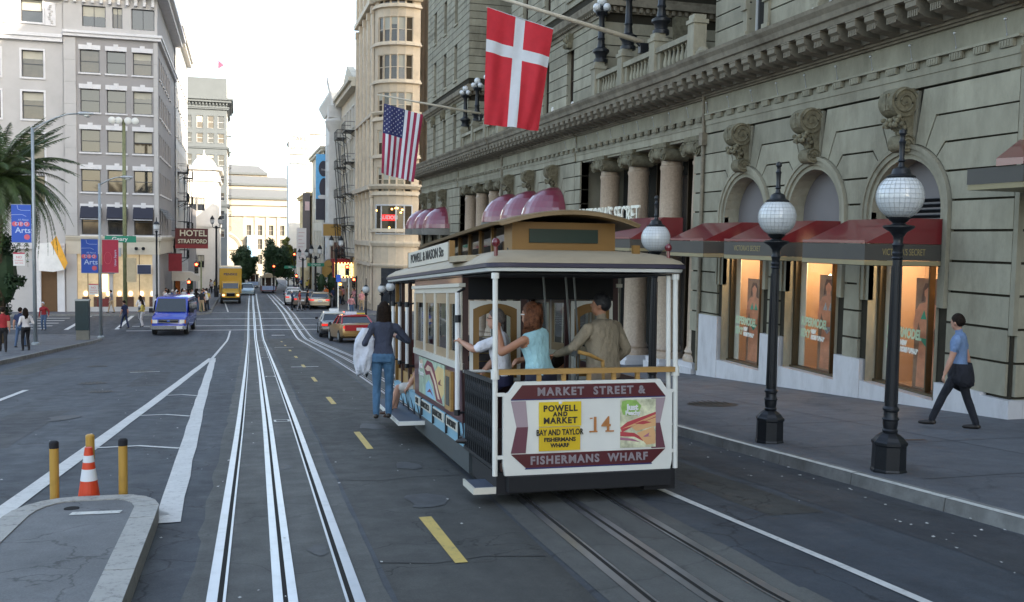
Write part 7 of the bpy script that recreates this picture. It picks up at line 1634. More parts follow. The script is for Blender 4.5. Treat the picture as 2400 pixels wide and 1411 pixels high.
# shop front; warm lamplight put into glowing wall and display colours
M_WARM = mat('shop_wall_glow', (.5, .4, .26), .8, var=.3, vs=.9, emit=(1, .72, .42), es=.10)
MB().quad((gx0+.3, Yf+.31, zb), (gx1, Yf+.31, zb), (gx1, Yf+.31, 0), (gx0+.3, Yf+.31, 0)).build('shop_interior', M_WARM, GB)
for x0, x1 in ((gx0, gx0+.9), (-11.35, -11.05), (-7.65, gx1+.02)): MB().box(x0, x1, Yf-.08, Yf+.3, zb, 0).build('pier', M_GREYB, GB)
MB().box(gx0+.9, -7.65, Yf-.04, Yf+.02, zb, zb+.55).build('stall_riser', M_GREYB, GB)
for x0, x1 in ((gx0+.9, -11.35), (-11.05, -7.65)):
    MB().quad((x0, Yf+.0, zb+.55), (x1, Yf+.0, zb+.55), (x1, Yf+.0, 0), (x0, Yf+.0, 0)).build('shop_pane', M_SHOPGL, GB)
    for q in (1/3, 2/3): MB().box(x0+(x1-x0)*q-.03, x0+(x1-x0)*q+.03, Yf-.03, Yf+.03, zb+.55, 0).build('mullion', M_BRONZE, GB)
random.seed(2); MD = [mat('display_dark', (.12, .05, .03), .5, var=.3), mat('display_glow', (.8, .6, .35), .5, emit=(1, .7, .4), es=.9), mat('display_red', (.2, .02, .02), .5)]
for k in range(7):
    x = gx0+1.3+k*.95; MB().box(x, x+.55, Yf+.06, Yf+.28, zb+.5, zb+1.45).build('display_stand', MD[0], GB); MB().ell((x+.28, Yf+.17, zb+1.75), (.2, .1, .26), 9, 6).build('display_piece', MD[1], GB)
MB().box(-12.1, -11.5, Yf+.1, Yf+.3, zb+1.9, zb+3.6).build('lit_panel', MD[1], GB); MB().box(-12.4, -11.4, Yf+.05, Yf+.25, zb+.2, zb+1.3).build('red_counter', MD[2], GB)
for x in (-12.0, -8.9): MB().box(x, x+1.15, Yf-.5, Yf-.4, -1.75, -.95).build('hanging_sign', mat('sign_navy', (.02, .03, .07), .4), GB); MB().box(x-.04, x+1.19, Yf-.42, Yf-.38, -1.79, -.91).build('hanging_sign_rim', M_WFR, GB)
for x in (-12.6, -9.0, -8.4): MB().ell((x, Yf-.4, .55), (.16, .2, .16), 9, 6).build('wall_floodlight', M_DARK, GB)
# --- left neighbour with white window surrounds
LB = thing('ornate_grey_building', 'pale grey building with white framed windows and ledges behind the palm', 'building', (-19, 94, -5)); x0b = -34
wins = []
for z0, h in ((15.5, 2.35), (11.85, 2.4), (8.2, 2.4), (4.5, 2.4), (20.3, 2.0)):
    for k in range(5): wins.append((-18.35+.0-x0b-k*3.45, z0+5.4, 1.75, h))
facade(LB, (x0b, Yf+.1, -5.4), (1, 0, 0), (0, -1, 0), -15-x0b, 31.4, wins, M_GREYB, M_DFR, .3, 'h', ('frame', M_TRIM), seed=12)
cornice(LB, x0b, -15.0, Yf+.1, 110, 18.7, .3, .65, M_TRIM, 'S'); cornice(LB, x0b, -15.0, Yf+.1, 110, 22.4, .5, .8, M_TRIM, 'S'); cornice(LB, x0b, -15.0, Yf+.1, 110, .4, .3, .5, M_TRIM, 'S')
for k in range(6):
    MB().box(-16.4-k*3.45, -15.55-k*3.45, Yf+.02, Yf+.1, 20.1, 22.1).build('carved_panel', M_TRIM, LB)
    q = MB(); random.seed(k)
    for i in range(10): q.ell((-15.98-k*3.45+random.uniform(-.2, .2), Yf+.0, 20.3+i*.17), (.12, .05, .09), 6, 4)
    q.build('panel_carving', M_GREYB, LB)
MB().box(x0b, -15.0, Yf+.42, 112, -5.4, 26).build('core', M_GREYB, LB)
MB().box(-15.65, -15.05, Yf-.3, Yf+.1, -5.3, .4).box(-17.6, -17.0, Yf-.3, Yf+.1, -5.3, .4).build('portal_pier', M_TRIM, LB); MB().box(-17.0, -15.65, Yf+.05, Yf+.09, -5.3, -1.2).build('entrance_door', mat('brown_door', (.12, .06, .02), .6), LB); MB().box(-17.0, -15.65, Yf+.03, Yf+.09, -1.1, -.7).build('lit_transom', mat('lit_amber', (.8, .5, .1), .5, emit=(1, .6, .15), es=1.2), LB)
fl = thing('white_banner', 'bright white and orange banner hanging at the entrance beside the palm', 'banner', (-16.4, Yf-1.2, 0)); MB().add([(-17.0, Yf-1.2, .9), (-16.0, Yf-1.25, 1.0), (-14.9, Yf-1.3, -1.4), (-15.8, Yf-1.2, -1.6), (-17.0, Yf-1.15, -1.5)], [(0, 1, 2, 3, 4)]).build('cloth', mat('bright_white_cloth', (.8, .78, .75), .8, var=.1), fl); MB().add([(-15.98, Yf-1.26, 1.0), (-15.5, Yf-1.28, 1.6), (-14.6, Yf-1.3, -.8), (-14.88, Yf-1.31, -1.4)], [(0, 1, 2, 3)]).build('coloured_edge', mat('orange_cloth', (.8, .4, .05), .8), fl)  # plain white cloth with an orange edge

# --- left row down the street
M_WB = mat('white_render', (.70, .67, .62), .8, var=.05, grime=.12, gs=.3)
WB = thing('white_building', 'tall sunlit white building beyond the grey corner building', 'building', (-8, 118, -6))
wins = [(1.5+k*3.2, 2+j*3.5, 1.3, 2.1) for k in range(8) for j in range(8)]
facade(WB, (-7.0, 118.05, -6.2), (0, 1, 0), (1, 0, 0), 27, 31.5, wins, M_WB, M_DFR, .25, 'h', ('sill', M_WB), seed=14)
MB().box(-20, -7.3, 118.05, 145, -6.2, 25.3).build('core', M_WB, WB); cornice(WB, -20, -7.0, 118.05, 145, 25.3, .6, .9, M_WB, 'E')
# fire escapes on the street side
def fire_escape(par, x, y0, y1, z0, n, dz, side=1, m=M_IRON):
    for k in range(n):
        z = z0+k*dz; fe = MB().box(min(x, x+side*1.1), max(x, x+side*1.1), y0, y1, z, z+.07)
        fe.tube([(x+side*1.1, y0, z+1), (x+side*1.1, y1, z+1)], .035, 5).tube([(x+side*1.1, y0, z+.5), (x+side*1.1, y1, z+.5)], .025, 5)
        for q in np.arange(y0, y1+.01, (y1-y0)/6): fe.tube([(x+side*1.1, q, z), (x+side*1.1, q, z+1)], .02, 4)
        for q in (y0, y1): fe.tube([(x, q, z+1), (x+side*1.1, q, z+1)], .03, 5).tube([(x+side*1.1, q, z), (x, q, z-.7)], .03, 5)
        if k < n-1: fe.tube([(x+side*.7, y0+.3, z+.05), (x+side*.7, y1-.4, z+dz)], .05, 5).tube([(x+side*1.0, y0+.3, z+.05), (x+side*1.0, y1-.4, z+dz)], .05, 5)
        fe.build('fire_escape', m, par)
fire_escape(WB, -7.0, 121, 124.5, -1.0, 4, 3.4); fire_escape(WB, -7.0, 133, 136, 2.4, 3, 3.4)
# hotel sign
hs = thing('hotel_sign', 'dark red projecting sign reading HOTEL STRATFORD above the left pavement', 'sign', (-6.9, 112, 1))
MB().box(-6.75, -3.3, 111.9, 112.2, .35, 2.55).build('sign_box', mat('sign_maroon', (.11, .018, .02), .5, var=.15), hs); MB().box(-6.75, -3.3, 111.84, 111.9, .35, .78).build('lower_band', mat('sign_red', (.26, .02, .03), .5), hs)
M_HL = mat('sign_cream_letter', (.72, .68, .55), .5, var=0)
wtext('sign_lettering', 'HOTEL', .92, M_HL, hs, (-4.85, 111.83, 2.0), ext=.03, sx=1.0, bold=.02); wtext('sign_lettering', 'STRATFORD', .62, M_HL, hs, (-4.93, 111.83, 1.12), ext=.03, sx=.88, bold=.015)
MB().tube([(-7.1, 112.05, 2.3), (-3.4, 112.05, 2.45)], .05, 6).tube([(-7.1, 112.05, .5), (-3.4, 112.05, .4)], .05, 6).build('sign_bracket', M_IRON, hs)
t = thing('red_banner', 'plain dark red banner hanging below the hotel sign', 'banner', (-6.4, 104.5, -1)); MB().box(-6.95, -5.65, 104.4, 104.46, -1.9, -.1).build('cloth', mat('maroon_cloth', (.2, .02, .03), .8, var=.15), t); MB().tube([(-7.1, 104.43, -.08), (-5.6, 104.43, -.08)], .03, 6).build('rod', M_IRON, t)
t = thing('white_canopy', 'pale fabric canopy over the entrance left of the yellow truck', 'canopy', (-6.4, 108, -3)); MB().prism([(-6.8, -2.0), (-6.8, -3.0), (-4.1, -3.0), (-4.1, -2.45), (-4.9, -2.05)], 106.5, 109, axis='y').build('cover', mat('canopy_cloth', (.5, .47, .42), .7, var=.08), t)
for x in (-4.2,): MB().tube([(x, 106.6, -5.5), (x, 106.6, -3)], .04, 6).build('post', M_GALV, t)
for i, (c, x0) in enumerate(((C_['orange'], -6.6), (C_['green'], -5.3))): MB().box(x0, x0+.5, 109.2, 109.3, -5.5, -3.1).build('entrance_panel', c, t)
# --- dome-cornered white building and tall slab behind it
DB = thing('white_rounded_building', 'white building with a rounded sunlit corner far down the left side', 'building', (-7, 178, -5))
facade(DB, (-9.3, 178, -9), (1, 0, 0), (0, -1, 0), 3.9, 22.6, [(1.0, 5, 1.1, 2.2), (2.3, 5, 1.1, 2.2), (1.0, 9.5, 1.1, 2.2), (2.3, 9.5, 1.1, 2.2), (.9, 15, 1.2, 2.3), (2.3, 15, 1.2, 2.3)], M_WB, M_DFR, .25, 'v', ('frame', M_WB), seed=3)
rings = []
for z in (-9, 13.6): rings.append([(-5.4+2.0*math.sin(a), 180-2.0*math.cos(a), z) for a in [pi/2*i/8 for i in range(9)]])
MB().loft(rings, closed=False, cap=False).build('rounded_corner', M_WB, DB)
for z, d in ((11.2, .3), (13.2, .55), (3.2, .2)):
    pr = [(-9.4, 178-d), (-5.4, 178-d)]+[(-5.4+(2.0+d)*math.sin(a), 180-(2.0+d)*math.cos(a)) for a in [pi/2*i/8 for i in range(1, 9)]]+[(-3.4+d, 196), (-9.4, 196)]
    MB().prism(pr, z, z+.55, axis='z').build('cornice', M_WB, DB)
MB().box(-9.3, -5.4, 178.3, 200, -9, 13.5).box(-5.4, -3.45, 180.1, 200, -9, 13.5).build('core', M_WB, DB); MB().lathe((-6.0, 181.5, 13.7), [(2.1, 0), (2.1, .5), (1.7, 1.2), (1.0, 1.9), (.2, 2.3), (.05, 3.2)], 18).build('dome', M_WB, DB)
wins = [(2+k*3, 2+j*3.6, 1.4, 2.2) for k in range(4) for j in range(5)]
M_FLO = mat('flood_shade_grey', (.10, .115, .125), .85, var=.08, vs=.3)  # front face in shade put into this grey; the street side stays white
FB = thing('grey_tower_block', 'tall grey stone block with arched top windows rising behind the white rounded building', 'building', (-8, 282, -10))
fx0, fx1 = -16.0, -3.2; wins = []
for z0, h in ((31.2, 3.4), (27.2, 2.6), (21.0, 2.9), (15.9, 3.0), (11.2, 2.2), (6, 2.4), (1, 2.4)):
    for x in (-11.2, -8.3, -14.2, -5.6): wins.append((x-fx0, z0+12, 1.7, h))
facade(FB, (fx0, 282, -12), (1, 0, 0), (0, -1, 0), fx1-fx0, 57, wins, M_FLO, M_WFR, .4, 'h', ('frame', M_FLO), seed=5)
facade(FB, (fx1, 282, -12), (0, 1, 0), (1, 0, 0), 30, 57, [(2+3.6*k, 8+4.4*j, 1.8, 2.8) for k in range(8) for j in range(10)], M_WB, M_DFR, .4, 'h', seed=5)
MB().box(fx0, fx1-.5, 282.5, 312, -12, 45).build('core', M_FLO, FB)
for z, d, h in ((25.6, .35, .6), (9.6, .4, .8), (36.4, .5, .7), (38.3, 1.2, 1.2)): cornice(FB, fx0, fx1, 282, 312, z, d, h, M_FLO, 'SE')
for x in np.arange(fx0, fx1, .9): MB().box(x, x+.4, 281.3, 282, 37.6, 38.3).build('bracket', M_FLO, FB)
fire_escape(FB, fx1, 284, 287, 3, 7, 4.4)
rp = thing('rooftop_flag', 'tiny red pennant flying above the grey tower block', 'flag', (-8, 284, 45)); MB().tube([(-5.6, 284, 45), (-5.6, 284, 49.5)], .08, 6).build('pole', M_GALV, rp); MB().add([(-5.55, 284, 50.4), (-3.9, 284.2, 49.0), (-5.55, 284, 47.9)], [(0, 1, 2)]).build('pennant', mat('pennant_red', (.6, .05, .1), .8), rp)
# middle left filler between x -7 and the rounded building
ML = thing('narrow_dark_building', 'narrow dark-fronted building with a vertical sign in the left row', 'building', (-9, 148, -6)); facade(ML, (-7.2, 146, -8), (0, 1, 0), (1, 0, 0), 31, 14, [(1.5+3*k, 2+3.5*j, 1.4, 2.2) for k in range(9) for j in range(3)], M_GREYD, M_DFR, .3, 'h', seed=9); MB().box(-18, -7.5, 146, 177, -8, 6).build('core', M_GREYD, ML)
t = thing('vertical_sign', 'tall narrow dark vertical sign hanging over the left pavement', 'sign', (-5, 160, 2))
MB().box(-5.2, -4.1, 186.2, 186.6, -1.5, 12.2).build('sign_box', M_DARK, t); MB().tube([(-4.6, 186.4, 12), (-5.6, 186.4, 12)], .08, 6).build('bracket', M_IRON, t)
for k, z in enumerate((10.6, 8.4, 6.2, 4.0, 1.8)): MB().box(-5.0, -4.3, 186.1, 186.19, z-.5, z+.5).build('sign_panel', mat('sign_teal', (.1, .3, .35), .5) if k % 2 else M_WFR, t)
# --- terraced mall building closing the street
ML2 = thing('terraced_mall_building', 'big white terraced building with an arched window closing the end of the street', 'building', (10, 332, -10))
M_MALL = mat('mall_white', (.36, .325, .265), .8, var=.03)
mx0, mx1 = -10, 34; wins = []
for z0, h in ((-8, 3.2), (-3, 3.4), (1.6, 3.4)):
    for k in range(7): wins.append((4.0+2+k*3.6+6.0, z0+13, 1.9, h))
facade(ML2, (mx0, 332, -13), (1, 0, 0), (0, -1, 0), mx1-mx0, 25, wins, M_MALL, mat('mall_frame', (.45, .4, .32), .6), .7, 'x', seed=7, blinds=False, glass=mat('mall_glass', (.05, .048, .042), .35, var=.1))
MB().box(mx0, mx1, 333, 350, -13, 12).build('core', M_MALL, ML2)
for x in [mx0+13+k*3.6 for k in range(7)]: MB().box(x-1.6, x-.5, 331.6, 332, -13, 8).build('pilaster', M_MALL, ML2)
for z in (7.9, 11.6): MB().box(mx0, mx1, 331.3, 332, z, z+.7).build('string_course', M_MALL, ML2)
M_MR = mat('mall_roof', (.13, .14, .15), .7, var=.05)
for x1, z0, dy in ((29, 12.0, 0), (18.5, 16.6, 4), (9.5, 20.5, 8)):
    MB().box(mx0, x1, 333+dy, 350, z0, z0+2.3).build('terrace_wall', M_MALL, ML2); MB().add([(mx0, 332.4+dy, z0+2.3), (x1, 332.4+dy, z0+2.3), (x1-3.2, 336+dy, z0+4.9), (mx0, 336+dy, z0+5.2)], [(0, 1, 2, 3)]).build('sloped_roof', M_MR, ML2); MB().box(mx0, x1, 332.2+dy, 332.6+dy, z0+1.7, z0+2.35).build('roof_gutter', M_FLO, ML2)
# arched window with lattice
MB().box(-8, 1.4, 331.55, 331.75, 0, 7.2).build('lattice_panel', mat('lattice_tan', (.42, .36, .27), .7, var=.3, vs=4), ML2)
lt = MB()
for k in range(34): lt.tube([(-8+k*.28, 331.5, 0), (-8+k*.28, 331.5, 7.2)], .03, 4)
for k in range(26): lt.tube([(-8, 331.5, k*.28), (1.4, 331.5, k*.28)], .03, 4)
props(lt.build('lattice', M_MALL, ML2), kind='stuff')
for r0, r1, d in ((6.0, 5.2, .6), (5.0, 4.7, .5)): MB().loft([[( -4.6+r*math.cos(pi*i/20), 331.4-d+dd, -3.2+r*math.sin(pi*i/20)) for r, dd in ((r0, 0), (r1, 0), (r1, .5), (r0, .5))] for i in range(21)]).build('arch_ring', M_MALL, ML2)
MB().add([(-4.6+4.8*math.cos(pi*i/20), 331.3, -3.2+4.8*math.sin(pi*i/20)) for i in range(21)], [tuple(range(21))]).build('arch_glass', mat('arch_pane', (.55, .5, .4), .3), ML2)
MB().box(2.6, 5.2, 329.5, 331.5, -12, 1.6).build('blue_banner_panel', mat('pale_blue_panel', (.2, .35, .5), .6), ML2)

# --- right row: round-cornered tan building
M_TAN = mat('tan_stone', (.60, .49, .36), .85, var=.12, vs=.5, grime=.3, gs=.8); M_TANL = mat('tan_trim', (.66, .56, .43), .85, var=.12, vs=1, grime=.2, gs=1.5)
RB = thing('tan_rounded_corner_building', 'tan stone building with a rounded bay of windows across the side street behind the hotel', 'building', (13, 92, -5)); by = 92.0
cxb, cyb, rb = 15.35, 94.6, 2.75; ZR_ = 29.5
# street side x = 12.6, and bay: polygonal drum
wins = []
for j in range(7):
    for k in range(4): wins.append((1.3+k*3.1, 8.4+j*3.55, 1.25, 2.2))
wins += [(1.3+k*3.1, 1.0, 1.3, 4.6) for k in range(4)]
facade(RB, (12.6, 94.4, -5.5), (0, 1, 0), (-1, 0, 0), 13, 35, wins, M_TAN, M_TANL, .35, 'h', ('frame', M_TANL), seed=31)
MB().box(12.96, 30, 94.8, 107.4, -5.5, ZR_).box(17.6, 30, 92.3, 94.8, -5.5, ZR_).build('core', M_TAN, RB)
NB = 7; A0, A1 = R(188), R(-60)+2*pi
def bp(r, a, z): return (cxb+r*math.cos(a), cyb+r*math.sin(a), z)
angs = [A0+(A1-A0)*i/NB for i in range(NB+1)]
for i in range(NB):
    a, b = angs[i], angs[i+1]; p = Vector(bp(rb, a, 0)); q = Vector(bp(rb, b, 0)); u = (q-p); U = u.length; u.normalize(); n = Vector((u.y, -u.x, 0))
    n = n if n.dot(Vector((math.cos((a+b)/2), math.sin((a+b)/2), 0))) > 0 else -n
    isw = i in (1, 2, 3, 4, 5)
    w = [(.05, 7.9+5.5-5.5+j*3.55+.0, U-.1, 2.35) for j in range(7)] if isw else []
    w = [(x_, (8.3+j*3.55), w_, h_) for j, (x_, y_, w_, h_) in enumerate(w)]
    mb = MB(); wall_grid(mb, (p.x, p.y, -5.5), u, n, U, 35, [(x_, x_+w_, y_, y_+h_) for x_, y_, w_, h_ in w]+([(.03, U-.03, .4, 5.6)] if isw and False else []), .2); mb.build('wall', M_TAN, RB)
    for x_, y_, w_, h_ in w:
        uu = Vector((-n.y, n.x, 0)); st_ = Vector((p.x, p.y, -5.5))+u*x_+Vector((0, 0, y_))-n*.15
        if (uu-u).length > .1: st_ = st_+u*w_
        window(RB, st_, uu, w_, h_, M_TANL, 'h', .06, blind=random.choice([None, .3, .5, None]), pane=M_GLASSW)
for j in range(8):
    z = -5.5+8.3+j*3.55-.35; 
    for rr, h in ((.28, .16), (.14, .2)):
        MB().loft([[bp(rb+d, a, zz) for d, zz in ((0, z), (rr, z), (rr, z+h), (0, z+h))] for a in angs]).build('ledge', M_TANL, RB); z += h
for z, d, h in ((1.1, .35, .5), (6.6, .55, .45), (-.9, .25, .3), (13.7, .3, .3), (24.4, .5, .5)):
    MB().loft([[bp(rb+dd, a, zz) for dd, zz in ((0, z), (d*.5, z), (d, z+h*.6), (d, z+h), (0, z+h))] for a in angs]).build('cornice', M_TANL, RB); MB().box(12.6-d, 12.7, 94.4, 107.3, z, z+h).build('cornice', M_TANL, RB)
MB().box(12.2, 31, 93.5, 107.4, ZR_, ZR_+1.0).build('cornice', M_TANL, RB); MB().loft([[bp(rb+dd, a, zz) for dd, zz in ((0, ZR_), (1.0, ZR_+.4), (1.0, ZR_+1), (0, ZR_+1))] for a in angs]).build('cornice', M_TANL, RB)
for k in range(5):
    yy = 94.7+k*3.15
    for z0, z1 in ((7.1, 24.2), (25, ZR_), (-.5, 6.5)): MB().box(12.35, 12.6, yy-.28, yy+.28, z0, z1).build('pilaster', M_TANL, RB); MB().box(12.28, 12.6, yy-.36, yy+.36, z1-.7, z1).build('pilaster_capital', M_TAN, RB)
for k in range(22): MB().box(12.1, 12.6, 94.5+k*.58, 94.75+k*.58, ZR_-.5, ZR_).build('bracket', M_TANL, RB)
# auction window (first upper floor of the bay)
AW = [i for i in (2, 3, 4, 5, 6, 7, 8)]
aw = MB(); 
ring_ = [bp(rb+.03, a, 0) for a in angs[1:7]]
for (p, q) in zip(ring_, ring_[1:]): aw.quad((p[0], p[1], 2.35), (q[0], q[1], 2.35), (q[0], q[1], 5.0), (p[0], p[1], 5.0))
w_ = aw.build('window', M_GLASSW, RB)
for k, a in enumerate(angs[1:7]):
    if k != 2: MB().tube([bp(rb+.05, a, 2.3), bp(rb+.05, a, 5.05)], .07, 6).build('mullion', M_WFR, w_)
for z in (2.3, 5.05): MB().tube([bp(rb+.05, a, z) for a in angs[1:7]], .08, 6).build('mullion', M_WFR, w_)
for i in range(2, 4):
    p, q = Vector(bp(rb+.06, angs[i], 0)), Vector(bp(rb+.06, angs[i+1], 0)); MB().quad((p.x, p.y, 3.55), (q.x, q.y, 3.55), (q.x, q.y, 4.15), (p.x, p.y, 4.15)).build('red_strip', mat('auction_red', (.6, .02, .02), .5, emit=(1, .03, .02), es=.3), w_)
    wtext('window_lettering', ['AUC', 'TION'][i-2], .5, M_WFR, w_, ((p+q)/2+Vector((0, 0, 3.85))+(Vector(((p+q).x/2-cxb, (p+q).y/2-cyb, 0)).normalized()*.03)), (q-p), (0, 0, 1), ext=.002, sx=.95, bold=.012)
random.seed(5)
for k in range(9): a = angs[1]+random.random()*(angs[5]-angs[1]); MB().ell(bp(rb-.0, a, random.uniform(4.3, 4.8) if k < 6 else random.uniform(2.5, 3.2)), (.12, .05, .1), 7, 5).build('chandelier_glint', mat('amber_light', (1, .6, .2), .5, emit=(1, .5, .12), es=2.2, var=0), w_)
MB().add([bp(rb+.02, a, z) for z in (-4.4, -1.0) for a in angs[2:6]], [(i, i+1, i+5, i+4) for i in range(3)]).build('shop_window', M_GLASSD, RB)
# --- cream building with fire escapes
CB = thing('cream_building', 'cream building with fire escapes on the right side beyond the rounded tan corner', 'building', (13, 108, -5)); M_CRM = mat('cream_stone', (.62, .57, .46), .85, var=.1, vs=.6, grime=.25, gs=.8)
wins = [(1.2+k*2.9, 6.2+j*3.6, 1.4, 2.3) for k in range(6) for j in range(5)]
facade(CB, (12.7, 107.6, -6), (0, 1, 0), (-1, 0, 0), 18.5, 24.6, wins, M_CRM, M_WFR, .3, 'h', ('frame', M_WB), seed=41); MB().box(13, 28, 107.6, 126, -6, 18.4).build('core', M_CRM, CB); cornice(CB, 12.7, 28, 107.6, 126, 18.5, .8, 1.0, M_CRM, 'W')
MB().prism([(109, 19.5), (125, 19.5), (117, 22.2)], 12.4, 13.2, axis='x').build('pediment', M_CRM, CB)
fire_escape(CB, 12.7, 111, 115, -.4, 5, 3.6, -1); fire_escape(CB, 12.7, 120, 124, -.4, 5, 3.6, -1)
# --- white building with giant column
CW = thing('white_columned_building', 'white building with a giant corner column and flaring cornice on the right', 'building', (12, 128, -5)); M_CWM = mat('white_stone', (.62, .62, .60), .8, var=.06, grime=.2, gs=.5)
wins = [(3+k*3, 4+j*3.8, 1.4, 2.4) for k in range(6) for j in range(5)]
facade(CW, (12.7, 128, -6.2), (0, 1, 0), (-1, 0, 0), 22, 29, wins, M_CWM, M_WFR, .3, 'h', seed=43); MB().box(13, 28, 128, 150, -6.2, 22.5).build('core', M_CWM, CW); MB().quad((12.7, 128, -6.2), (28, 128, -6.2), (28, 128, 22.8), (12.7, 128, 22.8)).build('end_wall', M_CWM, CW)
cm = MB().lathe((12.2, 127.4, 0), [(1.15, -6), (1.15, 1), (1.0, 1.2), (.98, 8), (.92, 15.3), (1.05, 15.6), (1.4, 16.2), (1.5, 16.8), (1.1, 17.2)], 22).build('giant_column', M_CWM, CW); autosmooth(cm.data, 40)
MB().box(11.1, 13.3, 126.3, 128.4, 17.2, 18.7).build('column_block', M_CWM, CW); MB().prism([(11.7, 18.7), (13.6, 18.7), (13.6, 22.4), (11.0, 22.4), (11.0, 21.9)], 126.2, 128.6, axis='y').build('flaring_cornice', M_CWM, CW); MB().prism([(12.4, 19.7), (13.6, 19.7), (13.6, 21.4), (11.7, 21.4), (11.7, 21.0)], 128.61, 150, axis='y').build('flaring_cornice', M_CWM, CW)

# --- further right row
for i, (nm, lab, y0, y1, x, zt, m) in enumerate((('brown_striped_building', 'brown and cream striped low front beside the arched gold sign', 126.4, 127.6, 11.6, 1.3, mat('brown_stripe', (.14, .07, .05), .7, var=.3)), ('mid_cream_building', 'mid-height cream building far down the right row', 151, 176, 12.6, 15, M_CRM), ('yellowish_building', 'yellowish building far down the right row', 176.2, 205, 12.2, 9, mat('ochre_stone', (.55, .45, .25), .8, var=.1)), ('grey_white_tower', 'pale building with a roof billboard at the end of the right row', 215, 250, 12.2, 24, mat('pale_stone', (.62, .62, .60), .8, var=.05)))):
    b = thing(nm, lab, 'building', (x+1, y0, -7))
    if i == 0:
        for k in range(8): MB().box(11.0+k*.42, 11.0+k*.42+.26, 121, 121.4, -3.5, 1.2).build('stripe', m, b)
        MB().box(10.9, 14.4, 121.4, 121.7, -3.5, 1.2).build('panel', M_CREAMB, b); continue
    facade(b, (x, y0, -10), (0, 1, 0), (-1, 0, 0), y1-y0, zt+10, [(1.5+3.3*k, 3+3.7*j, 1.5, 2.4) for k in range(int((y1-y0-2)/3.3)) for j in range(int((zt+6)/3.7))], m, M_WFR, .3, 'h', seed=50+i)
    MB().box(x+.35, x+16, y0, y1, -10, zt-.1).build('core', m, b); cornice(b, x, x+16, y0, y1, zt, .5, .7, m, 'WS')
b = bpy.data.objects['grey_white_tower']
MB().box(7.2, 12.2, 222, 236, -11, 21.5).build('front_block', mat('pale_stone'), b) if False else None
bb = thing('billboard', 'white rooftop billboard with grey lettering above the right row', 'billboard', (11, 214, 20)); wx0, wx1 = 8.6+2.0, 14.2
MB().box(12.25-1.9, 12.25+2.6, 213.6, 214, 19.4, 25.6).build('panel', mat('billboard_white', (.36, .36, .36), .6, var=.02), bb); MB().box(10.5, 14.7, 214, 214.3, 17.5, 19.4).build('support', M_GALV, bb)
wtext('billboard_lettering', 'Business Class', .5, mat('bb_blue', (.06, .08, .3), .6, var=0), bb, (12.6, 213.55, 24.6)); wtext('billboard_lettering', 'TAKE', 1.3, mat('bb_grey', (.06, .06, .065), .6, var=0), bb, (12.6, 213.55, 22.7)); wtext('billboard_lettering', 'SEATS ALSO', .85, MATS['bb_grey'], bb, (12.6, 213.55, 20.7), sx=.9)
MB().box(10.35, 14.85, 214.5, 222, -10, 17.4).build('front_block', MATS['pale_stone'], b)
# signs over the right pavement
t = thing('blue_vertical_banner', 'tall vertical blue and black banner sign projecting from the right row', 'banner', (11.8, 150, 10)); MB().box(11.3, 13.0, 149.9, 150.1, 4.4, 14.4).build('panel', mat('sign_cyan', (.12, .42, .75), .5, var=.1), t); M_SD = mat('sign_dark', (.03, .03, .05), .5)
MB().add([(12.45+.75*math.cos(a), 149.88, 12.2+1.2*math.sin(a)) for a in [2*pi*i/20 for i in range(20)]], [tuple(range(20))]).add([(12.5+.7*math.cos(a), 149.88, 9.3+1.5*math.sin(a)) for a in [2*pi*i/20 for i in range(20)]], [tuple(range(20))]).build('silhouette', M_SD, t); MB().box(11.3, 13.0, 149.85, 149.89, 4.4, 7.6).build('dark_half', M_SD, t)
MB().ell((12.3, 149.85, 7.9), (.7, .03, .35), 14, 6).build('white_shape', M_WFR, t); wtext('sign_lettering', 'THE', .4, M_WFR, t, (12.45, 149.84, 12.0))
t = thing('dark_vertical_sign', 'narrow dark brown vertical sign further down the right row', 'sign', (11.6, 175, 5)); MB().box(10.9, 12.2, 175, 175.2, -2, 9.5).build('panel', mat('sign_brown', (.14, .12, .12), .6, var=.1), t); MB().box(11.3, 12.1, 174.9, 175, 6.4, 8.0).build('logo', mat('logo_white', (.7, .5, .5), .5), t)
t = thing('white_vertical_banner', 'white vertical banner with small pink writing in the right row', 'banner', (10, 165, 1)); MB().box(9.3, 10.9, 165, 165.1, -3.4, 3.2).build('cloth', mat('banner_white', (.78, .74, .72), .7, var=.03), t)
for k in range(9): MB().box(9.6, 10.6-.2*(k % 3), 164.97, 165, 2.4-k*.6, 2.5-k*.6).build('writing_line', mat('writing_pink', (.6, .4, .4), .6, var=0), t)
t = thing('gold_billboard', 'gold rectangular billboard mounted above the right pavement', 'billboard', (12, 126, 3)); MB().box(10.45, 12.95, 125.9, 126.1, 2.0, 3.5).build('panel', mat('gold_panel', (.42, .25, .06), .5, var=.1), t); MB().box(10.3, 10.44, 125.85, 126.15, 1.9, 3.6).box(10.44, 13.0, 125.85, 126.15, 3.5, 3.62).box(10.44, 13.0, 125.85, 126.15, 1.88, 2.0).build('frame', M_WFR, t); wtext('sign_lettering', 'NB', .3, M_BRONZE, t, (11.6, 125.88, 3.1))
t = thing('arched_gold_sign', 'arched gold sign with a pale rim above the right pavement', 'sign', (10.9, 120, -1)); pr = [(9.75, -3.1), (9.75, -2.0)]+[(10.85-1.1*math.cos(a), -2.0+1.15*math.sin(a)) for a in [pi*i/14 for i in range(1, 14)]]+[(11.95, -2.0), (11.95, -3.1)]
MB().prism(pr, 119.95, 120.1, axis='y').build('panel', MATS['gold_panel'], t); MB().tube([(x_, 119.95, z_) for x_, z_ in pr], .09, 6).build('rim', mat('rim_grey', (.4, .38, .36), .5), t); wtext('sign_lettering', 'NB', .3, M_BRONZE, t, (10.7, 119.93, -1.8))
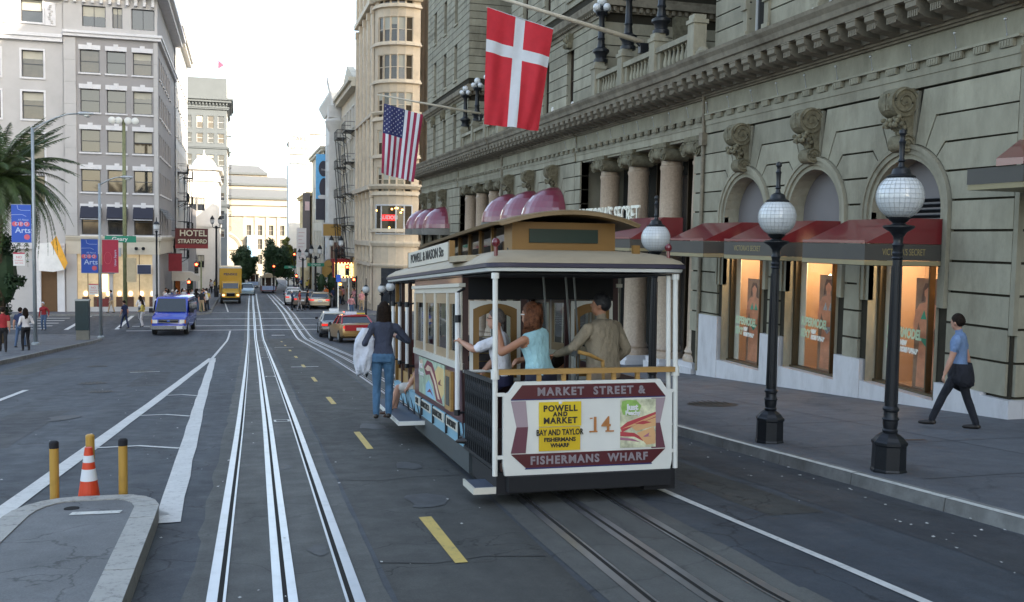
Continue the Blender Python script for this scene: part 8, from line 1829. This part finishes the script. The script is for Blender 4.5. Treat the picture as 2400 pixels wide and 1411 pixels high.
# theatre marquee with lit yellow readerboard
t = thing('theatre_marquee', 'red theatre marquee with a lit yellow letter board on the right', 'marquee', (12.6, 112, -1)); M_YL = mat('reader_yellow', (.75, .65, .2), .5, var=.1, emit=(1, .85, .3), es=.55)
MB().box(11.2, 14.6, 111.9, 113.6, -2.75, -1.05).build('letter_board_case', mat('marquee_red', (.2, .01, .015), .5), t); MB().box(11.35, 14.45, 111.82, 111.9, -2.62, -1.2).build('letter_board', M_YL, t); MB().box(11.0, 13.1, 111.9, 113.4, -1.05, -.62).build('marquee_top', MATS['marquee_red'], t)
for s, z in (('OUR TOWN', -1.6), ('LIVE', -1.95), ('AT 8', -2.3)): wtext('marquee_lettering', s, .32, M_BLK, t, (12.9, 111.8, z))
for k in range(9): MB().ell((11.4+k*.37, 111.8, -1.12), (.07, .05, .07), 7, 5).build('marquee_bulb', mat('marquee_bulb', (1, .7, .3), .5, emit=(1, .5, .15), es=3, var=0), t)
for k in range(9): MB().ell((11.4+k*.37, 111.8, -2.72), (.07, .05, .07), 7, 5).build('marquee_bulb', MATS['marquee_bulb'], t)
MB().box(11.6, 12.6, 111, 112, -3.2, -2.85).build('white_fascia', M_WFR, t)
for (x_, z_, c) in ((13.6, -3.1, (1, .5, .15)), (11.9, -3.5, (1, .3, .05))): MB().ell((x_, 111, z_), (.16, .1, .16), 8, 6).build('warm_lamp', mat('warm_lamp_%d' % int(x_), c, .5, emit=c, es=4, var=0), t)

t.location.x -= .75
# ============================================================ SIGNALS, LAMP POSTS AND SIGNS AT THE CROSSING
M_LR = mat('signal_red', (.6, .02, .02), .4, emit=(1, .06, .02), es=7, var=0); M_LO = mat('signal_off', (.04, .03, .02), .4, var=0)
def signal(label, x, y, zh, pole=True, lit='r', px=None, m=M_IRON):
    z = gz(y)+.14; t = thing('traffic_signal', label, 'traffic signal', (x, y, z), 'traffic signals showing red'); 
    if pole: MB().tube([(px or x, y+.2, z), (px or x, y+.2, zh+.7)], .07, 8).build('pole', m, t)
    MB().box(x-.17, x+.17, y-.12, y+.12, zh-.5, zh+.55).build('housing', M_DARK, t)
    for k, dz in enumerate((.33, 0, -.33)):
        MB().ell((x, y-.13, zh+dz), (.125, .03, .125), 12, 6).build('lens', M_LR if k == 0 else M_LO, t); MB().loft([[(x+.15*math.cos(a), y-.12-d, zh+dz+.15*math.sin(a)) for a in [R(20)+R(140)*i/8 for i in range(9)]] for d in (0, .2)], closed=False, cap=False).build('visor', M_DARK, t)
    return t
signal('higher red traffic signal below the hotel sign at the left kerb', -3.75, 92.6, -1.15, px=-3.35, m=M_GREENP); signal('lower red traffic signal at the left kerb, above the crowd', -4.55, 95.5, -2.9); signal('red traffic signal on a pale pole in front of the theatre marquee', 10.25, 95.5, -1.35, px=10.45, m=M_OFFW); signal('lower red signal beside the pale pole on the right corner', 11.2, 98, -2.7, px=11.5); signal('red signal hanging over the far centre of the street', 5.1, 150, -3.1); signal('amber-topped small signal beyond the ornamental lamp posts', 7.2, 133, -.9); signal('distant red signal left of the parked white cars', 7.7, 137, -4.0)
def twin_post(label, x, y, H):
    z = gz(y)+.14; t = thing('twin_lamp_post', label, 'lamp post', (x, y, z), 'tall dark twin-lantern posts on the right pavement')
    o = MB().lathe((x, y, z), [(.3, 0), (.3, .7), (.2, .9), (.14, 1.2), (.12, H-1.5), (.2, H-1.3), (.1, H-1.1)], 10).build('pole', M_IRON, t)
    for s in (-1, 1): MB().tube([(x, y, z+H-1.5), (x+s*.45, y, z+H-1.3), (x+s*.5, y, z+H-.9)], .05, 6).build('arm', M_IRON, t); MB().lathe((x+s*.5, y, z), [(.1, H-.9), (.25, H-.75), (.28, H-.3), (.2, H-.25)], 8).build('lantern', M_GLOBE, t); MB().lathe((x+s*.5, y, z), [(.3, H-.27), (.2, H-.05), (.03, H+.25)], 8).build('lantern_cap', M_IRON, t)
twin_post('tall dark twin-lantern post in front of the arched gold sign', 9.9, 103, 7.3); twin_post('dark twin-lantern post left of the arched gold sign', 8.9, 118, 6.6); twin_post('farther dark twin-lantern post near the parked white cars', 8.9, 142, 6.5); twin_post('tall dark twin-lantern post behind the yellow truck', -2.9, 134, 10.6)
sg = thing('street_name_sign', 'green street name sign between the twin-lantern posts on the right', 'sign', (9.1, 117.6, -1)); MB().box(7.9, 9.9, 117.5, 117.55, -1.7, -1.3).build('sign_plate', MATS['sign_green'], sg); wtext('sign_lettering', "O'Farrell", .3, M_WHITE, sg, (8.9, 117.48, -1.5)); MB().tube([(8.9, 117.6, -1.5), (8.9, 118, -1.5)], .03, 5).build('bracket', M_GALV, sg)
sg = thing('street_name_sign', 'small far green street name sign above the crowd', 'sign', (7.2, 140, -2.5)); MB().box(6.2, 7.8, 140, 140.05, -2.75, -2.35).build('sign_plate', MATS['sign_green'], sg); wtext('sign_lettering', "Ellis", .28, M_WHITE, sg, (7.0, 139.98, -2.55)); MB().tube([(7.8, 140, -2.5), (7.9, 140, -6.5)], .05, 6).build('pole', M_IRON, sg)
t = thing('pale_pole', 'slim pale pole at the right corner kerb', 'pole', (9.25, 93.5, -5)); MB().tube([(9.2, 93.5, -5.4), (9.2, 93.5, -1.2)], .07, 8).build('pole', M_OFFW, t); MB().box(9.0, 9.45, 93.4, 93.44, -2.4, -1.7).build('blue_sign', M_BBLUE, t)
t = thing('yellow_ramp_pad', 'yellow kerb ramp pad at the right corner beyond the crossing', 'ramp', (10, 88.6, -5)); MB().box(9.9, 11.3, 88.2, 89.2, gz(88.6)+.12, gz(88.6)+.16).build('pad', M_YEL, t)
# unseen block beyond the hotel, added to keep the sun off the street
BK = thing('unseen_shade_block', 'grey stone block added outside the frame on the right to shade the street', 'building', (14, -40, 0)); MB().box(14.2, 45, -120, 11.8, -3, 52).build('wall', M_STONE, BK)
MB().box(12.3, 15.4, 13.5, 14.0, 0, .01).build('core', M_STONE, BK) if False else None
# individual labels for the people of each street group, by clothing and place from left to right
def ordn(i): return ['leftmost', 'second from left', 'third from left', 'fourth from left'][i] if i < 4 else '%dth from left' % (i+1) if (i+1) % 10 not in (1, 2, 3) or 10 < (i+1) < 14 else '%d%s from left' % (i+1, {1: 'st', 2: 'nd', 3: 'rd'}[(i+1) % 10])
for g, where in ((ZL, 'in the crowd left of the yellow truck'), (ZR, 'on the right pavement by the marquee'), ('tiny distant people down the street', 'far down the street')):
    L_ = sorted([o for o in bpy.data.objects if o.get('group') == g and o.parent is None], key=lambda o: o.location.x/o.location.y)
    for i, o in enumerate(L_):
        c = [o.material_slots[k].material.name.replace('cloth_', '').replace('dkblue', 'dark blue') for k in (1, 2)]
        o['label'] = 'person in %s top %s, %s' % (c[0], where, ordn(i))
